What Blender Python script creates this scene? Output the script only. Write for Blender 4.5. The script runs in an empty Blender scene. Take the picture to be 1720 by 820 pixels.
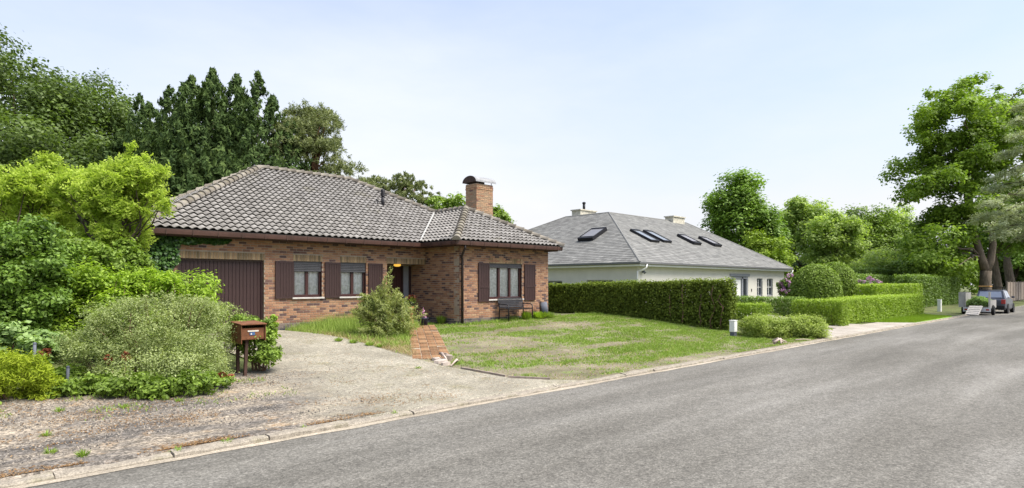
import bpy, bmesh, math, random
import numpy as np
from mathutils import Matrix, Vector
R = math.radians
PI = math.pi
SC = bpy.context.scene
COL = SC.collection

# ------------------------------------------------------------------ camera
cam_d = bpy.data.cameras.new('camera')
cam = bpy.data.objects.new('camera', cam_d)
COL.objects.link(cam)
cam.location = (0, 0, 1.8)
cam.rotation_euler = (R(90), 0, R(-44.53))
cam_d.sensor_width = 36
cam_d.lens = 36 * 1039.3 / 1720
cam_d.shift_y = 67.5 / 1720
cam_d.clip_start = 0.1
cam_d.clip_end = 3000
SC.camera = cam
# ------------------------------------------------------------------ sky and sun
SUN_EL = 60
SUN_DIR = Vector((0.42 * math.cos(R(SUN_EL)), -0.91 * math.cos(R(SUN_EL)), math.sin(R(SUN_EL)))).normalized()
world = bpy.data.worlds.new('World')
SC.world = world
world.use_nodes = True
wn, wl = world.node_tree.nodes, world.node_tree.links
bg = wn['Background']
sky = wn.new('ShaderNodeTexSky')
sky.sky_type = 'NISHITA'
sky.sun_disc = False
sky.sun_elevation = R(SUN_EL)
sky.sun_rotation = math.atan2(SUN_DIR.x, SUN_DIR.y)
sky.air_density = 1.0
sky.dust_density = 1.5
tc = wn.new('ShaderNodeTexCoord')
sep = wn.new('ShaderNodeSeparateXYZ')
wl.new(tc.outputs['Generated'], sep.inputs[0])
mp = wn.new('ShaderNodeMapping')
mp.inputs['Scale'].default_value = (1, 1, 3.2)
wl.new(tc.outputs['Generated'], mp.inputs[0])
cn = wn.new('ShaderNodeTexNoise')
cn.inputs['Scale'].default_value = 1.5
cn.inputs['Detail'].default_value = 7
cn.inputs['Roughness'].default_value = 0.55
wl.new(mp.outputs[0], cn.inputs['Vector'])
# cloud veil: complete near the horizon, thinner overhead so some blue comes through
el = wn.new('ShaderNodeMapRange')
el.inputs['From Min'].default_value = 0.08
el.inputs['From Max'].default_value = 0.50
el.inputs['To Min'].default_value = 1.0
el.inputs['To Max'].default_value = 0.30
wl.new(sep.outputs['Z'], el.inputs['Value'])
cr = wn.new('ShaderNodeMapRange')
cr.inputs['From Min'].default_value = 0.3
cr.inputs['From Max'].default_value = 0.7
cr.inputs['To Min'].default_value = -0.14
cr.inputs['To Max'].default_value = 0.14
wl.new(cn.outputs['Fac'], cr.inputs['Value'])
ad = wn.new('ShaderNodeMath')
ad.operation = 'ADD'
ad.use_clamp = True
wl.new(el.outputs[0], ad.inputs[0])
wl.new(cr.outputs[0], ad.inputs[1])
# cloud tone: greyish low, white higher
ct = wn.new('ShaderNodeValToRGB')
ct.color_ramp.elements[0].position = 0.30
ct.color_ramp.elements[0].color = (7.05, 7.15, 7.45, 1)
ct.color_ramp.elements[1].position = 0.72
ct.color_ramp.elements[1].color = (8.35, 8.45, 8.75, 1)
wl.new(cn.outputs['Fac'], ct.inputs['Fac'])
sk = wn.new('ShaderNodeMix')
sk.data_type = 'RGBA'
sk.blend_type = 'MULTIPLY'
sk.inputs['Factor'].default_value = 1
sk.inputs['B'].default_value = (2.3, 2.3, 2.45, 1)
wl.new(sky.outputs[0], sk.inputs['A'])
mx = wn.new('ShaderNodeMix')
mx.data_type = 'RGBA'
wl.new(ad.outputs[0], mx.inputs['Factor'])
wl.new(sk.outputs['Result'], mx.inputs['A'])
wl.new(ct.outputs[0], mx.inputs['B'])
wl.new(mx.outputs['Result'], bg.inputs['Color'])
bg.inputs['Strength'].default_value = 0.077

sun_d = bpy.data.lights.new('sun', 'SUN')
sun_d.energy = 4.9
sun_d.angle = R(38)
sun_d.color = (1.0, 0.945, 0.85)
sun = bpy.data.objects.new('sun', sun_d)
COL.objects.link(sun)
sun.rotation_euler = SUN_DIR.to_track_quat('Z', 'Y').to_euler()
vs = SC.view_settings
vs.view_transform = 'Standard'
vs.look = 'None'
vs.exposure = 0.68
vs.gamma = 1
vs.use_curve_mapping = False
SC.render.engine = 'CYCLES'
SC.cycles.max_bounces = 6
SC.cycles.transparent_max_bounces = 6
SC.cycles.use_denoising = True

# ------------------------------------------------------------------ pixel helpers (used only to find real positions)
FPX, VPX, HOR = 1039.3, 1916.5, 477.5
TH = math.atan2(VPX - 860, FPX)
FWD = np.array([math.cos(TH), math.sin(TH)])
RGT = np.array([math.sin(TH), -math.cos(TH)])
def at(px, d):
    u = (px - 860) / FPX
    return d * (FWD[0] + RGT[0] * u), d * (FWD[1] + RGT[1] * u)
def zat(py, d):
    return 1.8 + (HOR - py) / FPX * d

# ------------------------------------------------------------------ materials
def nodes_of(name):
    m = bpy.data.materials.new(name)
    m.use_nodes = True
    nt = m.node_tree
    return m, nt.nodes, nt.links, nt.nodes['Principled BSDF']
def ramp(n, l, src, stops):
    r = n.new('ShaderNodeValToRGB')
    e = r.color_ramp.elements
    while len(e) < len(stops):
        e.new(0.5)
    for k, (p, c) in enumerate(stops):
        e[k].position = p
        e[k].color = (*c, 1)
    l.new(src, r.inputs['Fac'])
    return r.outputs['Color']
def noise(n, l, scale, detail=5, rough=0.55, stretch=None, coord='Object'):
    t = n.new('ShaderNodeTexCoord')
    v = t.outputs[coord]
    if stretch:
        mpn = n.new('ShaderNodeMapping')
        mpn.inputs['Scale'].default_value = stretch
        l.new(v, mpn.inputs[0])
        v = mpn.outputs[0]
    x = n.new('ShaderNodeTexNoise')
    x.inputs['Scale'].default_value = scale
    x.inputs['Detail'].default_value = detail
    x.inputs['Roughness'].default_value = rough
    l.new(v, x.inputs['Vector'])
    return x.outputs['Fac']
def mixc(n, l, fac, a, b, mode='MIX'):
    m = n.new('ShaderNodeMix')
    m.data_type = 'RGBA'
    m.blend_type = mode
    for sock, v in (('Factor', fac), ('A', a), ('B', b)):
        s = m.inputs[sock]
        if isinstance(v, (int, float)):
            s.default_value = v
        elif isinstance(v, tuple):
            s.default_value = (*v, 1)
        else:
            l.new(v, s)
    return m.outputs['Result']
def bump(n, l, b, h, strength, dist=0.02):
    x = n.new('ShaderNodeBump')
    x.inputs['Strength'].default_value = strength
    x.inputs['Distance'].default_value = dist
    l.new(h, x.inputs['Height'])
    l.new(x.outputs[0], b.inputs['Normal'])
def plain(name, c, rough=0.7, metal=0.0, var=0.18, scale=6, bmp=0.15, spec=0.3, stretch=None):
    m, n, l, b = nodes_of(name)
    f = noise(n, l, scale, 6, 0.6, stretch)
    lo = tuple(x * (1 - var) for x in c)
    hi = tuple(min(1, x * (1 + var)) for x in c)
    l.new(ramp(n, l, f, [(0.3, lo), (0.7, hi)]), b.inputs['Base Color'])
    b.inputs['Roughness'].default_value = rough
    b.inputs['Metallic'].default_value = metal
    b.inputs['Specular IOR Level'].default_value = spec
    if bmp:
        bump(n, l, b, noise(n, l, scale * 8, 3), bmp, 0.01)
    return m
def toned(name, stops, rough=0.85, grain=0.25, gscale=30, bmp=0.4, spec=0.25, extra=None):
    """colour taken from each piece's own 'tone' value, with grain"""
    m, n, l, b = nodes_of(name)
    a = n.new('ShaderNodeAttribute')
    a.attribute_name = 'tone'
    c = ramp(n, l, a.outputs['Fac'], stops)
    f = noise(n, l, gscale, 5, 0.65)
    g = ramp(n, l, f, [(0.25, (1 - grain,) * 3), (0.75, (1 + grain,) * 3)])
    c = mixc(n, l, 1.0, c, g, 'MULTIPLY')
    if extra:
        sc_, col_, lo_, hi_ = extra
        f2 = noise(n, l, sc_, 6, 0.6)
        k = ramp(n, l, f2, [(lo_, (0, 0, 0)), (hi_, (1, 1, 1))])
        c = mixc(n, l, k, c, col_)
    l.new(c, b.inputs['Base Color'])
    b.inputs['Roughness'].default_value = rough
    b.inputs['Specular IOR Level'].default_value = spec
    if bmp:
        bump(n, l, b, noise(n, l, gscale * 2, 4), bmp, 0.006)
    return m
def leafmat(name, dark, mid, light, trans=0.35, rough=0.55, spec=0.3, tcol=None):
    m, n, l, b = nodes_of(name)
    a = n.new('ShaderNodeAttribute')
    a.attribute_name = 'tone'
    c = ramp(n, l, a.outputs['Fac'], [(0.0, dark), (0.5, mid), (1.0, light)])
    l.new(c, b.inputs['Base Color'])
    b.inputs['Roughness'].default_value = rough
    b.inputs['Specular IOR Level'].default_value = spec
    t = n.new('ShaderNodeBsdfTranslucent')
    l.new(mixc(n, l, 1.0, c, tcol or (1.15, 1.25, 0.6), 'MULTIPLY'), t.inputs['Color'])
    ms = n.new('ShaderNodeMixShader')
    ms.inputs[0].default_value = trans
    l.new(b.outputs[0], ms.inputs[1])
    l.new(t.outputs[0], ms.inputs[2])
    l.new(ms.outputs[0], n['Material Output'].inputs['Surface'])
    return m

M = {}
# brick: orange brown with purple, tan and dark burnt pieces
M['brick'] = toned('brick', [(0.0, (0.05, 0.04, 0.045)), (0.14, (0.085, 0.055, 0.055)), (0.28, (0.165, 0.092, 0.072)), (0.50, (0.285, 0.148, 0.088)), (0.72, (0.36, 0.205, 0.122)), (0.88, (0.39, 0.25, 0.148)), (1.0, (0.29, 0.20, 0.125))], 0.9, 0.22, 22, 0.5)
M['soldier'] = toned('soldier_brick', [(0, (0.14, 0.11, 0.06)), (0.5, (0.30, 0.20, 0.11)), (1, (0.38, 0.27, 0.15))], 0.9, 0.22, 22, 0.5)
M['plinth'] = toned('plinth_brick', [(0, (0.05, 0.05, 0.055)), (0.5, (0.11, 0.095, 0.095)), (1, (0.19, 0.15, 0.13))], 0.9, 0.25, 22, 0.5)
M['mortar'] = plain('mortar', (0.33, 0.27, 0.205), 0.95, 0, 0.2, 5, 0.4)
M['tile'] = toned('roof_tile', [(0, (0.158, 0.148, 0.135)), (0.5, (0.213, 0.201, 0.185)), (1, (0.272, 0.259, 0.24))], 0.8, 0.22, 9, 0.35, 0.3, (1.1, (0.17, 0.155, 0.10), 0.58, 0.8))
M['hipcap'] = toned('hip_tile', [(0, (0.125, 0.108, 0.085)), (0.5, (0.18, 0.16, 0.13)), (1, (0.245, 0.222, 0.185))], 0.8, 0.3, 9, 0.35, 0.3, (3.0, (0.20, 0.19, 0.08), 0.58, 0.78))
M['underlay'] = plain('roof_underlay', (0.05, 0.045, 0.04))
M['brownwood'] = plain('dark_brown_wood', (0.042, 0.021, 0.019), 0.5, 0, 0.28, 9, 0.2, 0.4, (6, 6, 0.6))
M['redwood'] = plain('red_brown_wood', (0.052, 0.018, 0.016), 0.45, 0, 0.25, 9, 0.2, 0.4, (6, 6, 0.6))
M['gutter'] = plain('brown_gutter_metal', (0.072, 0.035, 0.026), 0.45, 0.15, 0.3, 3, 0.1, 0.5)
M['soffit'] = plain('soffit_board', (0.055, 0.03, 0.022), 0.7)
M['dpipe'] = plain('downpipe_metal', (0.035, 0.026, 0.025), 0.45, 0.2)
M['sill'] = plain('stone_sill', (0.50, 0.47, 0.43), 0.75)
M['rollshutter'] = plain('roller_shutter_grey', (0.06, 0.06, 0.066), 0.55, 0, 0.12)
M['lead'] = plain('valley_metal', (0.52, 0.52, 0.5), 0.45, 0.4)
M['darkmetal'] = plain('dark_metal', (0.022, 0.022, 0.025), 0.5, 0.4)
M['rustcap'] = plain('rusted_cap_metal', (0.06, 0.04, 0.033), 0.7, 0.3, 0.4)
M['palecap'] = plain('weathered_cap_metal', (0.25, 0.255, 0.26), 0.6, 0.2, 0.25)
def glassmat():
    m, n, l, b = nodes_of('window_glass')
    gl = n.new('ShaderNodeBsdfGlossy')
    gl.inputs['Roughness'].default_value = 0.03
    tr = n.new('ShaderNodeBsdfTransparent')
    tr.inputs['Color'].default_value = (0.97, 0.97, 0.96, 1)
    fr = n.new('ShaderNodeFresnel')
    fr.inputs['IOR'].default_value = 1.5
    ma = n.new('ShaderNodeMath')
    ma.operation = 'MULTIPLY_ADD'
    ma.inputs[1].default_value = 1.0
    ma.inputs[2].default_value = 0.0
    l.new(fr.outputs[0], ma.inputs[0])
    ms = n.new('ShaderNodeMixShader')
    l.new(ma.outputs[0], ms.inputs[0])
    l.new(tr.outputs[0], ms.inputs[1])
    l.new(gl.outputs[0], ms.inputs[2])
    l.new(ms.outputs[0], n['Material Output'].inputs['Surface'])
    return m
M['glass'] = glassmat()
def lacemat():
    m, n, l, b = nodes_of('lace_curtain')
    f = noise(n, l, 14, 6, 0.7)
    l.new(ramp(n, l, f, [(0.40, (0.66, 0.66, 0.61)), (0.6, (0.93, 0.93, 0.9))]), b.inputs['Base Color'])
    b.inputs['Roughness'].default_value = 0.95
    return m
M['lace'] = lacemat()
M['darkglass'] = plain('dark_glazing', (0.03, 0.035, 0.04), 0.06, 0, 0.1, 3, 0, 0.6)
M['white'] = plain('white_paint', (0.74, 0.74, 0.72), 0.5, 0, 0.05, 2, 0.05)
M['render'] = plain('white_render', (0.60, 0.58, 0.52), 0.9, 0, 0.06, 1.3, 0.15)
M['greyframe'] = plain('grey_frame', (0.26, 0.27, 0.30), 0.5, 0, 0.08)
M['zinc'] = plain('zinc_gutter', (0.20, 0.20, 0.21), 0.5, 0.3, 0.12)
M['slate'] = toned('roof_slate', [(0, (0.112, 0.112, 0.104)), (0.5, (0.165, 0.164, 0.153)), (1, (0.225, 0.223, 0.208))], 0.75, 0.2, 5, 0.3, 0.35, (0.55, (0.11, 0.105, 0.10), 0.55, 0.85))
M['lichen'] = plain('lichened_render', (0.50, 0.47, 0.38), 0.95, 0, 0.4, 5, 0.5)
M['terracotta'] = plain('terracotta', (0.46, 0.16, 0.075), 0.8, 0, 0.2)
M['blackpot'] = plain('dark_blue_pot', (0.018, 0.02, 0.035), 0.45)
M['greyplastic'] = plain('grey_plastic', (0.10, 0.11, 0.135), 0.6)
M['benchgrey'] = plain('bench_weave', (0.045, 0.045, 0.05), 0.6)
M['concrete_step'] = plain('step_stone', (0.24, 0.23, 0.22), 0.85, 0, 0.2)
def lampmat():
    m, n, l, b = nodes_of('lit_amber_glass')
    b.inputs['Base Color'].default_value = (0.85, 0.5, 0.08, 1)
    b.inputs['Emission Color'].default_value = (1.0, 0.55, 0.08, 1)
    b.inputs['Emission Strength'].default_value = 0.55
    b.inputs['Roughness'].default_value = 0.3
    return m
M['lamp'] = lampmat()
M['rust'] = plain('rusty_steel', (0.15, 0.062, 0.028), 0.8, 0.1, 0.4, 9, 0.4)
M['rustdark'] = plain('dark_rusty_steel', (0.06, 0.032, 0.024), 0.8, 0.1, 0.3, 9, 0.3)
M['bluelabel'] = plain('blue_label', (0.05, 0.11, 0.24), 0.5, 0, 0.1, 3, 0)
M['paperlabel'] = plain('paper_strip', (0.62, 0.58, 0.5), 0.7, 0, 0.1, 3, 0)
M['bark'] = plain('bark', (0.075, 0.058, 0.043), 0.95, 0, 0.45, 9, 0.9, 0.15, (1, 1, 0.25))
M['oakbark'] = plain('oak_bark', (0.15, 0.12, 0.09), 0.95, 0, 0.45, 9, 0.9, 0.15, (1, 1, 0.25))
M['barkred'] = plain('reddish_bark', (0.16, 0.085, 0.05), 0.95, 0, 0.4, 6, 0.9, 0.15, (1, 1, 0.3))
M['stem'] = plain('brown_stem', (0.17, 0.105, 0.07), 0.95, 0, 0.3, 8, 0.4)
M['bleached'] = plain('bleached_wood', (0.40, 0.32, 0.27), 0.9, 0, 0.25, 9, 0.4)
M['palestone'] = plain('pale_broken_stone', (0.40, 0.34, 0.29), 0.9, 0, 0.25, 6, 0.6)
M['stonegrey'] = plain('grey_wood_plank', (0.27, 0.22, 0.18), 0.9, 0, 0.3, 6, 0.5)
# foliage (dark, mid, light)
M['oak'] = leafmat('oak_leaves', (0.042, 0.070, 0.017), (0.09, 0.138, 0.031), (0.165, 0.235, 0.055))
M['oakbright'] = leafmat('bright_oak_leaves', (0.10, 0.165, 0.02), (0.195, 0.295, 0.036), (0.31, 0.43, 0.07), 0.42)
M['leyland'] = leafmat('cypress_foliage', (0.028, 0.055, 0.017), (0.068, 0.112, 0.03), (0.14, 0.20, 0.055), 0.22, 0.7, 0.15)
M['pine'] = leafmat('pine_needles', (0.095, 0.115, 0.045), (0.185, 0.215, 0.09), (0.30, 0.325, 0.15), 0.25, 0.7, 0.15)
M['golden'] = leafmat('golden_leaves', (0.24, 0.31, 0.045), (0.40, 0.52, 0.075), (0.56, 0.67, 0.14), 0.5, 0.6, 0.2, (1.1, 1.15, 0.7))
M['holly'] = leafmat('dark_glossy_leaves', (0.055, 0.10, 0.018), (0.125, 0.215, 0.03), (0.24, 0.36, 0.06), 0.3, 0.5, 0.25)
M['laurel'] = leafmat('fresh_green_leaves', (0.12, 0.19, 0.018), (0.25, 0.375, 0.03), (0.38, 0.52, 0.07), 0.42, 0.5, 0.3)
M['cotone'] = leafmat('grey_green_leaves', (0.12, 0.16, 0.05), (0.275, 0.33, 0.12), (0.44, 0.495, 0.22), 0.4)
M['shrubgreen'] = leafmat('mid_green_leaves', (0.08, 0.125, 0.02), (0.17, 0.26, 0.034), (0.29, 0.41, 0.07), 0.35)
M['juniper'] = leafmat('yellow_green_sprays', (0.121, 0.169, 0.011), (0.257, 0.331, 0.022), (0.432, 0.499, 0.054), 0.35, 0.7, 0.15)
M['pale'] = leafmat('pale_green_leaves', (0.126, 0.196, 0.063), (0.238, 0.350, 0.112), (0.378, 0.504, 0.196), 0.35)
M['feather'] = leafmat('feathery_shrub', (0.13, 0.17, 0.05), (0.26, 0.30, 0.09), (0.42, 0.44, 0.18), 0.4)
M['yew'] = leafmat('yew_hedge_leaves', (0.07, 0.095, 0.016), (0.15, 0.20, 0.032), (0.28, 0.35, 0.055), 0.3, 0.7, 0.1)
M['clip'] = leafmat('clipped_hedge_leaves', (0.11, 0.165, 0.014), (0.215, 0.315, 0.026), (0.34, 0.46, 0.06), 0.35)
M['clipdark'] = leafmat('dark_clipped_leaves', (0.06, 0.10, 0.016), (0.125, 0.20, 0.03), (0.21, 0.32, 0.05), 0.3)
M['domeleaf'] = leafmat('yew_dome_leaves', (0.085, 0.135, 0.018), (0.17, 0.255, 0.03), (0.27, 0.38, 0.055), 0.3)
M['spirea'] = leafmat('spirea_leaves', (0.15, 0.20, 0.03), (0.28, 0.36, 0.065), (0.42, 0.49, 0.14), 0.4)
M['ivy'] = leafmat('ivy_leaves', (0.019, 0.051, 0.013), (0.051, 0.120, 0.021), (0.136, 0.256, 0.048), 0.2, 0.4, 0.4)
M['birch'] = leafmat('birch_leaves', (0.18, 0.25, 0.06), (0.30, 0.40, 0.10), (0.42, 0.52, 0.17), 0.5)
M['maple'] = leafmat('broad_green_leaves', (0.075, 0.14, 0.02), (0.155, 0.26, 0.036), (0.27, 0.41, 0.07), 0.35)
M['cedar'] = leafmat('blue_cedar_needles', (0.20, 0.235, 0.13), (0.33, 0.37, 0.22), (0.46, 0.50, 0.33), 0.3, 0.7, 0.15)
M['pink'] = leafmat('pink_blossom', (0.36, 0.16, 0.30), (0.52, 0.28, 0.45), (0.68, 0.46, 0.60), 0.3, 0.6, 0.2, (1, 1, 1))
M['red'] = leafmat('red_leaves', (0.17, 0.04, 0.02), (0.27, 0.085, 0.04), (0.36, 0.16, 0.08), 0.3, 0.5, 0.3, (1, 0.9, 0.7))
M['grass'] = leafmat('grass_blades', (0.14, 0.215, 0.035), (0.23, 0.335, 0.058), (0.36, 0.45, 0.12), 0.35, 0.6, 0.2)
M['drygrass'] = leafmat('dry_grass_blades', (0.24, 0.19, 0.09), (0.38, 0.30, 0.15), (0.52, 0.44, 0.24), 0.3, 0.7, 0.1, (1, 1, 0.8))
M['litter'] = leafmat('dry_leaf_litter', (0.13, 0.075, 0.035), (0.28, 0.165, 0.075), (0.44, 0.32, 0.18), 0.2, 0.8, 0.1, (1, 0.9, 0.7))
M['lavender'] = leafmat('grey_lavender_leaves', (0.132, 0.180, 0.108), (0.228, 0.300, 0.180), (0.360, 0.432, 0.288), 0.3)

# ------------------------------------------------------------------ mesh helpers
def mesh_np(name, V, F, tone=None, smooth=False):
    """V (n,3), F (m,k) equal-sized polygons, tone per vertex"""
    V = np.asarray(V, np.float32)
    F = np.asarray(F, np.int32)
    me = bpy.data.meshes.new(name)
    me.vertices.add(len(V))
    me.vertices.foreach_set('co', V.ravel())
    k = F.shape[1]
    me.loops.add(F.size)
    me.loops.foreach_set('vertex_index', F.ravel())
    me.polygons.add(len(F))
    me.polygons.foreach_set('loop_start', np.arange(0, F.size, k, dtype=np.int32))
    if tone is not None:
        at_ = me.attributes.new('tone', 'FLOAT', 'POINT')
        at_.data.foreach_set('value', np.asarray(tone, np.float32).ravel())
    me.update(calc_edges=True)
    if smooth:
        me.polygons.foreach_set('use_smooth', np.ones(len(F), bool))
    return me
class MB:
    """collects polygons; build() links them as one mesh object"""
    def __init__(s):
        s.v, s.f, s.t = [], [], []
    def add(s, vs_, fs, tone=0.5):
        k = len(s.v)
        s.v += [tuple(p) for p in vs_]
        s.t += [tone] * len(vs_)
        s.f += [tuple(i + k for i in f) for f in fs]
        return s
    def box(s, x0, x1, y0, y1, z0, z1, tone=0.5):
        return s.add([(x0, y0, z0), (x1, y0, z0), (x1, y1, z0), (x0, y1, z0), (x0, y0, z1), (x1, y0, z1), (x1, y1, z1), (x0, y1, z1)],
                     [(0, 3, 2, 1), (4, 5, 6, 7), (0, 1, 5, 4), (1, 2, 6, 5), (2, 3, 7, 6), (3, 0, 4, 7)], tone)
    def hexa(s, P, tone=0.5):
        return s.add(P, [(0, 3, 2, 1), (4, 5, 6, 7), (0, 1, 5, 4), (1, 2, 6, 5), (2, 3, 7, 6), (3, 0, 4, 7)], tone)
    def bar(s, a, b, w, h, tone=0.5):
        a, b = Vector(a), Vector(b)
        d = (b - a).normalized()
        up = Vector((0, 0, 1)) if abs(d.z) < 0.95 else Vector((0, 1, 0))
        x = d.cross(up).normalized() * w / 2
        y = x.cross(d).normalized() * h / 2
        P = [a - x - y, a + x - y, a + x + y, a - x + y, b - x - y, b + x - y, b + x + y, b - x + y]
        return s.add(P, [(0, 3, 2, 1), (4, 5, 6, 7), (0, 1, 5, 4), (1, 2, 6, 5), (2, 3, 7, 6), (3, 0, 4, 7)], tone)
    def tube(s, pts, rad, n=8, cap=True, tone=0.5):
        pts = [Vector(p) for p in pts]
        if isinstance(rad, (int, float)):
            rad = [rad] * len(pts)
        k = len(s.v)
        pd = None
        for i, p in enumerate(pts):
            d = (pts[min(i + 1, len(pts) - 1)] - pts[max(i - 1, 0)]).normalized()
            if pd is None:
                ref = Vector((1, 0, 0)) if abs(d.x) < 0.9 else Vector((0, 1, 0))
            else:
                ref = pd
            x = (ref - d * ref.dot(d)).normalized()
            pd = x
            y = d.cross(x)
            for j in range(n):
                a = 2 * PI * j / n
                s.v.append(tuple(p + (x * math.cos(a) + y * math.sin(a)) * rad[i]))
                s.t.append(tone)
        for i in range(len(pts) - 1):
            for j in range(n):
                a, b = k + i * n + j, k + i * n + (j + 1) % n
                s.f.append((a, b, b + n, a + n))
        if cap:
            s.f.append(tuple(k + j for j in range(n))[::-1])
            s.f.append(tuple(k + (len(pts) - 1) * n + j for j in range(n)))
        return s
    def lathe(s, prof, c=(0, 0, 0), n=16, tone=0.5):
        k = len(s.v)
        for r, z in prof:
            for j in range(n):
                a = 2 * PI * j / n
                s.v.append((c[0] + r * math.cos(a), c[1] + r * math.sin(a), c[2] + z))
                s.t.append(tone)
        for i in range(len(prof) - 1):
            for j in range(n):
                a, b = k + i * n + j, k + i * n + (j + 1) % n
                s.f.append((a, b, b + n, a + n))
        s.f.append(tuple(k + j for j in range(n))[::-1])
        s.f.append(tuple(k + (len(prof) - 1) * n + j for j in range(n)))
        return s
    def mesh(s, name, off=(0, 0, 0), smooth=False):
        me = bpy.data.meshes.new(name)
        me.from_pydata([(p[0] - off[0], p[1] - off[1], p[2] - off[2]) for p in s.v], [], s.f)
        a = me.attributes.new('tone', 'FLOAT', 'POINT')
        a.data.foreach_set('value', s.t)
        me.update()
        if smooth:
            me.polygons.foreach_set('use_smooth', [True] * len(me.polygons))
        return me
def link(name, me, mat=None, parent=None, loc=(0, 0, 0)):
    o = bpy.data.objects.new(name, me)
    COL.objects.link(o)
    o.location = loc
    if mat is not None and me is not None and len(me.materials) == 0:
        me.materials.append(M[mat] if isinstance(mat, str) else mat)
    if parent is not None:
        o.parent = parent
    return o
def tag(o, label=None, cat=None, group=None, kind=None):
    for k, v in (('label', label), ('category', cat), ('group', group), ('kind', kind)):
        if v:
            o[k] = v
    return o
class Thing:
    """an Empty at the thing's base; parts are given in world coordinates"""
    def __init__(s, name, label, cat, base, group=None):
        s.base = tuple(base)
        s.root = link(name, None, None, None, s.base)
        s.root.empty_display_size = 0.2
        tag(s.root, label, cat, group)
    def part(s, name, mb, mat, parent=None, smooth=False, bevel=0.0, kind=None, label=None):
        o = link(name, mb.mesh(name, s.base, smooth), mat, parent or s.root)
        if bevel:
            b = o.modifiers.new('edge', 'BEVEL')
            b.width = bevel
            b.segments = 2
            b.limit_method = 'ANGLE'
        if kind:
            o['kind'] = kind
        if label:
            o['label'] = label
        return o
    def npart(s, name, V, F, tone, mat, parent=None, kind=None, smooth=False):
        V = np.asarray(V, np.float64) - np.array(s.base)
        o = link(name, mesh_np(name, V, F, tone, smooth), mat, parent or s.root)
        if kind:
            o['kind'] = kind
        return o
    def inst(s, name, me, mat_basis, parent=None):
        o = link(name, me, None, parent or s.root)
        b = mat_basis.copy()
        b.translation = b.translation - Vector(s.base)
        o.matrix_basis = b
        return o

# value noise for scattering masks and relief
_prng = np.random.default_rng(5)
_lat = _prng.random((256, 256))
def vnoise(x, y, s=1.0):
    x = np.asarray(x, float) * s + 100.3
    y = np.asarray(y, float) * s + 57.7
    xi, yi = np.floor(x).astype(int), np.floor(y).astype(int)
    fx, fy = x - xi, y - yi
    fx = fx * fx * (3 - 2 * fx)
    fy = fy * fy * (3 - 2 * fy)
    g = lambda a, b: _lat[a % 256, b % 256]
    return (g(xi, yi) * (1 - fx) + g(xi + 1, yi) * fx) * (1 - fy) + (g(xi, yi + 1) * (1 - fx) + g(xi + 1, yi + 1) * fx) * fy
def fnoise(x, y, s=1.0):
    return 0.55 * vnoise(x, y, s) + 0.28 * vnoise(x, y, s * 2.1) + 0.17 * vnoise(x, y, s * 4.3)
def sm(t):
    t = np.clip(t, 0, 1)
    return t * t * (3 - 2 * t)
def gz(x, y):
    """height of the ground"""
    x, y = np.asarray(x, float), np.asarray(y, float)
    z = 0.052 + 0.372 * sm((y - 7.25) / 9.2)
    z = z + 0.14 * sm((x - 12.5) / 5) * sm((y - 9) / 6)
    z = np.where(y < 7.15, 0.052 - 0.09 * sm((7.15 - y) / 0.13), z)
    return z
def groundz(x, y):
    return float(gz(x, y))
# ------------------------------------------------------------------ foliage helpers
def rnd_dirs(g, n):
    d = g.normal(size=(n, 3))
    return d / np.linalg.norm(d, axis=1, keepdims=True)
def leaves(P, N, L, W, tone, g, D=None, fold=0.12):
    """diamond leaves at P facing N; D = growth direction when given"""
    n = len(P)
    N = N / (np.linalg.norm(N, axis=1, keepdims=True) + 1e-9)
    r = rnd_dirs(g, n) if D is None else D
    t = r - N * (r * N).sum(1, keepdims=True)
    t /= (np.linalg.norm(t, axis=1, keepdims=True) + 1e-9)
    b = np.cross(N, t)
    L = np.broadcast_to(np.asarray(L, float), (n,))[:, None]
    W = np.broadcast_to(np.asarray(W, float), (n,))[:, None]
    up = N * (W * fold)
    V = np.stack([P - t * L * 0.5, P + b * W * 0.5 + up - t * L * 0.06, P + t * L * 0.5, P - b * W * 0.5 + up - t * L * 0.06], 1).reshape(-1, 3)
    F = np.arange(4 * n, dtype=np.int32).reshape(n, 4)
    return V, F, np.repeat(np.clip(tone, 0, 1), 4)
def fol_clumps(C, Rr, n, L, W, seed, upb=0.45, sub=14, spread=0.28, tone_mid=0.5, dens_pow=2.0):
    """leaves gathered in sprays on clumps; C (m,3), Rr (m,3)"""
    g = np.random.default_rng(seed)
    C, Rr = np.asarray(C, float), np.asarray(Rr, float)
    w = (Rr.mean(1)) ** dens_pow
    m = len(C)
    # sprays on the clump shells
    ns = max(1, int(n / sub))
    k = g.choice(m, ns, p=w / w.sum())
    d = rnd_dirs(g, ns)
    d[:, 2] = np.where(g.random(ns) < 0.3, np.abs(d[:, 2]), d[:, 2])
    rad = 0.45 + 0.62 * g.random(ns) ** 0.6
    sp = C[k] + Rr[k] * d * rad[:, None]
    ct = g.normal(0, 0.10, m)[k] + g.normal(0, 0.10, ns)
    j = np.repeat(np.arange(ns), sub)
    N0 = len(j)
    sr = Rr[k].mean(1) * spread
    P = sp[j] + g.normal(size=(N0, 3)) * sr[j][:, None] * np.array([1, 1, 0.7])
    nn = d[j] * 0.7 + np.array([0, 0, upb * 1.6]) + rnd_dirs(g, N0) * 0.75
    tone = tone_mid + ct[j] + g.normal(0, 0.16, N0)
    sz = 0.7 + 0.6 * g.random(N0)
    return leaves(P, nn, L * sz, W * sz, tone, g)
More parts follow.
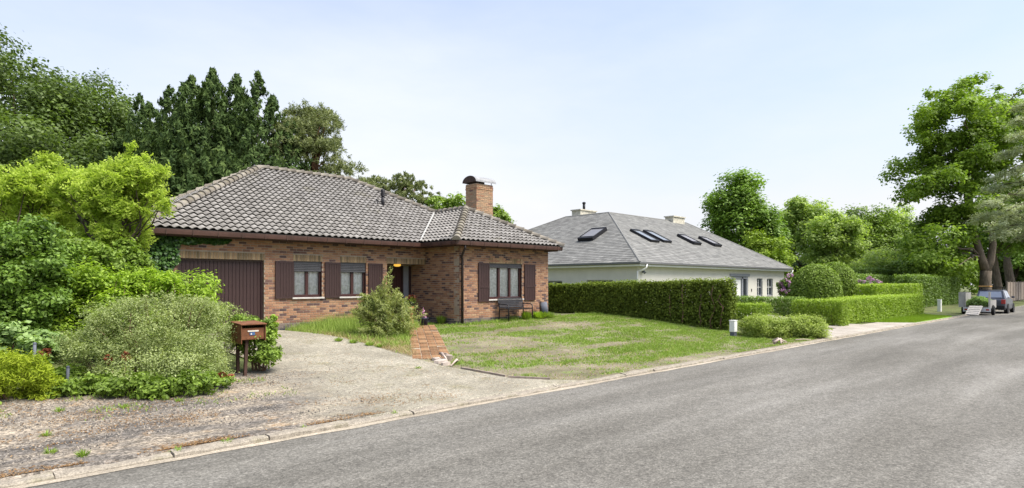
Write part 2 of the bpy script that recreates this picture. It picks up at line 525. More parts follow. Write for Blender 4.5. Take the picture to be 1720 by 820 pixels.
def crown_clumps(c, rad, n, size, seed, shell=0.55, low=-0.75, noise_amp=0.22):
    g = np.random.default_rng(seed)
    d = rnd_dirs(g, n * 3)
    d = d[d[:, 2] > low][:n]
    f = shell + (1 - shell) * g.random(len(d)) ** 0.7
    f *= 1 + g.normal(0, noise_amp, len(d)) * 0.6
    f *= 1 - size * 0.5
    C = np.array(c) + np.array(rad) * d * f[:, None]
    s = size * np.mean(rad) * (0.65 + 0.7 * g.random(len(d)))
    return C, np.stack([s, s, s * 0.75], 1)
def join_np(parts):
    V, F, T, k = [], [], [], 0
    for v, f, t in parts:
        V.append(v)
        F.append(f + k)
        T.append(t)
        k += len(v)
    return np.concatenate(V), np.concatenate(F), np.concatenate(T)
def limb_tube(mb, a, b, r0, r1, g, n=7, sag=0.12, seg=5):
    a, b = np.array(a, float), np.array(b, float)
    L = np.linalg.norm(b - a)
    pts = []
    for i in range(seg + 1):
        t = i / seg
        p = a + (b - a) * t + np.array([0, 0, sag * L * math.sin(PI * t)]) + (g.normal(0, 0.035 * L, 3) if 0 < i < seg else 0)
        pts.append(p)
    mb.tube(pts, [r0 + (r1 - r0) * (i / seg) for i in range(seg + 1)], n)
def broad_tree(name, label, base, h, rad, crown_c, mat, n, leaf, seed, trunk_r=0.25, clumps=60, size=0.28, group=None, cat='tree', bark='bark', top=None, shell=0.5, upb=0.45, extra=None, low=-0.75, limbs=16):
    """base (x,y,z) ; crown_c height of crown centre above base ; rad (rx,ry,rz)"""
    g = np.random.default_rng(seed)
    b = np.array(base, float)
    c = b + np.array([0, 0, crown_c])
    T = Thing(name, label, cat, base, group)
    C, Rr = crown_clumps(c, rad, clumps, size, seed + 1, shell, low)
    if extra is not None:
        for e in extra:
            C2, R2 = crown_clumps(b + np.array(e[0]), e[1], e[2], e[3], seed + 7 + e[2], 0.4, -0.9)
            C, Rr = np.concatenate([C, C2]), np.concatenate([Rr, R2])
    mb = MB()
    pts, rr = [], []
    K = 8
    tip = c + np.array([0, 0, rad[2] * 0.55])
    for i in range(K + 1):
        t = i / K
        p = b + (tip - b) * t + (np.append(g.normal(0, 0.02 * h, 2), 0) if 0 < i else 0)
        pts.append(p)
        rr.append(trunk_r * (1.35 if i == 0 else 1) * (1 - t) ** 0.8 + 0.02)
    mb.tube(pts, rr, 10)
    order = g.permutation(len(C))[:limbs]
    for k in order:
        q = C[k]
        i = int(np.clip((q[2] - b[2] - 0.25 * h * g.random()) / (tip[2] - b[2]) * K, 1, K - 1))
        limb_tube(mb, pts[i], q, rr[i] * 0.55, 0.02, g, 6)
    T.part('trunk', mb, bark, smooth=True)
    V, F, t = fol_clumps(C, Rr, n, leaf[0], leaf[1], seed + 2, upb)
    T.npart('crown', V, F, t, mat)
    return T
def bush(name, label, blobs, mat, n, leaf, seed, group=None, cat='shrub', clumps=30, size=0.34, extra=None, stems=8, upb=0.35, sub=12, shell=0.55, spread=0.28, stem_mat='stem', low=-0.6, crown='foliage'):
    """blobs: list of (centre, radii)"""
    g = np.random.default_rng(seed)
    c0 = np.array(blobs[0][0], float)
    base = (c0[0], c0[1], float(gz(c0[0], c0[1])))
    T = Thing(name, label, cat, base, group)
    CC, RR = [], []
    for k, (c, r) in enumerate(blobs):
        C, Rr = crown_clumps(c, r, clumps, size, seed + 11 * k, shell, low)
        CC.append(C)
        RR.append(Rr)
    C, Rr = np.concatenate(CC), np.concatenate(RR)
    V, F, t = fol_clumps(C, Rr, n, leaf[0], leaf[1], seed + 3, upb, sub, spread)
    keep = V[:, 2].reshape(-1, 4).min(1) > gz(V[::4, 0], V[::4, 1]) + 0.005
    V = V.reshape(-1, 4, 3)[keep].reshape(-1, 3)
    t = t.reshape(-1, 4)[keep].ravel()
    F = np.arange(len(V), dtype=np.int32).reshape(-1, 4)
    T.npart(crown, V, F, t, mat)
    mb = MB()
    for k in g.permutation(len(C))[:stems]:
        q = C[k]
        bx, by = c0[0] + (q[0] - c0[0]) * 0.3, c0[1] + (q[1] - c0[1]) * 0.3
        limb_tube(mb, (bx, by, float(gz(bx, by)) - 0.02), q, 0.022, 0.006, g, 5, 0.05, 4)
    T.part('stem', mb, stem_mat, smooth=True)
    return T, C, Rr

def shoots(T, roots, tips, mat, leaf, per, seed, tone=0.6, r0=0.008, arch=0.1, name='shoot_leaves', spread=0.022):
    g = np.random.default_rng(seed)
    sh = MB()
    pts_, dirs_ = [], []
    for a_, b_ in zip(roots, tips):
        a_, b_ = np.array(a_, float), np.array(b_, float)
        L = np.linalg.norm(b_ - a_)
        mid = (a_ + b_) / 2 + np.array([0, 0, arch * L]) + g.normal(0, 0.03 * L, 3)
        sh.tube([a_, mid, b_], [r0, r0 * 0.7, r0 * 0.35], 5)
        s_ = 0.15 + 0.85 * g.random(per)
        q = np.where(s_[:, None] < 0.5, a_ + (mid - a_) * (s_ * 2)[:, None], mid + (b_ - mid) * (s_ * 2 - 1)[:, None])
        pts_.append(q + g.normal(0, spread, (per, 3)))
        dirs_.append(rnd_dirs(g, per) + (b_ - a_) / L * 0.8)
    P, Dv = np.concatenate(pts_), np.concatenate(dirs_)
    V, F, t = leaves(P + Dv * leaf[0] * 0.3, rnd_dirs(g, len(P)) + np.array([0, 0, .6]), leaf[0], leaf[1], tone + g.normal(0, .18, len(P)), g, D=Dv)
    T.npart(name, V, F, t, mat, kind='stuff')
    T.part('shoots', sh, 'stem', kind='stuff')
# ------------------------------------------------------------------ ground materials
def roadmat():
    m, n, l, b = nodes_of('worn_asphalt')
    big = noise(n, l, 1.0, 6, 0.62, (0.14, 0.8, 1))
    c = ramp(n, l, big, [(0.30, (0.098, 0.092, 0.079)), (0.5, (0.136, 0.129, 0.113)), (0.70, (0.190, 0.182, 0.163))])
    mid = noise(n, l, 5, 6, 0.7)
    c = mixc(n, l, 1.0, c, ramp(n, l, mid, [(0.3, (0.82,) * 3), (0.7, (1.18,) * 3)]), 'MULTIPLY')
    lane = noise(n, l, 1.0, 2, 0.5, (0.012, 0.75, 1))
    c = mixc(n, l, 1.0, c, ramp(n, l, lane, [(0.35, (0.88, 0.88, 0.88)), (0.65, (1.12, 1.12, 1.12))]), 'MULTIPLY')
    # aggregate: pale and dark chips
    t = n.new('ShaderNodeTexCoord')
    vo = n.new('ShaderNodeTexVoronoi')
    vo.inputs['Scale'].default_value = 66
    l.new(t.outputs['Object'], vo.inputs['Vector'])
    sc_ = n.new('ShaderNodeSeparateColor')
    l.new(vo.outputs['Color'], sc_.inputs[0])
    chips = ramp(n, l, sc_.outputs[0], [(0.0, (0.66, 0.66, 0.66)), (0.35, (0.92, 0.92, 0.92)), (0.72, (1.05, 1.05, 1.05)), (1.0, (1.42, 1.42, 1.42))])
    c = mixc(n, l, 1.0, c, chips, 'MULTIPLY')
    fine = noise(n, l, 20, 4, 0.8)
    c = mixc(n, l, 1.0, c, ramp(n, l, fine, [(0.32, (0.72,) * 3), (0.68, (1.28,) * 3)]), 'MULTIPLY')
    l.new(c, b.inputs['Base Color'])
    b.inputs['Roughness'].default_value = 0.9
    b.inputs['Specular IOR Level'].default_value = 0.2
    bump(n, l, b, sc_.outputs[0], 0.5, 0.006)
    return m
def concretemat(name, lo, mid_, hi, moss=None, speck=0.35):
    m, n, l, b = nodes_of(name)
    big = noise(n, l, 0.9, 6, 0.62)
    c = ramp(n, l, big, [(0.30, lo), (0.5, mid_), (0.72, hi)])
    if moss:
        k = ramp(n, l, noise(n, l, 1.7, 7, 0.68), [(0.52, (0, 0, 0)), (0.66, (1, 1, 1))])
        c = mixc(n, l, mixc(n, l, 1.0, k, (0.75, 0.75, 0.75), 'MULTIPLY'), c, moss)
    md = noise(n, l, 16, 5, 0.7)
    c = mixc(n, l, 1.0, c, ramp(n, l, md, [(0.3, (1 - speck * 0.6,) * 3), (0.7, (1 + speck * 0.6,) * 3)]), 'MULTIPLY')
    fine = noise(n, l, 62, 3, 0.75)
    c = mixc(n, l, 1.0, c, ramp(n, l, fine, [(0.34, (1 - speck,) * 3), (0.66, (1 + speck,) * 3)]), 'MULTIPLY')
    l.new(c, b.inputs['Base Color'])
    b.inputs['Roughness'].default_value = 0.92
    b.inputs['Specular IOR Level'].default_value = 0.2
    bump(n, l, b, fine, 0.6, 0.008)
    return m
M['road'] = roadmat()
M['drive'] = concretemat('exposed_concrete', (0.18, 0.163, 0.125), (0.24, 0.22, 0.172), (0.315, 0.288, 0.228), (0.185, 0.17, 0.11), 0.6)
M['verge'] = concretemat('gritty_verge', (0.095, 0.088, 0.085), (0.205, 0.18, 0.155), (0.36, 0.31, 0.245), (0.085, 0.08, 0.082), 0.5)
def frontmat():
    m = M['drive'].copy()
    m.name = 'drive_and_verge'
    nt = m.node_tree
    n, l = nt.nodes, nt.links
    b = n['Principled BSDF']
    base = b.inputs['Base Color'].links[0].from_socket
    v = M['verge'].node_tree
    big = noise(n, l, 1.0, 7, 0.68, (0.6, 1.5, 1))
    c = ramp(n, l, big, [(0.32, (0.062, 0.057, 0.051)), (0.46, (0.13, 0.116, 0.10)), (0.58, (0.23, 0.195, 0.15)), (0.74, (0.35, 0.295, 0.22))])
    c = mixc(n, l, 1.0, c, ramp(n, l, noise(n, l, 45, 4, 0.8), [(0.34, (0.42,) * 3), (0.66, (1.58,) * 3)]), 'MULTIPLY')
    tv = n.new('ShaderNodeTexCoord')
    vo = n.new('ShaderNodeTexVoronoi')
    vo.inputs['Scale'].default_value = 34
    l.new(tv.outputs['Object'], vo.inputs['Vector'])
    sv = n.new('ShaderNodeSeparateColor')
    l.new(vo.outputs['Color'], sv.inputs[0])
    c = mixc(n, l, 1.0, c, ramp(n, l, sv.outputs[0], [(0.0, (0.5,) * 3), (0.5, (0.95,) * 3), (1.0, (1.6,) * 3)]), 'MULTIPLY')
    k = ramp(n, l, noise(n, l, 2.2, 6, 0.75), [(0.56, (0, 0, 0)), (0.70, (0.7, 0.7, 0.7))])
    c = mixc(n, l, k, c, (0.30, 0.19, 0.09))
    t = n.new('ShaderNodeTexCoord')
    sp = n.new('ShaderNodeSeparateXYZ')
    l.new(t.outputs['Object'], sp.inputs[0])
    ma = n.new('ShaderNodeMath')
    ma.operation = 'MULTIPLY_ADD'
    ma.inputs[1].default_value = -0.16
    l.new(sp.outputs['Y'], ma.inputs[0])
    l.new(sp.outputs['X'], ma.inputs[2])
    m2 = n.new('ShaderNodeMath')
    m2.operation = 'MULTIPLY_ADD'
    m2.inputs[1].default_value = 2.6
    l.new(noise(n, l, 0.8, 6, 0.65), m2.inputs[0])
    l.new(ma.outputs[0], m2.inputs[2])
    mr = n.new('ShaderNodeMapRange')
    mr.inputs['From Min'].default_value = 3.7
    mr.inputs['From Max'].default_value = 5.1
    l.new(m2.outputs[0], mr.inputs['Value'])
    l.new(mixc(n, l, mr.outputs[0], c, base), b.inputs['Base Color'])
    return m
M['front'] = frontmat()
M['slab'] = concretemat('pale_paving', (0.24, 0.215, 0.18), (0.31, 0.28, 0.24), (0.38, 0.345, 0.295), None, 0.25)
M['kerbstone'] = concretemat('kerb_concrete', (0.19, 0.165, 0.13), (0.27, 0.24, 0.195), (0.36, 0.32, 0.26), (0.17, 0.155, 0.095), 0.35)
M['sand'] = concretemat('sandy_dirt', (0.22, 0.19, 0.15), (0.31, 0.27, 0.21), (0.40, 0.35, 0.28), None, 0.35)
M['soil'] = concretemat('lawn_soil', (0.11, 0.10, 0.06), (0.165, 0.145, 0.095), (0.24, 0.205, 0.145), (0.15, 0.20, 0.05), 0.45)
M['rough_ground'] = concretemat('rough_grassy_ground', (0.05, 0.06, 0.022), (0.085, 0.105, 0.035), (0.14, 0.16, 0.055), (0.12, 0.10, 0.06), 0.4)
M['turf'] = concretemat('short_turf', (0.10, 0.17, 0.02), (0.15, 0.25, 0.03), (0.20, 0.31, 0.045), None, 0.25)
M['paver'] = toned('clay_paver', [(0, (0.115, 0.062, 0.033)), (0.5, (0.20, 0.098, 0.048)), (1, (0.29, 0.165, 0.085))], 0.95, 0.35, 26, 0.6, 0.15, (7.0, (0.24, 0.20, 0.12), 0.5, 0.72))

# ------------------------------------------------------------------ ground, road, kerb
def grid_obj(name, xs, ys, fz, mat, kind='structure', dz=0.0):
    X, Y = np.meshgrid(xs, ys)
    Z = fz(X, Y) + dz
    V = np.stack([X, Y, Z], -1).reshape(-1, 3)
    nx, ny = len(xs), len(ys)
    i, j = np.meshgrid(np.arange(nx - 1), np.arange(ny - 1))
    a = (j * nx + i).ravel()
    F = np.stack([a, a + 1, a + nx + 1, a + nx], 1)
    return tag(link(name, mesh_np(name, V, F, None, True), mat), kind=kind)
gx = np.concatenate([[-900, -400, -150, -60, -30], np.arange(-20, 60.01, 0.5), [70, 90, 130, 200, 400, 1200]])
gy = np.concatenate([[-900, -300, -80, -20, -4, 3, 6.5, 6.9, 7.02, 7.15], np.arange(7.25, 30.01, 0.25), [34, 40, 60, 100, 200, 500, 1200]])
grid_obj('ground', gx, gy, gz, 'rough_ground', dz=-0.02)
rx = np.concatenate([[-300, -100, -40], np.arange(-20, 61, 2), [80, 120, 200, 400]])
grid_obj('road', rx, np.array([-1.2, 0, 2, 4, 6, 7.02]), lambda x, y: 0 * x, 'road')
def strip(name, rows, nx, mat, dz, kind='structure', parent=None):
    V, F = [], []
    for y, a, b in rows:
        x = np.linspace(a, b, nx)
        yy = np.full(nx, y)
        V.append(np.stack([x, yy, gz(x, yy) + dz], 1))
    for j in range(len(rows) - 1):
        for i in range(nx - 1):
            q = j * nx + i
            F.append((q, q + 1, q + nx + 1, q + nx))
    return tag(link(name, mesh_np(name, np.concatenate(V), np.array(F), None, True), mat, parent), kind=kind)
def interp(tbl):
    k = np.array(tbl, float)
    return lambda y: float(np.interp(y, k[:, 0], k[:, 1]))
drive_l = interp([(7.2, 4.0), (8, 4.25), (9.5, 4.55), (11, 4.8), (13, 4.95), (18, 4.95)])
drive_r = interp([(7.2, 8.7), (7.5, 8.45), (8.2, 8.0), (10, 7.85), (12, 7.95), (14, 8.2), (16, 8.25), (18, 8.0)])
# dusty strip where the asphalt meets the kerb
rngk = np.random.default_rng(3)
V, F = [], []
xs_ = np.arange(-12, 62, 0.4)
for i, x in enumerate(xs_):
    V += [(x, 6.965 - 0.10 * fnoise(x, 0, 0.9) - 0.03 * rngk.random(), 0.005), (x, 7.03, 0.006)]
    if i:
        k = 2 * i
        F.append((k - 2, k, k + 1, k - 1))
tag(link('road_edge', mesh_np('road_edge', V, np.array(F), None), 'sand'), kind='structure')
# kerb: stones one by one
kerb = tag(link('kerb', MB().box(-14, 62, 7.03, 7.19, -0.12, 0.02).mesh('kerb'), 'sand'), kind='structure')
kmesh = []
for k in range(5):
    g = np.random.default_rng(40 + k)
    mb = MB()
    n = 6
    w0, w1 = 0.0, 0.985
    P = []
    for i in range(n + 1):
        x = w0 + (w1 - w0) * i / n
        e = 0.008 * g.normal(size=4)
        P.append([(x, 0.0 + e[0], -0.1), (x, 0.012 + e[0], 0.036 + e[1]), (x, 0.03 + e[0], 0.052 + e[1] * 0.8), (x, 0.145 + e[2], 0.060 + e[3] * 0.8), (x, 0.155 + e[2], -0.1)])
    vs_ = [q for s_ in P for q in s_]
    fs = [(i * 5 + j, (i + 1) * 5 + j, (i + 1) * 5 + j + 1, i * 5 + j + 1) for i in range(n) for j in range(4)]
    fs += [(4, 3, 2, 1, 0), tuple(n * 5 + j for j in range(5))]
    me = mb.add(vs_, fs).mesh('kerb_stone')
    me.materials.append(M['kerbstone'])
    kmesh.append(me)
g = np.random.default_rng(8)
for i in range(74):
    o = link('kerb_stone', kmesh[int(g.integers(5))], None, kerb, (-13 + i + g.normal(0, 0.004), 7.0 + g.normal(0, 0.008), -0.008 + g.normal(0, 0.006)))
    o.rotation_euler = (g.normal(0, 0.012), g.normal(0, 0.004), g.normal(0, 0.006))
# driveway, verge, lawn soil
ys_ = np.concatenate([[7.06, 7.15], np.arange(7.2, 17.9, 0.3), [17.96]])
strip('driveway', [(y, drive_l(y), drive_r(y)) for y in ys_], 18, 'front', 0.010)
strip('verge', [(y, -30, drive_l(y)) for y in ys_ if y < 11.5], 60, 'front', 0.010)
lawn_l = interp([(7.2, 8.6), (7.6, 8.35), (8.2, 7.95), (10.4, 7.9), (10.6, 7.9), (18.8, 8.0)])
strip('lawn', [(y, lawn_l(y), 20.9) for y in [7.06, 7.15, *np.arange(7.2, 17.0, 0.3)]], 44, 'soil', 0.002)
# shallow broken edging board beside the driveway
mb = MB()
for a, b in (((7.93, 9.5), (8.0, 8.3)), ((7.97, 8.2), (8.4, 7.55))):
    mb.bar((*a, float(gz(*a)) + 0.02), (*b, float(gz(*b)) + 0.02), 0.04, 0.05)
tag(link('driveway_edging', mb.mesh('driveway_edging'), 'stonegrey'), kind='structure')
# neighbour's front: paved driveway and turf
strip('neighbour_paving', [(y, 21.4, 31.2 + 1.0 * (8.7 - y)) for y in (7.06, 7.15, 7.6, 8.0, 8.4)], 40, 'slab', 0.006)
strip('neighbour_paving', [(y, 26.2 if y < 10.2 else 26.8, 29.3) for y in (8.4, 9, 10, 11, 12, 13, 14)], 8, 'slab', 0.005)
strip('neighbour_lawn', [(y, 31.2 + 1.0 * (8.7 - y), 41.5 - 0.6 * (8.7 - y)) for y in [7.06, 7.15, *np.arange(7.2, 9.4, 0.3)]], 30, 'turf', 0.008)
# brick path from the driveway to the porch: pavers one by one
PA, PB = Vector((8.15, 10.75, 0)), Vector((12.25, 16.75, 0))
pd = (PB - PA).normalized()
pn = Vector((pd.y, -pd.x, 0))
path_len = (PB - PA).length
pw = 0.86
def zf(x, y):
    return float(gz(x, y))
mb = MB()
NS = 16
vs_ = []
for i in range(NS + 1):
    c = PA + pd * (path_len * i / NS)
    for s in (-1, 1):
        q = c + pn * (s * pw / 2)
        vs_.append((q.x, q.y, zf(q.x, q.y) + 0.012))
mb.add(vs_, [(2 * i, 2 * i + 1, 2 * i + 3, 2 * i + 2) for i in range(NS)])
path = tag(link('garden_path', mb.mesh('garden_path'), 'sand'), kind='structure')
pm = []
for k in range(6):
    b_ = MB()
    e, h = 0.008, 0.03
    b_.add([(-.100, -.100, -h), (.100, -.100, -h), (.100, .100, -h), (-.100, .100, -h), (-.1 + e, -.1 + e, 0), (.1 - e, -.1 + e, 0), (.1 - e, .1 - e, 0), (-.1 + e, .1 - e, 0), (-.1, -.1, -e), (.1, -.1, -e), (.1, .1, -e), (-.1, .1, -e)],
           [(4, 5, 6, 7), (8, 9, 5, 4), (9, 10, 6, 5), (10, 11, 7, 6), (11, 8, 4, 7), (0, 1, 9, 8), (1, 2, 10, 9), (2, 3, 11, 10), (3, 0, 8, 11)], 0.1 + 0.16 * k)
    me = b_.mesh('paver')
    me.materials.append(M['paver'])
    pm.append(me)
g = np.random.default_rng(21)
nc, nr = 4, int(path_len / 0.215)
for r_ in range(nr):
    for c_ in range(nc):
        if (c_ in (0, nc - 1)) and g.random() < 0.12:
            continue
        q = PA + pd * (0.215 * (r_ + 0.5)) + pn * ((c_ - (nc - 1) / 2) * 0.213)
        o = link('paver', pm[int(g.integers(6))], None, path, (q.x, q.y, zf(q.x, q.y) + 0.03 + g.normal(0, 0.004)))
        sl = (zf(q.x + pd.x * .3, q.y + pd.y * .3) - zf(q.x, q.y)) / .3
        o.rotation_euler = (sl + g.normal(0, 0.02), g.normal(0, 0.02), math.atan2(-pd.x, pd.y) + g.normal(0, 0.015))
        o.rotation_euler[0] = sl + g.normal(0, 0.015)

# ================================================================== brick bungalow
GZ = 0.42                     # ground level at the house
WF, WL, WR = 17.97, 4.65, 17.75   # main front wall, left wall, right wall
BF, BL = 16.05, 13.33         # front and left wall of the projecting wing
PB_Y = 18.83                  # back of the porch
EX0, EX1, EXB = 4.15, 18.05, 12.78
EY0, EYB, EY1 = 17.47, 15.56, 27.67
ZE, PITCH = 3.215, 0.55
WT = 3.12                     # top of the walls
HOUSE = Thing('bungalow', 'brown brick bungalow with grey tiled hip roof and dark brown garage door', 'house', (WL, WF, GZ))
OPEN_MAIN = [(5.19, 7.52, 0.0, 2.50), (8.42, 9.34, 1.40, 2.50), (9.98, 10.91, 1.40, 2.50), (11.72, 13.34, 0.0, 2.50)]
OPEN_BAY = [(14.67, 16.31, 1.27, 2.54)]
def panel(mb, u0, u1, z0, z1, opens, f):
    """f(u0,u1,z0,z1) adds one solid piece"""
    us = sorted({u0, u1, *[o[0] for o in opens], *[o[1] for o in opens]})
    us = [u for u in us if u0 <= u <= u1]
    zs = sorted({z0, z1, *[max(o[2], z0) for o in opens], *[o[3] for o in opens]})
    for a, b in zip(us, us[1:]):
        run = None
        for c, d in zip(zs, zs[1:]):
            hit = any(o[0] < (a + b) / 2 < o[1] and o[2] < (c + d) / 2 < o[3] for o in opens)
            if not hit:
                f(a, b, c, d)
wall = MB()
Z0 = GZ - 0.25
D_ = 0.03      # brick facing thickness in front of the mortar bed
panel(wall, WL, BL, Z0, WT, OPEN_MAIN, lambda a, b, c, d: wall.box(a, b, WF + 0.008, WF + 0.30, c, d))
panel(wall, BL, WR, Z0, WT, OPEN_BAY, lambda a, b, c, d: wall.box(a, b, BF + 0.008, BF + 0.30, c, d))
wall.box(BL + 0.008, BL + 0.30, BF + 0.30, PB_Y + 0.3, Z0, WT)
wall.box(11.42, 11.72 - 0.008, WF + 0.30, PB_Y + 0.3, Z0, WT)
wall.box(11.72, 11.93, PB_Y + 0.008, PB_Y + 0.3, Z0, WT)
wall.box(11.93, BL, PB_Y + 0.008, PB_Y + 0.3, 2.46, WT)
wall.box(WL + 0.008, WL + 0.30, WF + 0.30, 27.2, Z0, WT)
wall.box(WR - 0.30, WR - 0.008, BF + 0.30, 27.2, Z0, WT)
wall.box(WL, WR, 27.2, 27.5, Z0, WT)
WALL = HOUSE.part('wall', wall, 'mortar')
# dark floors inside so rooms are closed
HOUSE.part('floor', MB().box(WL + 0.3, WR - 0.3, WF + 0.3, 27.2, Z0, GZ + 0.02).box(BL + 0.3, WR - 0.3, BF + 0.3, WF + 0.3, Z0, GZ + 0.02), 'soffit')
# ---- bricks
BLn, BHn, CP, LP = 0.203, 0.060, 0.0722, 0.215
def courses(u0, u1, z0, z1, opens, half0=0):
    out = []
    k = 0
    z = z0
    while z + BHn <= z1 + 0.02:
        blocks = sorted([(o[0], o[1]) for o in opens if o[2] - 0.01 < z + BHn / 2 < o[3] + 0.01])
        free, c = [], u0
        for a, b in blocks:
            if a > c:
                free.append((c, a))
            c = max(c, b)
        if c < u1:
            free.append((c, u1))
        s = u0 - (LP / 2 if (k + half0) % 2 else 0)
        while s < u1:
            for a, b in free:
                p, q = max(s, a), min(s + BLn, b)
                if q - p > 0.035:
                    out.append((p, q, z, min(BHn, z1 - z), k))
            s += LP
        z += CP
        k += 1
    return out
SOLD = [(5.19, 7.52), (8.42, 9.34), (9.98, 10.91), (11.72, 13.33)]
def with_soldiers(opens, sol):
    return opens + [(a - 0.02, b + 0.02, 2.50, 2.70) for a, b in sol]
bricks = []   # (centre, size along, height, rotation z, family, tone)
g = np.random.default_rng(77)
def tone_brick():
    r = g.random()
    return float(np.clip(g.normal(0.58, 0.15), 0.24, 1) if r > 0.17 else 0.12 + g.random() * 0.18)
def face(list_, axis, plane, sgn):
    for p, q, z, h, k in list_:
        fam = 'plinth' if z < GZ + 0.20 else 'brick'
        c = ((p + q) / 2, plane, z + h / 2) if axis == 'x' else (plane, (p + q) / 2, z + h / 2)
        bricks.append((c, q - p, h, {'x': 0 if sgn < 0 else PI, 'y': -PI / 2 if sgn < 0 else PI / 2}[axis], fam, tone_brick() if fam == 'brick' else g.random()))
face(courses(WL, BL, GZ - 0.07, WT, with_soldiers(OPEN_MAIN, SOLD)), 'x', WF, -1)
face(courses(BL, WR, GZ - 0.07, WT, with_soldiers(OPEN_BAY, [])), 'x', BF, -1)
face(courses(BF + 0.03, PB_Y, GZ - 0.07, WT, [], 1), 'y', BL, -1)
face(courses(WF + 0.03, PB_Y, GZ - 0.07, 2.5, [], 1), 'y', 11.72, 1)
face(courses(WF + 0.03, 19.2, GZ - 0.07, WT, [], 1), 'y', WL, -1)
face(courses(BF + 0.03, 20.5, GZ - 0.07, WT, [], 1), 'y', WR, 1)
soldiers = []
for a, b in SOLD + [(14.67, 16.31)]:
    pl = WF if b < 13.4 else BF
    z_ = 2.505 if b < 13.4 else 2.545
    n = int(round((b - a + 0.04) / 0.072))
    w = (b - a + 0.04) / n
    for i in range(n):
        soldiers.append(((a - 0.02 + (i + 0.5) * w, pl, z_ + 0.0935), w - 0.012, 0.187, 0, 'soldier', g.random()))
def brick_mesh(L, H, tone, mat):
    mb = MB()
    e = 0.004
    x, z, y0, y1 = L / 2, H / 2, 0.0, 0.028
    mb.add([(-x, y1, -z), (x, y1, -z), (x, y1, z), (-x, y1, z), (-x, y0 + e, -z), (x, y0 + e, -z), (x, y0 + e, z), (-x, y0 + e, z),
            (-x + e, y0, -z + e), (x - e, y0, -z + e), (x - e, y0, z - e), (-x + e, y0, z - e)],
           [(8, 9, 10, 11), (4, 5, 9, 8), (5, 6, 10, 9), (6, 7, 11, 10), (7, 4, 8, 11), (0, 1, 5, 4), (1, 2, 6, 5), (2, 3, 7, 6), (3, 0, 4, 7)], tone)
    me = mb.mesh('brick')
    me.materials.append(M[mat])
    return me
BT = np.linspace(0.02, 1.0, 14)
bmesh_std = [brick_mesh(BLn, BHn, float(t), 'brick') for t in BT]
def shown(b):
    c = Vector(b[0]) - cam.location
    d = c.x * FWD[0] + c.y * FWD[1]
    px = 860 + FPX * (c.x * RGT[0] + c.y * RGT[1]) / d
    n = {0: (0, -1), PI: (0, 1), -PI / 2: (-1, 0), PI / 2: (1, 0)}[b[3]]
    fac = -(c.x * n[0] + c.y * n[1]) / c.length
    hid = px < 268 or (590 < px < 695 and b[0][2] < 1.9) or (px < 440 and b[0][2] < 1.9) or fac < 0.05
    return (0 if hid else fac / d ** 2)
full = [b for b in bricks if b[4] == 'brick' and abs(b[1] - BLn) < 1e-6 and abs(b[2] - BHn) < 1e-6]
full.sort(key=shown, reverse=True)
single = full[:300]
sid = {id(b) for b in single}
for b in single:
    o = HOUSE.inst('brick', bmesh_std[int(np.argmin(abs(BT - b[5])))], Matrix.Translation(Vector(b[0]) + Matrix.Rotation(b[3], 3, 'Z') @ Vector((0, float(g.normal(0, 0.0012)), 0))) @ Matrix.Rotation(b[3], 4, 'Z'), WALL)
def brick_stuff(items, mat, name='brickwork', parent=None, thing=HOUSE):
    mb = MB()
    e, y1 = 0.004, 0.028
    for c, L, H, rz, fam, tone in items:
        x, z = L / 2, H / 2
        P = [(-x, y1, -z), (x, y1, -z), (x, y1, z), (-x, y1, z), (-x, e, -z), (x, e, -z), (x, e, z), (-x, e, z), (-x + e, 0, -z + e), (x - e, 0, -z + e), (x - e, 0, z - e), (-x + e, 0, z - e)]
        cs, sn = math.cos(rz), math.sin(rz)
        dy = float(g.normal(0, 0.0012))
        P = [(c[0] + p[0] * cs - (p[1] + dy) * sn, c[1] + p[0] * sn + (p[1] + dy) * cs, c[2] + p[2]) for p in P]
        mb.add(P, [(8, 9, 10, 11), (4, 5, 9, 8), (5, 6, 10, 9), (6, 7, 11, 10), (7, 4, 8, 11), (0, 1, 5, 4), (1, 2, 6, 5), (2, 3, 7, 6), (3, 0, 4, 7)], float(tone))
    return thing.part(name, mb, mat, parent or WALL, kind='stuff')
brick_stuff([b for b in bricks if b[4] == 'brick' and id(b) not in sid], 'brick')
brick_stuff([b for b in bricks if b[4] == 'plinth'], 'plinth', 'plinth_bricks')
for sb in soldiers:
    o = HOUSE.inst('lintel_brick', brick_mesh(sb[1], sb[2], float(sb[5]), 'soldier'), Matrix.Translation(sb[0]), WALL)
# ---- garage door
gd = HOUSE.part('garage_door', MB().box(5.19, 7.52, WF + 0.16, WF + 0.2, GZ - 0.1, 2.5), 'brownwood')
nb = 22
bw = (7.52 - 5.19 - 0.10) / nb
bm_ = MB().box(-bw / 2 + 0.006, bw / 2 - 0.006, 0, 0.03, GZ - 0.02, 2.44).mesh('board')
bm_.materials.append(M['brownwood'])
for i in range(nb):
    HOUSE.inst('board', bm_, Matrix.Translation((5.24 + bw * (i + 0.5), WF + 0.132 + (i % 2) * 0.002, 0)), gd)
HOUSE.part('frame', MB().box(5.19, 5.24, WF + 0.10, WF + 0.2, GZ - 0.02, 2.5).box(7.47, 7.52, WF + 0.10, WF + 0.2, GZ - 0.02, 2.5).box(5.24, 7.47, WF + 0.10, WF + 0.2, 2.44, 2.5), 'brownwood', gd)
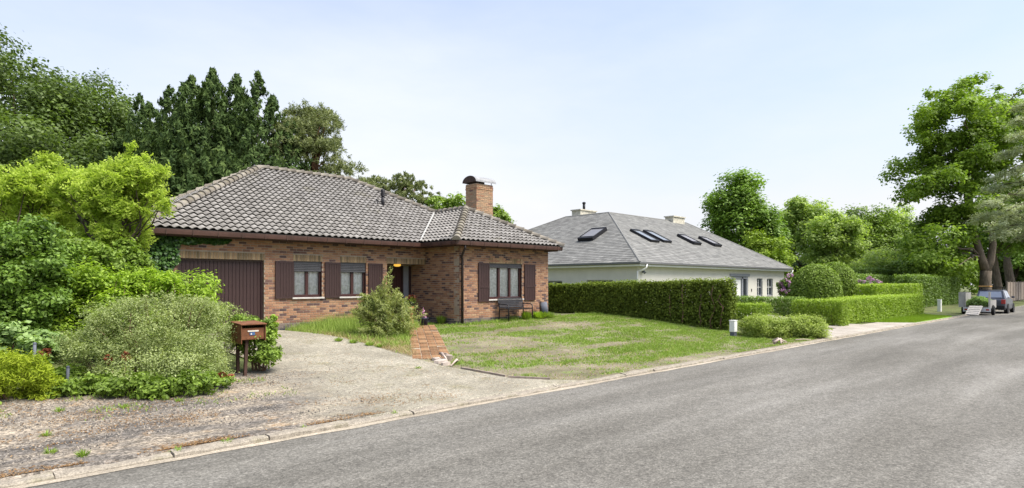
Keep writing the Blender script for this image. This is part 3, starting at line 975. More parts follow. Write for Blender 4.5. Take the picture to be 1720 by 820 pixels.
# ---- windows
def window(x0, x1, z0, z1, pl, mull, roll):
    y = pl + 0.085
    fw_ = 0.06
    fr = MB().box(x0, x0 + fw_, y, y + 0.07, z0, z1).box(x1 - fw_, x1, y, y + 0.07, z0, z1).box(x0 + fw_, x1 - fw_, y, y + 0.07, z0, z0 + 0.08).box(x0 + fw_, x1 - fw_, y, y + 0.07, z1 - 0.06, z1)
    W = HOUSE.part('window', fr, 'redwood', bevel=0.004)
    xs = [x0 + fw_] + mull + [x1 - fw_]
    mm = 0.045
    for m_ in mull:
        HOUSE.part('mullion', MB().box(m_ - mm, m_ + mm, y + 0.003, y + 0.067, z0 + 0.08, z1 - 0.06), 'redwood', W)
    for i in range(len(xs) - 1):
        a = xs[i] + (mm if i else 0)
        b = xs[i + 1] - (mm if i < len(xs) - 2 else 0)
        HOUSE.part('pane', MB().add([(a, y + 0.035, z0 + 0.08), (b, y + 0.035, z0 + 0.08), (b, y + 0.035, z1 - 0.06), (a, y + 0.035, z1 - 0.06)], [(0, 1, 2, 3)]), 'glass', W)
    # lace curtain in folds
    vs_, n = [], 60
    for i in range(n + 1):
        t = i / n
        x = x0 + 0.02 + (x1 - x0 - 0.04) * t
        yy = y + 0.078 + 0.016 * math.sin(t * (x1 - x0) * 38) + 0.008 * math.sin(t * (x1 - x0) * 91 + 1)
        vs_ += [(x, yy, z0 + 0.03), (x, yy + 0.01, z1 - 0.02)]
    HOUSE.part('curtain', MB().add(vs_, [(2 * i, 2 * i + 2, 2 * i + 3, 2 * i + 1) for i in range(n)]), 'lace', W, smooth=True)
    # roller shutter slats
    zz = z1 - 0.005
    n = int(roll / 0.052)
    for i in range(n):
        HOUSE.part('shutter_slat', MB().add([(x0 + 0.01, y - 0.05, zz - 0.050), (x1 - 0.01, y - 0.05, zz - 0.050), (x1 - 0.01, y - 0.058, zz - 0.025), (x0 + 0.01, y - 0.058, zz - 0.025), (x1 - 0.01, y - 0.05, zz), (x0 + 0.01, y - 0.05, zz)], [(0, 1, 2, 3), (3, 2, 4, 5)]), 'rollshutter', W)
        zz -= 0.052
    # reveal boards and sill
    HOUSE.part('reveal', MB().box(x0 - 0.002, x0 + 0.018, pl + 0.02, y, z0, z1), 'brownwood', W)
    HOUSE.part('reveal', MB().box(x1 - 0.018, x1 + 0.002, pl + 0.02, y, z0, z1), 'brownwood', W)
    HOUSE.part('sill', MB().box(x0 - 0.06, x1 + 0.06, pl - 0.055, y + 0.02, z0 - 0.05, z0), 'sill', W, bevel=0.006)
    return W
window(8.42, 9.34, 1.40, 2.50, WF, [8.88], 0.36)
window(9.98, 10.91, 1.40, 2.50, WF, [10.445], 0.36)
window(14.67, 16.31, 1.27, 2.54, BF, [15.22, 15.76], 0.16)
def shutter(x0, x1, z0, z1, pl, mid=False):
    y = pl - 0.045
    S = HOUSE.part('shutter', MB().box(x0, x1, y + 0.022, y + 0.04, z0, z1), 'brownwood')
    f = 0.055
    HOUSE.part('shutter_frame', MB().box(x0, x0 + f, y, y + 0.022, z0, z1).box(x1 - f, x1, y, y + 0.022, z0, z1).box(x0 + f, x1 - f, y, y + 0.022, z0, z0 + f).box(x0 + f, x1 - f, y, y + 0.022, z1 - f, z1), 'brownwood', S)
    if mid:
        zm = z0 + (z1 - z0) * 0.36
        HOUSE.part('rail', MB().box(x0 + f, x1 - f, y - 0.004, y + 0.022, zm, zm + 0.07), 'brownwood', S)
    n = 5
    w = (x1 - x0 - 2 * f) / n
    for i in range(n):
        a = x0 + f + i * w
        HOUSE.part('board', MB().box(a + 0.004, a + w - 0.004, y + 0.008, y + 0.022, z0 + f, z1 - f), 'brownwood', S)
shutter(7.84, 8.40, 1.37, 2.49, WF)
shutter(9.43, 9.96, 1.37, 2.49, WF)
shutter(10.99, 11.53, 1.37, 2.49, WF)
shutter(14.14, 14.65, 1.19, 2.54, BF, True)
shutter(16.42, 16.99, 1.20, 2.54, BF, True)
# ---- porch
HOUSE.part('porch_ceiling', MB().box(11.72, BL, WF + 0.3, PB_Y, 2.50, 2.54), 'soffit')
HOUSE.part('step', MB().box(11.72, BL - 0.01, WF - 0.30, PB_Y, GZ - 0.1, GZ + 0.09), 'concrete_step', bevel=0.01)
dr = HOUSE.part('front_door', MB().box(11.97, 12.93, PB_Y + 0.06, PB_Y + 0.11, GZ + 0.09, 2.42), 'redwood')
for i in range(5):
    a = 12.03 + i * 0.168
    HOUSE.part('board', MB().box(a + 0.005, a + 0.163, PB_Y + 0.045, PB_Y + 0.06, GZ + 0.15, 2.36), 'redwood', dr)
HOUSE.part('handle', MB().tube([(12.85, PB_Y + 0.045, 1.45), (12.85, PB_Y + 0.0, 1.45), (12.75, PB_Y - 0.005, 1.45)], 0.012, 6), 'darkmetal', dr)
HOUSE.part('door_frame', MB().box(11.93, 11.97, PB_Y + 0.02, PB_Y + 0.14, GZ + 0.09, 2.46).box(12.93, 12.99, PB_Y + 0.02, PB_Y + 0.14, GZ + 0.09, 2.46).box(11.97, 12.93, PB_Y + 0.02, PB_Y + 0.14, 2.42, 2.46).box(13.25, BL, PB_Y + 0.02, PB_Y + 0.14, GZ + 0.09, 2.46), 'brownwood', dr)
HOUSE.part('sidelight', MB().box(12.99, 13.25, PB_Y + 0.07, PB_Y + 0.09, GZ + 0.09, 2.46), 'greyframe', dr)
lx, ly = 12.30, 18.22
HOUSE.part('porch_lamp', MB().lathe([(0.05, 0.0), (0.10, 0.012), (0.125, 0.04), (0.125, 0.07), (0.11, 0.085)], (lx, ly, 2.415), 18), 'lamp', smooth=True)
# ---- eaves: gutter ring, soffit
EAVE = [(EX0, EY0), (EXB, EY0), (EXB, EYB), (EX1, EYB), (EX1, EY1), (EX0, EY1)]
def inset(poly, d):
    n = len(poly)
    out = []
    for i in range(n):
        p0, p1, p2 = Vector(poly[i - 1]), Vector(poly[i]), Vector(poly[(i + 1) % n])
        a, b = (p1 - p0).normalized(), (p2 - p1).normalized()
        na, nb_ = Vector((-a.y, a.x)), Vector((-b.y, b.x))
        k = 1 + na.dot(nb_)
        out.append(tuple(p1 + (na + nb_) * (d / k)))
    return out
def ring(mb, loops):
    """loops: list of (polygon, z); quads between consecutive loops"""
    n = len(loops[0][0])
    vs_ = [(p[0], p[1], z) for poly, z in loops for p in poly]
    fs = []
    for k in range(len(loops) - 1):
        for i in range(n):
            a, b = k * n + i, k * n + (i + 1) % n
            fs.append((a, b, b + n, a + n))
    mb.add(vs_, fs)
gut = MB()
ring(gut, [(inset(EAVE, 0.012), 3.205), (inset(EAVE, 0.0), 3.225), (inset(EAVE, 0.004), 3.165), (inset(EAVE, 0.012), 3.10), (inset(EAVE, 0.03), 3.085), (inset(EAVE, 0.13), 3.085), (inset(EAVE, 0.13), 3.2)])
GUT = HOUSE.part('gutter', gut, 'gutter')
for (a, b) in ((0, 1), (1, 2), (2, 3)):
    A_, B_ = Vector(EAVE[a]), Vector(EAVE[b])
    L_ = (B_ - A_).length
    dd = (B_ - A_).normalized()
    nn = Vector((dd.y, -dd.x))
    k = int(L_ / 0.62)
    for i in range(1, k + 1):
        p = A_ + dd * (i * L_ / (k + 0.5))
        q0, q1 = p - dd * 0.011, p + dd * 0.011
        o0, o1 = nn * 0.006, -nn * 0.1
        HOUSE.part('gutter_joint', MB().hexa([(q0.x + o1.x, q0.y + o1.y, 3.079), (q0.x + o0.x, q0.y + o0.y, 3.079), (q1.x + o0.x, q1.y + o0.y, 3.079), (q1.x + o1.x, q1.y + o1.y, 3.079),
                                           (q0.x + o1.x, q0.y + o1.y, 3.228), (q0.x + o0.x, q0.y + o0.y, 3.228), (q1.x + o0.x, q1.y + o0.y, 3.228), (q1.x + o1.x, q1.y + o1.y, 3.228)]), 'soffit', GUT)
sof = MB()
ring(sof, [(inset(EAVE, 0.12), 3.21), (inset(EAVE, 0.135), 3.05), (inset(EAVE, 0.155), 3.05), (inset(EAVE, 0.155), 3.09), (inset(EAVE, 0.56), 3.09)])
HOUSE.part('soffit', sof, 'soffit')
# ---- downpipe at the wing's corner
dpx, dpy = 13.42, BF - 0.055
dp = HOUSE.part('downpipe', MB().tube([(13.20, EYB + 0.07, 3.09), (13.20, EYB + 0.07, 2.99), (13.36, dpy, 2.72), (dpx - .02, dpy, 2.62), (dpx - .02, dpy, GZ - 0.06)], 0.04, 10), 'dpipe', smooth=True)
for z_ in (2.45, 1.7, 0.9):
    HOUSE.part('bracket', MB().tube([(dpx - .02, dpy, z_), (dpx - .02, dpy, z_ + 0.03)], 0.05, 10), 'dpipe', dp)
# ---- roof
def zr(i):
    return ZE + PITCH * i
RD = (EY1 - EY0) / 2
R1 = (EX0 + RD, EY0 + RD, zr(RD))
R2 = (EX1 - RD, EY0 + RD, zr(RD))
S_ = (EX1 - EXB) / 2
PP = (EXB + S_, EYB + S_, zr(S_))
VV = (EXB + S_, EY0 + S_, zr(S_))
A0, B0, C0, D0 = (EX0, EY0, ZE), (EXB, EY0, ZE), (EXB, EYB, ZE), (EX1, EYB, ZE)
K0, L0 = (EX1, EY1, ZE), (EX0, EY1, ZE)
un = MB()
dn = lambda p: (p[0], p[1], p[2] - 0.0)
for poly in ([A0, B0, VV, R2, R1], [B0, C0, PP, VV], [C0, D0, PP], [D0, K0, R2, VV, PP], [K0, L0, R1, R2], [L0, A0, R1]):
    un.add(poly, [tuple(range(len(poly)))])
ROOF = HOUSE.part('roof', un, 'underlay')
TW, TLn, EXPO, TTH = 0.212, 0.30, 0.252, 0.034
def tile_mesh(tone, mat='tile'):
    n = 8
    prof = []
    for i in range(n + 1):
        t = i / n
        prof.append((t * (TW + 0.012) - TW / 2, 0.026 * math.cos(2 * PI * (t - 0.40)) + 0.02))
    vs_ = []
    for x, h in prof:
        vs_ += [(x, 0.0, h + TTH - 0.015), (x, 0.0, h + TTH), (x, TLn, h + 0.0)]
    fs = []
    for i in range(n):
        a, b = 3 * i, 3 * i + 3
        fs += [(a + 1, b + 1, b + 2, a + 2), (a, b, b + 1, a + 1)]
    me = MB().add(vs_, fs, tone).mesh('roof_tile')
    me.polygons.foreach_set('use_smooth', [k % 2 == 0 for k in range(len(me.polygons))])
    me.materials.append(M[mat])
    return me
TT = np.linspace(0.05, 0.95, 8)
tmesh = [tile_mesh(float(t)) for t in TT]
tbase = np.array([v.co[:] for v in tmesh[0].vertices])
tfaces = [tuple(p.vertices) for p in tmesh[0].polygons]
g = np.random.default_rng(12)
tiles = []
stuff_parts = MB()
clip_bm = []
def inside(poly, p):
    r = True
    n = len(poly)
    for i in range(n):
        a, b = poly[i], poly[(i + 1) % n]
        if (b[0] - a[0]) * (p[1] - a[1]) - (b[1] - a[1]) * (p[0] - a[0]) < -1e-6:
            r = False
    return r
def tile_face(poly3, udir, vdir, visible):
    """poly3 convex polygon in plan order, udir along the eave, vdir up the slope in plan"""
    o = Vector(poly3[0])
    U = Vector((*udir, 0))
    W = Vector((vdir[0], vdir[1], PITCH)).normalized()
    N = U.cross(W)
    if N.z < 0:
        N = -N
    p2 = [((Vector(p) - o).dot(U), (Vector(p) - o).dot(W)) for p in poly3]
    ar = sum(p2[i][0] * p2[(i + 1) % len(p2)][1] - p2[(i + 1) % len(p2)][0] * p2[i][1] for i in range(len(p2)))
    if ar < 0:
        p2 = p2[::-1]
    umin, umax = min(p[0] for p in p2), max(p[0] for p in p2)
    vmax = max(p[1] for p in p2)
    row = 0
    v = 0.035
    tilt = TTH / EXPO
    while v < vmax:
        ncol = int((umax - umin) / TW) + 2
        for c in range(ncol):
            u = umin + (c + 0.5) * TW + (0.0)
            corners = [(u - TW / 2, v), (u + TW / 2, v), (u + TW / 2, v + EXPO), (u - TW / 2, v + EXPO)]
            ins = [inside(p2, q) for q in corners]
            low = v <= 0.04
            if low:
                ins = [inside(p2, (q[0], max(q[1], 0.01))) for q in corners]
            if not any(ins) and not inside(p2, (u, v + EXPO / 2)):
                continue
            p = o + U * u + W * v + N * (0.018)
            jit = g.normal(0, 0.006)
            ww = (W - N * tilt * 0.55).normalized()
            nn_ = U.cross(ww)
            if nn_.z < 0:
                nn_ = -nn_
            mt = Matrix((( U.x, ww.x, nn_.x, p.x), (U.y, ww.y, nn_.y, p.y), (U.z, ww.z, nn_.z, p.z + jit * 0.3), (0, 0, 0, 1)))
            tn = float(np.clip(g.normal(0.5, 0.2), 0.02, 0.98))
            up_clip = v + TLn > vmax
            if all(ins) and inside(p2, (u - TW / 2, v + TLn)) and inside(p2, (u + TW / 2, v + TLn)):
                tiles.append((mt, tn, visible))
            else:
                # cut the tile at hips and valleys
                bm = bmesh.new()
                bv = [bm.verts.new(mt @ Vector(q)) for q in tbase]
                for f in tfaces:
                    bm.faces.new([bv[i] for i in f])
                for i in range(len(p2)):
                    a, b = p2[i], p2[(i + 1) % len(p2)]
                    if abs(a[1]) < 1e-6 and abs(b[1]) < 1e-6:
                        continue
                    d2 = Vector((b[0] - a[0], b[1] - a[1])).normalized()
                    nrm = -(U * (-d2.y) + W * d2.x)
                    co = o + U * a[0] + W * a[1]
                    bmesh.ops.bisect_plane(bm, geom=bm.verts[:] + bm.edges[:] + bm.faces[:], plane_co=co, plane_no=nrm, clear_outer=True)
                bm.verts.index_update()
                if len(bm.faces):
                    stuff_parts.add([q.co[:] for q in bm.verts], [tuple(x.index for x in f.verts) for f in bm.faces], tn)
                bm.free()
        v += EXPO
        row += 1
tile_face([A0, B0, VV, R2, R1], (1, 0), (0, 1), True)
tile_face([C0, D0, PP], (1, 0), (0, 1), True)
tile_face([B0, C0, PP, VV], (0, -1), (1, 0), True)
DV = (EX1, VV[1], ZE)
tile_face([DV, K0, R2, VV], (0, 1), (-1, 0), False)
tile_face([D0, DV, VV, PP], (0, 1), (-1, 0), False)
tile_face([L0, A0, R1], (0, -1), (1, 0), False)
def tshow(t):
    if not t[2]:
        return 0
    p = t[0].translation - cam.location
    d = p.x * FWD[0] + p.y * FWD[1]
    px = 860 + FPX * (p.x * RGT[0] + p.y * RGT[1]) / d
    return 0 if px < 290 else 1 / d
tiles.sort(key=tshow, reverse=True)
for mt, tn, vis in tiles[:300]:
    HOUSE.inst('roof_tile', tmesh[int(np.argmin(abs(TT - tn)))], mt, ROOF)
for mt, tn, vis in tiles[300:]:
    stuff_parts.add([(mt @ Vector(q))[:] for q in tbase], tfaces, tn)
HOUSE.part('tile_field', stuff_parts, 'tile', ROOF, kind='stuff', smooth=False)
# hip and ridge caps, one by one
def cap_mesh(tone):
    n = 8
    vs_ = []
    L = 0.40
    st = [(0.0, 0.150), (0.05, 0.150), (0.055, 0.132), (L, 0.112)]
    for y, r in st:
        for i in range(n + 1):
            a = PI * i / n
            vs_.append((r * math.cos(a), y, r * 0.95 * math.sin(a)))
    fs = [(k * (n + 1) + i, k * (n + 1) + i + 1, (k + 1) * (n + 1) + i + 1, (k + 1) * (n + 1) + i) for k in range(len(st) - 1) for i in range(n)]
    fs.append(tuple(range(n + 1)))
    me = MB().add(vs_, fs, tone).mesh('ridge_tile')
    me.polygons.foreach_set('use_smooth', [True] * (len(me.polygons) - 1) + [False])
    me.materials.append(M['hipcap'])
    return me
caps = [cap_mesh(t) for t in (0.1, 0.35, 0.6, 0.85)]
for a, b in ((A0, R1), (R1, R2), (VV, R2), (PP, VV), (C0, PP), (D0, PP), (L0, R1), (K0, R2)):
    a, b = Vector(a), Vector(b)
    if abs(a.z - b.z) < 1e-3:
        a, b = (b, a) if a.x < b.x else (a, b)
    L = (b - a).length
    n = max(1, round(L / 0.335))
    d = (b - a).normalized()
    x = d.cross(Vector((0, 0, 1))).normalized()
    z = x.cross(d)
    for i in range(n):
        p = a + d * (L * i / n - 0.02) + z * 0.035
        dz_ = (d - z * 0.03).normalized()
        zz = x.cross(dz_)
        HOUSE.inst('ridge_tile', caps[int(g.integers(4))], Matrix(((x.x, dz_.x, zz.x, p.x), (x.y, dz_.y, zz.y, p.y), (x.z, dz_.z, zz.z, p.z), (0, 0, 0, 1))), ROOF)
# valley flashing
vb, vt = Vector(B0), Vector(VV)
d = (vt - vb).normalized()
up_ = Vector((0, 0, 1))
sd = Vector((-1, 1, 0)).normalized()
l1 = Vector((-1, 0, 0)) * 0.075 + up_ * 0.075
l2 = Vector((0, -1, 0)) * 0.075 + up_ * 0.075
e_ = up_ * 0.055
HOUSE.part('valley_flashing', MB().add([vb + e_ + l1 * .8, vb + e_, vb + e_ + l2 * .8, vt + e_ + l1 * .8, vt + e_, vt + e_ + l2 * .8], [(0, 1, 4, 3), (1, 2, 5, 4)]), 'lead', ROOF)
# vent pipe through the front slope
vx, vy = at(643, 24.35)
def roofz(y):
    return ZE + PITCH * (y - EY0)
r3 = Vector((FWD[0] + RGT[0] * (643 - 860) / FPX, FWD[1] + RGT[1] * (643 - 860) / FPX, (HOR - 345) / FPX))
t_ = (ZE + 0.03 - PITCH * EY0 - 1.8) / (r3.z - PITCH * r3.y)
vp = Vector((0, 0, 1.8)) + r3 * t_
vpz = float(vp.z)
vent = HOUSE.part('vent_pipe', MB().tube([(vp.x, vp.y, vpz - 0.1), (vp.x, vp.y, vpz + 0.36)], 0.062, 12), 'darkmetal', ROOF, smooth=True)
for k in range(4):
    HOUSE.part('vent_ring', MB().tube([(vp.x, vp.y, vpz + 0.36 + 0.05 * k), (vp.x, vp.y, vpz + 0.385 + 0.05 * k), (vp.x, vp.y, vpz + 0.40 + 0.05 * k)], [0.088, 0.08, 0.055], 12), 'darkmetal', ROOF)
HOUSE.part('vent_hood', MB().lathe([(0.085, 0.0), (0.06, 0.06), (0.005, 0.075)], (vp.x, vp.y, vpz + 0.55), 12), 'darkmetal', ROOF)
HOUSE.part('roof_hook', MB().tube([(vp.x - .26, vp.y - .05, vpz + 0.0), (vp.x - .26, vp.y - .05, vpz + .16), (vp.x - .2, vp.y - .05, vpz + .13), (vp.x - .33, vp.y - .05, vpz + .2)], 0.018, 6), 'darkmetal', ROOF)
# ---- chimney
CX0, CX1, CY0, CY1 = 16.4, 17.3, 18.7, 19.38
CZ0, CZT = 3.9, 5.86
CH = HOUSE.part('chimney', MB().box(CX0 + 0.008, CX1 - 0.008, CY0 + 0.008, CY1 - 0.008, CZ0 - 0.6, CZT), 'mortar')
cb = []
for (u0, u1, axis, pl, sgn) in ((CX0, CX1, 'x', CY0, -1), (CY0 + 0.03, CY1, 'y', CX0, -1), (CY0 + 0.03, CY1, 'y', CX1, 1)):
    zt = CZ0
    for p, q, z, h, k in courses(u0, u1, CZ0, CZT, [], 1 if axis == 'y' else 0):
        pr = -0.022 * sgn if False else 0
        off = 0.018 if CZT - 0.24 < z < CZT - 0.15 else 0.0
        c = ((p + q) / 2, pl + sgn * off, z + h / 2) if axis == 'x' else (pl + sgn * off, (p + q) / 2, z + h / 2)
        cb.append((c, q - p, h, {'x': 0, 'y': -PI / 2 if sgn < 0 else PI / 2}[axis], 'brick', float(np.clip(g.normal(0.9, 0.24), 0.1, 1))))
g = np.random.default_rng(31)
brick_stuff(cb, 'brick', 'chimney_bricks', CH)
capx0, capx1 = CX0 - 0.10, CX1 + 0.10
cyc, crad = (CY0 + CY1) / 2, 0.43
arc = MB()
n = 12
vs_ = []
for x in (capx0, capx1):
    for rr_ in (crad, crad - 0.02):
        for i in range(n + 1):
            a = PI * i / n
            vs_.append((x, cyc + rr_ * math.cos(a), CZT + 0.06 + rr_ * 0.62 * math.sin(a)))
m_ = n + 1
fs = []
for i in range(n):
    fs += [(i, i + 1, 2 * m_ + i + 1, 2 * m_ + i), (m_ + i, 3 * m_ + i, 3 * m_ + i + 1, m_ + i + 1), (i, m_ + i, m_ + i + 1, i + 1), (2 * m_ + i, 2 * m_ + i + 1, 3 * m_ + i + 1, 3 * m_ + i)]
HOUSE.part('chimney_cowl', arc.add(vs_, fs), 'palecap', CH)
HOUSE.part('cowl_end', MB().add([(capx0 + 0.01, cyc + (crad - 0.022) * math.cos(PI * i / n), CZT + 0.06 + (crad - 0.022) * 0.62 * math.sin(PI * i / n)) for i in range(n + 1)] + [(capx0 + 0.03, cyc + (crad - 0.022) * math.cos(PI * i / n), CZT + 0.06 + (crad - 0.022) * 0.62 * math.sin(PI * i / n)) for i in range(n + 1)], [tuple(range(n + 1)), tuple(range(n + 1, 2 * n + 2))]), 'rustcap', CH)
HOUSE.part('flue_box', MB().box(CX0 + 0.08, CX0 + 0.52, CY0 + 0.1, CY1 - 0.1, CZT, CZT + 0.16), 'rustcap', CH)
for px_, py_ in ((CX1 - 0.06, CY0 + 0.04), (CX1 - 0.06, CY1 - 0.04), (CX0 + 0.05, CY0 + 0.04), (CX0 + 0.05, CY1 - 0.04)):
    HOUSE.part('cowl_leg', MB().tube([(px_, py_, CZT - 0.02), (px_, py_, CZT + 0.20)], 0.014, 6), 'rustcap', CH)

# ================================================================== white house next door
NE = (29.82, 19.95)
NZ, NP = 3.06, 0.498
NRUN = 8.36
NB = Thing('white_house', 'white rendered house with big grey slate roof and roof windows behind the hedge', 'house', (30.3, 20.5, 0.4))
E_ = (29.82, 19.95, NZ)
P_ = (38.18, 28.31, NZ + NP * NRUN)
Q_ = (38.18, 32.63, NZ + NP * NRUN)
N_ = (29.82, 40.99, NZ)
SS = (51.85, 19.95, NZ)
RR_ = (49.48, 28.31, NZ + NP * NRUN)
T_ = (51.85, 36.67, NZ)
I_ = (46.54, 36.67, NZ)
MM = (46.54, 40.99, NZ)
un = MB()
for poly in ([E_, SS, RR_, P_], [N_, E_, P_, Q_], [SS, T_, RR_], [RR_, T_, I_, P_], [P_, I_, MM, Q_], [Q_, MM, N_]):
    un.add(poly, [tuple(range(len(poly)))])
NROOF = NB.part('roof', un, 'slate')
def slates(poly3, udir, vdir, pitch, seed):
    g = np.random.default_rng(seed)
    o = Vector(poly3[0])
    U = Vector((*udir, 0))
    W = Vector((vdir[0], vdir[1], pitch)).normalized()
    N = U.cross(W)
    N = -N if N.z < 0 else N
    p2 = [((Vector(p) - o).dot(U), (Vector(p) - o).dot(W)) for p in poly3]
    vmax = max(p[1] for p in p2)
    def span(v):
        xs = []
        for i in range(len(p2)):
            (a, b), (c, d) = p2[i], p2[(i + 1) % len(p2)]
            if (b - v) * (d - v) <= 0 and b != d:
                xs.append(a + (c - a) * (v - b) / (d - b))
        return (min(xs), max(xs)) if len(xs) > 1 else None
    mb = MB()
    ex, sw, th_ = 0.27, 0.36, 0.016
    v, row = 0.0, 0
    while v < vmax - 0.05:
        a0, a1 = span(v + 0.001), span(min(v + ex, vmax - 0.002))
        if a0 and a1:
            u = a0[0] - (sw / 2 if row % 2 else 0)
            while u < a0[1]:
                l0, r0 = max(u, a0[0]), min(u + sw - 0.008, a0[1])
                l1, r1 = max(u, a1[0]), min(u + sw - 0.008, a1[1])
                if r0 - l0 > 0.03:
                    if r1 <= l1:
                        l1 = r1 = min(max((l0 + r0) / 2, a1[0]), a1[1])
                    e = abs(g.normal(0, 0.003))
                    t = float(np.clip(g.normal(0.5, 0.2), 0, 1))
                    z0, z1 = th_ + 0.012 + e, 0.012
                    P = [o + U * l0 + W * v + N * z0, o + U * r0 + W * v + N * z0, o + U * r1 + W * (v + ex) + N * z1, o + U * l1 + W * (v + ex) + N * z1, o + U * l0 + W * v + N * 0.004, o + U * r0 + W * v + N * 0.004]
                    mb.add(P, [(0, 1, 2, 3), (4, 5, 1, 0)], t)
                u += sw
        v += ex
        row += 1
    return mb
NB.part('slates', slates([E_, SS, RR_, P_], (1, 0), (0, 1), NP, 1), 'slate', NROOF, kind='stuff')
NB.part('slates', slates([N_, E_, P_, Q_], (0, -1), (1, 0), NP, 2), 'slate', NROOF, kind='stuff')
for a, b in ((E_, P_), (P_, RR_), (P_, Q_), (SS, RR_), (N_, Q_)):
    a, b = Vector(a), Vector(b)
    NB.part('ridge_strip', MB().tube([a + Vector((0, 0, 0.0)), b + Vector((0, 0, 0.0))], 0.07, 8), 'slate', NROOF)
# walls
nw = MB()
nwx, nwy = 30.32, 20.47
WO = [(42.0, 44.75, 0.0, 2.37), (46.25, 47.25, 0.9, 2.24), (48.05, 49.15, 0.9, 2.24)]
panel(nw, nwx, 51.35, 0.1, NZ + 0.1, WO, lambda a, b, c, d: nw.box(a, b, nwy, nwy + 0.3, c, d))
WW = [(22.2, 24.2, 0.9, 2.05), (26.2, 27.9, 0.9, 2.02)]
panel(nw, nwy + 0.3, 40.4, 0.1, NZ + 0.1, WW, lambda a, b, c, d: nw.box(nwx, nwx + 0.3, a, b, c, d))
nw.box(51.05, 51.35, nwy + 0.3, 36.1, 0.1, NZ + 0.1)
NB.part('wall', nw, 'render')
NE_ = [(29.82, 19.95), (51.85, 19.95), (51.85, 36.67), (46.54, 36.67), (46.54, 40.99), (29.82, 40.99)]
fa = MB()
ring(fa, [(inset(NE_, 0.10), 3.02), (inset(NE_, 0.10), 2.84), (inset(NE_, 0.55), 2.84)])
NB.part('fascia', fa, 'white')
gu = MB()
ring(gu, [(inset(NE_, 0.02), 3.06), (inset(NE_, -0.04), 3.07), (inset(NE_, -0.03), 2.98), (inset(NE_, 0.02), 2.945), (inset(NE_, 0.098), 2.945), (inset(NE_, 0.098), 3.05)])
NB.part('gutter', gu, 'zinc')
NB.part('downpipe', MB().tube([(30.55, 19.97, 2.95), (30.5, 19.97, 2.75), (30.42, 20.2, 2.62), (30.25, 20.40, 2.55), (30.25, 20.40, 0.3)], 0.05, 8), 'white', smooth=True)
NB.part('downpipe', MB().tube([(51.8, 19.95, 2.95), (51.75, 19.97, 2.75), (51.5, 20.25, 2.5), (51.42, 20.40, 2.4), (51.42, 20.40, 0.3)], 0.05, 8), 'white', smooth=True)
NB.part('outdoor_lamp', MB().tube([(30.75, 20.42, 2.5), (30.75, 20.3, 2.55), (30.75, 20.22, 2.45)], [0.05, 0.06, 0.09], 8), 'greyplastic')
# door with grey surround
ND = NB.part('front_door', MB().box(42.45, 43.75, nwy + 0.10, nwy + 0.16, 0.3, 2.2), 'white')
NB.part('door_frame', MB().box(42.0, 42.4, nwy + 0.02, nwy + 0.22, 0.3, 2.37).box(43.78, 43.98, nwy + 0.02, nwy + 0.22, 0.3, 2.37).box(44.55, 44.75, nwy + 0.02, nwy + 0.22, 0.3, 2.37).box(42.4, 44.55, nwy + 0.02, nwy + 0.22, 2.2, 2.37), 'greyframe', ND)
NB.part('lintel', MB().box(41.8, 44.95, nwy - 0.05, nwy + 0.02, 2.37, 2.55), 'greyframe', ND)
NB.part('side_pane', MB().box(43.98, 44.55, nwy + 0.14, nwy + 0.16, 0.3, 2.2), 'darkglass', ND)
NB.part('letter_slot', MB().box(42.9, 43.2, nwy + 0.085, nwy + 0.10, 1.75, 1.85), 'greyframe', ND)
NB.part('doorbell', MB().box(45.25, 45.35, nwy - 0.03, nwy, 1.25, 1.45), 'darkmetal')
def nwin(x0, x1, z0, z1, axis='x'):
    def bx(a, b, c, d, e, f):
        return MB().box(a, b, c, d, e, f) if axis == 'x' else MB().box(c, d, a, b, e, f)
    pl = nwy if axis == 'x' else nwx
    w = NB.part('window', bx(x0, x0 + 0.08, pl + 0.1, pl + 0.18, z0, z1), 'greyframe')
    NB.part('frame', bx(x1 - 0.08, x1, pl + 0.1, pl + 0.18, z0, z1), 'greyframe', w)
    NB.part('frame', bx(x0 + 0.08, x1 - 0.08, pl + 0.1, pl + 0.18, z1 - 0.08, z1), 'greyframe', w)
    NB.part('frame', bx(x0 + 0.08, x1 - 0.08, pl + 0.1, pl + 0.18, z0, z0 + 0.08), 'greyframe', w)
    NB.part('mullion', bx((x0 + x1) / 2 - 0.03, (x0 + x1) / 2 + 0.03, pl + 0.11, pl + 0.17, z0 + 0.08, z1 - 0.08), 'white', w)
    NB.part('glazing_bar', bx(x0 + 0.08, x1 - 0.08, pl + 0.12, pl + 0.16, (z0 + z1) / 2 - 0.02, (z0 + z1) / 2 + 0.02), 'white', w)
    NB.part('pane', bx(x0 + 0.08, x1 - 0.08, pl + 0.145, pl + 0.155, z0 + 0.08, z1 - 0.08), 'darkglass', w)
    NB.part('sill', bx(x0 - 0.08, x1 + 0.08, pl - 0.05, pl + 0.1, z0 - 0.06, z0), 'sill', w)
nwin(46.25, 47.25, 0.9, 2.24)
nwin(48.05, 49.15, 0.9, 2.24)
nwin(22.2, 24.2, 0.9, 2.05, 'y')
nwin(26.2, 27.9, 0.9, 2.02, 'y')
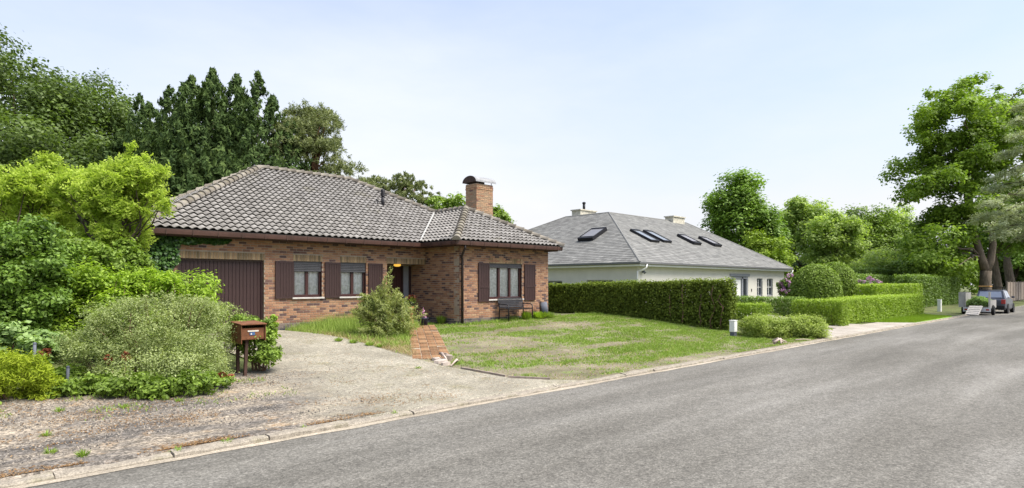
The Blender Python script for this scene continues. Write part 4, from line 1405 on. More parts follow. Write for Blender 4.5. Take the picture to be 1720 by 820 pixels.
# roof windows
def hit(px, py, pl_o, pl_n):
    r = Vector((FWD[0] + RGT[0] * (px - 860) / FPX, FWD[1] + RGT[1] * (px - 860) / FPX, (HOR - py) / FPX))
    o = Vector((0, 0, 1.8))
    return o + r * ((Vector(pl_o) - o).dot(pl_n) / r.dot(pl_n))
NSU, NSW = Vector((1, 0, 0)), Vector((0, 1, NP)).normalized()
NWU, NWW = Vector((0, -1, 0)), Vector((1, 0, NP)).normalized()
def skylight(px, py, U, W, w, h, lift, blind=False):
    N = U.cross(W)
    c = hit(px, py, E_, N)
    def P(u, v, n):
        return c + U * u + W * v + N * n
    def ob(u0, u1, v0, v1, n0, n1, k=0.0):
        return MB().hexa([P(u0, v0, n0), P(u1, v0, n0), P(u1, v1, n0), P(u0, v1, n0), P(u0, v0, n1 + k * (v0)), P(u1, v0, n1 + k * v0), P(u1, v1, n1 + k * v1), P(u0, v1, n1 + k * v1)])
    S = NB.part('roof_window', ob(-w / 2, -w / 2 + 0.065, -h / 2, h / 2, 0.0, 0.13 + lift), 'darkmetal', NROOF)
    NB.part('roof_window_frame', ob(w / 2 - 0.065, w / 2, -h / 2, h / 2, 0.0, 0.13 + lift), 'darkmetal', NROOF)
    NB.part('roof_window_frame', ob(-w / 2 + 0.065, w / 2 - 0.065, h / 2 - 0.12, h / 2, 0.0, 0.14 + lift), 'darkmetal', NROOF)
    NB.part('roof_window_frame', ob(-w / 2 + 0.065, w / 2 - 0.065, -h / 2, -h / 2 + 0.12, 0.0, 0.12 + lift), 'darkmetal', NROOF)
    NB.part('roof_window_pane', ob(-w / 2 + 0.065, w / 2 - 0.065, -h / 2 + (0.35 if blind else 0.12), h / 2 - 0.12, 0.02, 0.09 + lift), 'zinc' if blind else 'skypane', NROOF)
M['skypane'] = plain('roof_window_glass', (0.17, 0.185, 0.195), 0.18, 0, 0.05, 2, 0, 0.6)
skylight(996, 397, NWU, NWW, 1.30, 1.75, 0.15, True)
skylight(1082, 398.5, NSU, NSW, 1.05, 1.9, 0.06)
skylight(1103, 399.5, NSU, NSW, 1.05, 1.9, 0.06)
skylight(1156.5, 405, NSU, NSW, 1.1, 1.6, 0.10, True)
skylight(1191.5, 408.5, NSU, NSW, 1.1, 1.6, 0.10, True)
def nchim(px0, px1, py0, Y, dep, lab):
    d_ = None
    def xx(px):
        u = (px - 860) / FPX
        return Y * (FWD[0] + RGT[0] * u) / (FWD[1] + RGT[1] * u)
    x0, x1 = xx(px0), xx(px1)
    d_ = x0 * FWD[0] + Y * FWD[1]
    zt = zat(py0, d_)
    c = NB.part('chimney', MB().box(x0, x1, Y, Y + dep, zt - 2.2, zt), 'lichen')
    NB.part('chimney_slab', MB().box(x0 - 0.08, x1 + 0.08, Y - 0.08, Y + dep + 0.08, zt, zt + 0.09), 'lichen', c)
    return c, (x0 + x1) / 2, Y + dep / 2, zt + 0.09
c1, ax, ay, az = nchim(975, 1001, 353, 31.6, 0.9, '')
NB.part('flue_pipe', MB().tube([(ax, ay, az - 0.05), (ax, ay, az + 0.55)], 0.11, 10), 'darkmetal', c1, smooth=True)
NB.part('flue_cap', MB().lathe([(0.15, 0), (0.15, 0.1), (0.02, 0.16)], (ax, ay, az + 0.55), 10), 'darkmetal', c1)
nchim(1131, 1150, 364, 27.9, 0.8, '')
# ================================================================== hedges
def hedge(name, label, x0, x1, y0, y1, zt, mat, leaf, dens, seed, group=None, faces='WST', rough=0.075, zb=None, tone=(0.5, 0.16), thin=None, cat='hedge', inner=1.6, slope=0.0):
    g = np.random.default_rng(seed)
    xc, yc = (x0 + x1) / 2, (y0 + y1) / 2
    b = float(gz(xc, yc)) if zb is None else zb
    T = Thing(name, label, cat, (xc, yc, b), group)
    parts = []
    H = zt - b
    def add(P, n, cnt, tm):
        kz = (P[:, 2] - b) / H
        lo = gz(P[:, 0], P[:, 1])
        P[:, 2] = lo + kz * (zt - slope * (P[:, 1] - y0) - lo)
        P = P + n * (g.normal(0, 1, len(P)) * rough * 0.5 + (fnoise(P[:, 0] + P[:, 1], P[:, 2] + P[:, 1] * .3, 1.6) - 0.5) * rough * 2)[:, None]
        N = n + rnd_dirs(g, len(P)) * 0.8 + np.array([0, 0, 0.25])
        sz = 0.7 + 0.6 * g.random(len(P))
        big = (fnoise(P[:, 0] * 1.3 + P[:, 1], P[:, 2] * 1.5, 1.2) - 0.5) * 0.5
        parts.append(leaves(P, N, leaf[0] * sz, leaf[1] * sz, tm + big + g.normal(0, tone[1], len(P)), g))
    def rnd(n, a, b_):
        return a + (b_ - a) * g.random(n)
    for f in faces + 'I':
        if f in 'WE':
            n = int((y1 - y0) * H * dens)
            P = np.stack([np.full(n, x0 if f == 'W' else x1), rnd(n, y0, y1), rnd(n, b + 0.02, zt)], 1)
            if thin is not None:
                P = P[g.random(n) < thin(P)]
            add(P, np.array([-1.0 if f == 'W' else 1.0, 0, 0]), n, tone[0])
        elif f in 'SN':
            n = int((x1 - x0) * H * dens)
            add(np.stack([rnd(n, x0, x1), np.full(n, y0 if f == 'S' else y1), rnd(n, b + 0.02, zt)], 1), np.array([0, -1.0 if f == 'S' else 1.0, 0]), n, tone[0])
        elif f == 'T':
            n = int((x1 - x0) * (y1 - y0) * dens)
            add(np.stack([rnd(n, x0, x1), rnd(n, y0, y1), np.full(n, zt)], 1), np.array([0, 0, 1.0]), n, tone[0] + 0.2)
        else:   # inner leaves
            n = int((x1 - x0) * (y1 - y0) * H * dens * inner)
            n = min(n, 28000)
            P = np.stack([rnd(n, x0, x1), rnd(n, y0, y1), rnd(n, b + 0.0, zt - 0.03)], 1)
            lo = gz(P[:, 0], P[:, 1])
            P[:, 2] = lo + (P[:, 2] - b) / H * (zt - slope * (P[:, 1] - y0) - lo)
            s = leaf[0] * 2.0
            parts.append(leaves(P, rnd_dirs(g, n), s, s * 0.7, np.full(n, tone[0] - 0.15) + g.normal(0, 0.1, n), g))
    T.npart('foliage', *join_np(parts), mat)
    mb = MB()
    L = max(x1 - x0, y1 - y0)
    for k in range(max(2, int(L / 0.8))):
        t = (k + 0.5) / max(2, int(L / 0.8))
        px_, py_ = (x0 + (x1 - x0) * t, yc) if x1 - x0 > y1 - y0 else (xc, y0 + (y1 - y0) * t)
        limb_tube(mb, (px_, py_, groundz(px_, py_) - 0.05), (px_ + g.normal(0, .08), py_ + g.normal(0, .08), zt - 0.15 - slope * (py_ - y0)), 0.03, 0.01, g, 5, 0, 4)
    T.part('stems', mb, 'stem', kind='stuff')
    return T
def thin_lawn(P):
    # the near end of the tall hedge is bare and twiggy
    nearend = sm((13.5 - P[:, 1]) / 3.0)
    return 1.0 - 0.40 * nearend * (fnoise(P[:, 1] * 2, P[:, 2] * 2.5, 1.0) > 0.42)
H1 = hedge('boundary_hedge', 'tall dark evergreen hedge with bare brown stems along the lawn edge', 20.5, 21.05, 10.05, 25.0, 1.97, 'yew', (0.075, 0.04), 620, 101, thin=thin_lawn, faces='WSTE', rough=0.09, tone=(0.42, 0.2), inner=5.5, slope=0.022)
g = np.random.default_rng(9)
mb = MB()
for y in (10.35, 10.7, 11.2, 11.9, 12.4):
    x = 20.5 + 0.02
    mb = MB()
    limb_tube(mb, (x, y, float(gz(x, y)) - 0.03), (x + g.normal(0, .03), y + g.normal(0, .05), 1.62 + g.normal(0, .1)), 0.028, 0.016, g, 6, 0, 5)
    H1.part('bare_stem', mb, 'stem', smooth=True)
LH = 'clipped hedges in the neighbour\'s front garden'
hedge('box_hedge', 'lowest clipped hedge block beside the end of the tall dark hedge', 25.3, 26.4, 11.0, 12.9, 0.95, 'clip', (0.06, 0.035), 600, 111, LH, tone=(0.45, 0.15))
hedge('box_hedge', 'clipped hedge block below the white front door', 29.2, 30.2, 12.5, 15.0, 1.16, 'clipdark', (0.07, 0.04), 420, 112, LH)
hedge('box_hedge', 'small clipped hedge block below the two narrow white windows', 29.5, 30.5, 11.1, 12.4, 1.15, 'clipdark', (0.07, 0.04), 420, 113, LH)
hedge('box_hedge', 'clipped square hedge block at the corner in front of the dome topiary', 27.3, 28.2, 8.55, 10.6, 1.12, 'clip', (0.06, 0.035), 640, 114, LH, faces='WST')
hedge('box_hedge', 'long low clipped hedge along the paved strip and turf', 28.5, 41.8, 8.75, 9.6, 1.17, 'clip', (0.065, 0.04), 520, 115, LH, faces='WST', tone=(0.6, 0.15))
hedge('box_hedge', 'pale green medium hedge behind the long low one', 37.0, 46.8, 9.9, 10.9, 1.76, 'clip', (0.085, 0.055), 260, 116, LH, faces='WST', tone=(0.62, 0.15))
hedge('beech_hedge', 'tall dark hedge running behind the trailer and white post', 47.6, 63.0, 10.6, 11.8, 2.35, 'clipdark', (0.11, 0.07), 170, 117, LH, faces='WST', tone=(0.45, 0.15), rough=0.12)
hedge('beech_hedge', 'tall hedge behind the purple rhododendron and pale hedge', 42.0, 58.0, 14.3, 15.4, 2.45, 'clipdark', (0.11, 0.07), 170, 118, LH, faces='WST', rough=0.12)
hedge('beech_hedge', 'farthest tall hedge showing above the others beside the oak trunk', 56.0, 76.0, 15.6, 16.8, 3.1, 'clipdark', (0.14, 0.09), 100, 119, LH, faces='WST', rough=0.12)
def dome(label, c, r, h, seed):
    g = np.random.default_rng(seed)
    b = float(gz(c[0], c[1]))
    T = Thing('dome_topiary', label, 'topiary', (c[0], c[1], b), 'dome topiaries')
    n = 10000
    a = g.random(n) * 2 * PI
    t = g.random(n)
    zz = t * h
    def prof(z):
        k = z / h
        return r * np.where(k < 0.45, 0.93 + 0.07 * np.sin(k / 0.45 * PI / 2), np.sqrt(np.clip(1 - ((k - 0.45) / 0.55) ** 2.4, 0, 1)))
    # area-weighted sample: sides plus cap
    m = n // 3
    rr = r * np.sqrt(g.random(m)) * 0.98
    aa = g.random(m) * 2 * PI
    zc = h * (0.45 + 0.55 * np.clip(1 - (rr / r) ** 2, 0, 1) ** (1 / 2.4))
    P = np.concatenate([np.stack([prof(zz) * np.cos(a), prof(zz) * np.sin(a), zz], 1), np.stack([rr * np.cos(aa), rr * np.sin(aa), zc], 1)])
    N = np.stack([P[:, 0], P[:, 1], (P[:, 2] - h * 0.4) * 0.9], 1)
    N /= np.linalg.norm(N, axis=1, keepdims=True)
    P = P + N * (g.normal(0, 0.03, len(P)) + (fnoise(np.arctan2(P[:, 1], P[:, 0]) * 3, P[:, 2] * 2, 1) - 0.5) * 0.09)[:, None] + np.array([*c, b])
    sz = 0.7 + 0.6 * g.random(len(P))
    parts = [leaves(P, N + rnd_dirs(g, len(P)) * 0.75, 0.10 * sz, 0.06 * sz, 0.5 + g.normal(0, 0.17, len(P)), g)]
    n2 = 5000
    d = rnd_dirs(g, n2) * (g.random(n2) ** 0.4)[:, None] * np.array([r * 0.9, r * 0.9, h * 0.46]) + np.array([c[0], c[1], b + h * 0.48])
    parts.append(leaves(d, rnd_dirs(g, n2), 0.2, 0.14, np.full(n2, 0.35), g))
    T.npart('foliage', *join_np(parts), 'domeleaf')
    mb = MB()
    limb_tube(mb, (c[0], c[1], b - 0.05), (c[0], c[1], b + h * 0.8), 0.09, 0.03, g, 7, 0, 4)
    T.part('trunk', mb, 'bark')
dome('nearer of two big dome topiaries above the clipped hedge', at(1370, 32), 1.17, 2.5, 131)
dome('farther dome topiary half hidden behind the nearer dome', at(1402, 35.5), 1.12, 2.68, 132)
def flowering(label, px, d, w, zt, n, seed, zb=0.3, flower=0.3, group='flowering rhododendrons'):
    x, y = at(px, d)
    b = zb
    h = zt - b
    T, C, Rr = bush('rhododendron', label, [((x, y, b + h * 0.5), (w / 2, w / 2, h * 0.55))], 'holly', n, (0.16, 0.07), seed, group, clumps=26, size=0.36)
    g = np.random.default_rng(seed + 50)
    m = 190
    k = g.integers(0, len(C), m)
    dd = rnd_dirs(g, m)
    dd[:, 2] = np.abs(dd[:, 2])
    dd[:, :2] -= FWD * 0.5
    dd /= np.linalg.norm(dd, axis=1, keepdims=True)
    c2 = C[k] + Rr[k] * dd * 1.08
    c2 = c2[c2[:, 2] > b + h * 0.35]
    P = np.repeat(c2, 22, 0)
    q = rnd_dirs(g, len(P))
    P = P + q * 0.09
    V, F, t = leaves(P, q, 0.08, 0.07, 0.5 + g.normal(0, 0.25, len(P)), g)
    T.npart('blossom', V, F, t, 'pink')
flowering('purple-pink rhododendron in bloom behind the long clipped hedge', 1457, 37.5, 2.3, 2.0, 7000, 141)
flowering('pink rhododendron at the right corner of the white house', 1322, 46, 1.3, 2.3, 4000, 142, 0.4)
xs1, ys1 = at(1434, 40)
bush('leafy_shrub', 'light green shrub between the domes and the purple rhododendron', [((xs1, ys1, 1.15), (0.75, 0.75, 0.85))], 'clip', 6000, (0.10, 0.06), 143)
sx, sy = 20.55, 8.35
bush('spirea_bush', 'low spreading yellow-green spirea by the kerb next to the paved strip',
     [((sx, sy, 0.34), (0.75, 0.7, 0.52)), ((sx + 0.95 * RGT[0], sy + 0.95 * RGT[1], 0.31), (0.72, 0.62, 0.48)), ((sx - 0.72 * RGT[0], sy - 0.72 * RGT[1], 0.36), (0.72, 0.62, 0.5))],
     'spirea', 42000, (0.06, 0.026), 150, clumps=34, size=0.36, upb=0.6, low=-0.9, stems=4)

# ================================================================== trees behind the bungalow
def groundz(x, y):
    return float(gz(x, y))
def tree_at(px, d, top_py, width_px, name, label, mat, n, leaf, seed, base_frac=0.3, **kw):
    x, y = at(px, d)
    zt = zat(top_py, d)
    b = groundz(x, y) - 0.05
    h = zt - b
    w = width_px / FPX * d / 2
    cz = h * (1 + base_frac) / 2
    return broad_tree(name, label, (x, y, b), h, (w, w, h * (1 - base_frac) / 2), cz, mat, n, leaf, seed, **kw)
BGL = 'trees behind the bungalow'
tree_at(30, 38, 62, 330, 'oak_tree', 'tallest dark oak at the far left edge behind the golden trees', 'oak', 46000, (0.23, 0.15), 201, 0.12, group=BGL, clumps=110, size=0.2, trunk_r=0.35, extra=[((-1.5, 1, 14.2), (2.2, 2.2, 2.0), 14, .35), ((2.2, -1.2, 12.6), (2.0, 2.0, 2.2), 14, .35), ((3.6, -2.6, 10.2), (1.8, 1.8, 1.8), 12, .35)])
tree_at(150, 42, 110, 210, 'oak_tree', 'dark oak with loose ragged top between tallest oak and cypresses', 'oak', 40000, (0.21, 0.14), 202, 0.1, group=BGL, clumps=80, size=0.2, trunk_r=0.3, extra=[((-0.8, 0.8, 12.6), (1.5, 1.5, 2.2), 10, .35), ((1.8, -1.5, 11.2), (1.5, 1.5, 1.8), 10, .35), ((3.0, -2.8, 8.2), (1.4, 1.4, 1.6), 9, .35)])
tree_at(215, 45, 195, 150, 'oak_tree', 'lower dark oak filling the dip left of the cypresses', 'oak', 18000, (0.26, 0.16), 203, 0.1, group=BGL, clumps=50, size=0.26, trunk_r=0.25)
tree_at(70, 33, 205, 240, 'oak_tree', 'mid green leafy tree below the tall oaks, just above the golden crowns', 'oak', 24000, (0.22, 0.14), 204, 0.1, group=BGL, clumps=60, size=0.25, trunk_r=0.25)
def cypress(label, px, d, top_py, w_px, n, seed):
    x, y = at(px, d)
    b = groundz(x, y) - 0.05
    h = zat(top_py, d) - b
    Rm = w_px / FPX * d / 2
    g = np.random.default_rng(seed)
    T = Thing('cypress_tree', label, 'tree', (x, y, b), 'dark cypresses behind the roof')
    mb = MB()
    mb.tube([(x, y, b), (x + .05, y, b + h * .5), (x, y, b + h * 0.97)], [0.22, 0.09, 0.01], 8)
    T.part('trunk', mb, 'bark', smooth=True)
    sub = 16
    ns = n // sub
    t = g.random(ns) ** 1.1
    a = g.random(ns) * 2 * PI
    lead = [(0, 0, 1.0, 0.8)] + [(Rm * 0.5 * math.cos(q), Rm * 0.5 * math.sin(q), 0.80 + 0.15 * g.random(), 0.66) for q in g.random(4) * 2 * PI]
    lk = g.choice(5, ns, p=[0.44, 0.14, 0.14, 0.14, 0.14])
    ld = np.array(lead)[lk]
    env = Rm * ld[:, 3] * np.minimum(1.0, 2.3 * (1 - t)) * (0.55 + 0.95 * fnoise(a * 2.2 + seed, t * 11, 1.0))
    rr = env * (0.55 + 0.5 * g.random(ns) ** 0.5)
    sp = np.stack([x + ld[:, 0] + rr * np.cos(a), y + ld[:, 1] + rr * np.sin(a), b + 0.3 + t * (h * ld[:, 2] - 0.3)], 1)
    out = np.stack([np.cos(a), np.sin(a), 0.55 + 0.9 * t], 1)
    out /= np.linalg.norm(out, axis=1, keepdims=True)
    j = np.repeat(np.arange(ns), sub)
    s = g.random(len(j))
    P = sp[j] + out[j] * ((s - 0.4) * 0.85 * (0.3 + 0.7 * np.minimum(1, 2.2 * (1 - t[j]))))[:, None] + g.normal(0, 0.13, (len(j), 3)) * ((1.15 - s) * (0.35 + 0.65 * np.minimum(1, 2.2 * (1 - t[j]))))[:, None]
    P[:, 2] = np.minimum(P[:, 2], b + h + 0.3 * s)
    Dv = out[j] + rnd_dirs(g, len(j)) * 0.55
    N = np.stack([np.cos(a)[j], np.sin(a)[j], np.full(len(j), 0.35)], 1) + rnd_dirs(g, len(j)) * 0.7
    tone = 0.45 + g.normal(0, 0.13, ns)[j] + (s - 0.5) * 0.3 + g.normal(0, 0.1, len(j))
    V, F, t_ = leaves(P, N, 0.30 * (0.7 + 0.6 * g.random(len(j))), 0.10, tone, g, D=Dv)
    T.npart('crown', V, F, t_, 'leyland')
for k, (px, d, tp, w, lab) in enumerate([(250, 36, 178, 105, 'leftmost and lowest dark cypress of the row behind the roof'), (285, 35, 150, 100, 'second dark cypress from the left in the row behind the roof'),
        (322, 34.5, 134, 100, 'third dark cypress from the left in the row behind the roof'), (357, 34, 121, 100, 'tallest dark cypress, in the middle of the row behind the roof'),
        (398, 34.5, 130, 100, 'dark cypress just right of the tallest one behind the roof'), (433, 34, 128, 96, 'rightmost tall dark cypress of the row next to the pine'),
        (458, 35, 165, 90, 'shorter dark cypress half hidden by the pine')]):
    cypress(lab, px, d, tp - 3, w * 2.0, 20000 if k < 6 else 12000, 220 + k)
def pine(label, px, d, top_py, w_px, n, seed, base_frac=0.15, group=None, size=0.24, clumps=50, mat='pine', leafs=(0.26, 0.035)):
    x, y = at(px, d)
    b = groundz(x, y) - 0.05
    h = zat(top_py, d) - b
    w = w_px / FPX * d / 2
    g = np.random.default_rng(seed)
    T = Thing('pine_tree', label, 'tree', (x, y, b), group)
    mb = MB()
    pts = [(x + g.normal(0, .15) * (k > 0), y + g.normal(0, .15) * (k > 0), b + h * k / 6 * 0.95) for k in range(7)]
    mb.tube(pts, [0.3 - 0.045 * k for k in range(7)], 9)
    t = base_frac + (1 - base_frac) * g.random(clumps) ** 0.75
    a = g.random(clumps) * 2 * PI
    prof = w * np.interp(t, [0, 0.3, 0.55, 0.8, 0.93, 1], [0.8, 1.0, 0.95, 0.62, 0.34, 0.1])
    rr = prof * (0.3 + 0.62 * g.random(clumps) ** 0.6)
    C = np.stack([x + rr * np.cos(a), y + rr * np.sin(a), b + t * h * 0.97], 1)
    s = w * size * (0.7 + 0.6 * g.random(clumps)) * np.interp(t, [0, 0.8, 1], [1.1, 0.9, 0.55])
    Rr = np.stack([s * 1.25, s * 1.25, s * 0.7], 1)
    for k in range(0, clumps, 2):
        i = int(np.clip((C[k, 2] - b) / h * 6 - 0.5, 0, 5))
        limb_tube(mb, pts[i], C[k], 0.07, 0.02, g, 5, 0.03, 4)
    T.part('trunk', mb, 'barkred', smooth=True)
    sub = 22
    ns = n // sub
    kk = g.choice(clumps, ns, p=s ** 2 / (s ** 2).sum())
    dd = rnd_dirs(g, ns)
    dd[:, 2] = np.abs(dd[:, 2]) * 0.9 - 0.25
    sp = C[kk] + Rr[kk] * dd * (0.55 + 0.5 * g.random(ns))[:, None]
    j = np.repeat(np.arange(ns), sub)
    q = rnd_dirs(g, len(j)) + dd[j] * 0.8 + np.array([0, 0, 0.35])
    q /= np.linalg.norm(q, axis=1, keepdims=True)
    P = sp[j] + q * 0.12 + g.normal(0, 0.07, (len(j), 3))
    tone = 0.48 + g.normal(0, 0.14, ns)[j] + g.normal(0, 0.12, len(j))
    V, F, t_ = leaves(P, rnd_dirs(g, len(j)) + np.array([0, 0, 0.4]), leafs[0], leafs[1], tone, g, D=q)
    T.npart('crown', V, F, t_, mat)
pine('big olive green pine right of the cypresses above the ridge', 522, 36, 170, 205, 50000, 240, 0.22, size=0.27, clumps=95, leafs=(0.24, 0.05))
FARP = 'distant pines above the ridge'
pine('distant pine with its top just left of the roof vent pipe', 632, 58, 293, 105, 13000, 241, 0.25, FARP, 0.4, 40, leafs=(0.36, 0.10))
pine('distant reddish pine with rounded top right of the vent pipe', 683, 60, 294, 135, 16000, 242, 0.25, FARP, 0.38, 48, leafs=(0.36, 0.10))
pine('distant low pine between rounded pine and leafy trees', 722, 62, 322, 100, 10000, 243, 0.25, FARP, 0.4, 34, leafs=(0.36, 0.10))
FART = 'leafy trees around the chimney'
tree_at(757, 52, 318, 80, 'leafy_tree', 'leafy green tree left of the brick chimney', 'shrubgreen', 11000, (0.26, 0.17), 245, 0.15, group=FART, clumps=40, size=0.26, trunk_r=0.18)
tree_at(722, 48, 334, 44, 'leafy_tree', 'small yellow-green treetop behind the roof between pines and chimney', 'shrubgreen', 6000, (0.22, 0.15), 247, 0.15, group=FART, clumps=26, size=0.28, trunk_r=0.15)
tree_at(838, 50, 340, 56, 'leafy_tree', 'leafy green tree showing right of the brick chimney', 'shrubgreen', 9000, (0.24, 0.16), 246, 0.15, group=FART, clumps=34, size=0.26, trunk_r=0.16)
# ================================================================== trees on the right
BGR = 'trees beyond the white house'
tree_at(1247, 66, 288, 128, 'leafy_tree', 'tall dense green tree standing behind the right end of the slate roof', 'maple', 36000, (0.33, 0.20), 251, 0.08, group=BGR, clumps=85, size=0.24, trunk_r=0.3, upb=0.7)
tree_at(1290, 60, 392, 90, 'leafy_tree', 'low light green tree at the right eave of the slate roof', 'clip', 14000, (0.26, 0.16), 252, 0.05, group=BGR, clumps=40, size=0.28, trunk_r=0.2)
tree_at(1357, 74, 315, 100, 'birch_tree', 'tall soft birch right of the dense tree behind the domes', 'birch', 20000, (0.34, 0.19), 253, 0.2, group=BGR, clumps=70, size=0.24, trunk_r=0.2)
tree_at(1400, 68, 352, 95, 'birch_tree', 'second birch, lower and wider, behind the farther dome', 'birch', 17000, (0.32, 0.18), 254, 0.12, group=BGR, clumps=60, size=0.24, trunk_r=0.2)
tree_at(1455, 82, 345, 110, 'leafy_tree', 'darker round tree between the birches and the big oak', 'shrubgreen', 18000, (0.34, 0.2), 255, 0.1, group=BGR, clumps=50, size=0.26, trunk_r=0.25)
tree_at(1510, 84, 345, 100, 'leafy_tree', 'pale leafy tree just left of the big oak', 'birch', 18000, (0.34, 0.2), 256, 0.1, group=BGR, clumps=50, size=0.26, trunk_r=0.25)
tree_at(1480, 58, 416, 110, 'willow_tree', 'low weeping pale green tree above the far hedges', 'birch', 18000, (0.26, 0.10), 257, 0.02, group=BGR, clumps=50, size=0.28, trunk_r=0.15)
tree_at(1548, 62, 428, 70, 'leafy_tree', 'low bright bushy tree above the hedge left of the oak trunk', 'oakbright', 12000, (0.24, 0.15), 258, 0.02, group=BGR, clumps=40, size=0.3, trunk_r=0.15)
tree_at(1375, 78, 430, 150, 'leafy_tree', 'dark understorey tree behind the two domes', 'oak', 14000, (0.34, 0.22), 259, 0.02, group=BGR, clumps=40, size=0.3, trunk_r=0.2)
tree_at(1600, 78, 420, 110, 'leafy_tree', 'understorey tree behind the far hedge and oak trunk', 'oakbright', 14000, (0.34, 0.22), 260, 0.02, group=BGR, clumps=44, size=0.3, trunk_r=0.2)
tree_at(1705, 92, 330, 150, 'leafy_tree', 'dark tree closing the view at the far right end of the road', 'maple', 18000, (0.4, 0.26), 261, 0.02, group=BGR, clumps=50, size=0.3, trunk_r=0.25)
# big oak with forked trunk
def big_oak():
    d = 52
    x, y = at(1655, d)
    b = groundz(x, y) - 0.05
    g = np.random.default_rng(270)
    T = Thing('oak_tree', 'big bright green oak with forked trunk behind the parked car', 'tree', (x, y, b))
    def W(px, py, dd=0.0):
        q = at(px, d + dd)
        return np.array([q[0], q[1], zat(py, d + dd)])
    mb = MB()
    base = np.array([x, y, b])
    fork = W(1656, 455)
    mb.tube([base, W(1655, 490), W(1655, 470), fork], [0.60, 0.46, 0.42, 0.42], 12)
    forks = [[fork, W(1648, 432), W(1640, 405), W(1628, 370), W(1622, 320), W(1630, 260), W(1640, 200)], [fork, W(1664, 438), W(1668, 410), W(1664, 380), W(1672, 330, 1), W(1685, 270, 1)]]
    rads = [[0.36, 0.30, 0.26, 0.22, 0.18, 0.12, 0.05], [0.34, 0.30, 0.25, 0.2, 0.14, 0.06]]
    for f, r in zip(forks, rads):
        mb.tube(f, r, 10)
    C, Rr = [], []
    # clumps laid out over the crown's silhouette, at varied depth
    spec = [(1640, 235, 100, 100, 84), (1605, 210, 46, 46, 20), (1600, 215, 60, 70, 22), (1545, 300, 52, 34, 16), (1590, 330, 60, 50, 20), (1700, 210, 70, 75, 28), (1585, 395, 50, 40, 24), (1558, 425, 42, 35, 16), (1620, 365, 50, 30, 14), (1690, 320, 60, 60, 20), (1595, 440, 26, 16, 8), (1548, 455, 20, 14, 4)]
    for px, py, wx, hy, n in spec:
        for k in range(n):
            a, r = g.random() * 2 * PI, math.sqrt(g.random())
            q = W(px + wx * r * math.cos(a), py + hy * r * math.sin(a), g.normal(0, 2.0))
            C.append(q)
            s = 0.75 * (0.6 + 0.75 * g.random())
            Rr.append((s * 1.15, s * 1.15, s * 0.8))
    C, Rr = np.array(C), np.array(Rr)
    allp = [p for f in forks for p in f[1:]]
    for k in g.permutation(len(C))[:46]:
        q = C[k]
        p = min(allp, key=lambda p: np.linalg.norm(p - q) + (3 if p[2] > q[2] else 0))
        limb_tube(mb, p, q, 0.10, 0.02, g, 6, 0.05, 5)
    T.part('trunk', mb, 'oakbark', smooth=True)
    V, F, t = fol_clumps(C, Rr, 72000, 0.27, 0.18, 271, 0.55)
    T.npart('crown', V, F, t, 'oakbright')
big_oak()
def bare_trunk(label, px0, px1, d, py_top, r, seed, crown_px, crown_py, w, h, n):
    g = np.random.default_rng(seed)
    x, y = at(px0, d)
    b = groundz(x, y) - 0.05
    T = Thing('roadside_tree', label, 'tree', (x, y, b), 'trees along the far verge')
    mb = MB()
    q = at(px1, d)
    top = np.array([q[0], q[1], zat(py_top, d)])
    base = np.array([x, y, b])
    mb.tube([base, base + (top - base) * 0.35 + g.normal(0, .06, 3), base + (top - base) * 0.7 + g.normal(0, .08, 3), top], [r * 1.3, r, r * 0.85, r * 0.5], 10)
    cx, cy = at(crown_px, d)
    cc = (cx, cy, zat(crown_py, d))
    C, Rr = crown_clumps(cc, (w, w, h), 40, 0.3, seed + 1)
    for k in range(8):
        limb_tube(mb, top, C[k], r * 0.45, 0.03, g, 6, 0.05)
    T.part('trunk', mb, 'oakbark', smooth=True)
    V, F, t = fol_clumps(C, Rr, n, 0.32, 0.2, seed + 2, 0.5)
    T.npart('crown', V, F, t, 'maple')
bare_trunk('leaning roadside trunk just right of the forked oak', 1680, 1670, 58, 425, 0.36, 281, 1690, 380, 3.6, 3.4, 14000)
bare_trunk('dark roadside trunk right of the leaning one near the fence', 1698, 1690, 64, 420, 0.42, 282, 1730, 370, 4.5, 4.0, 16000)
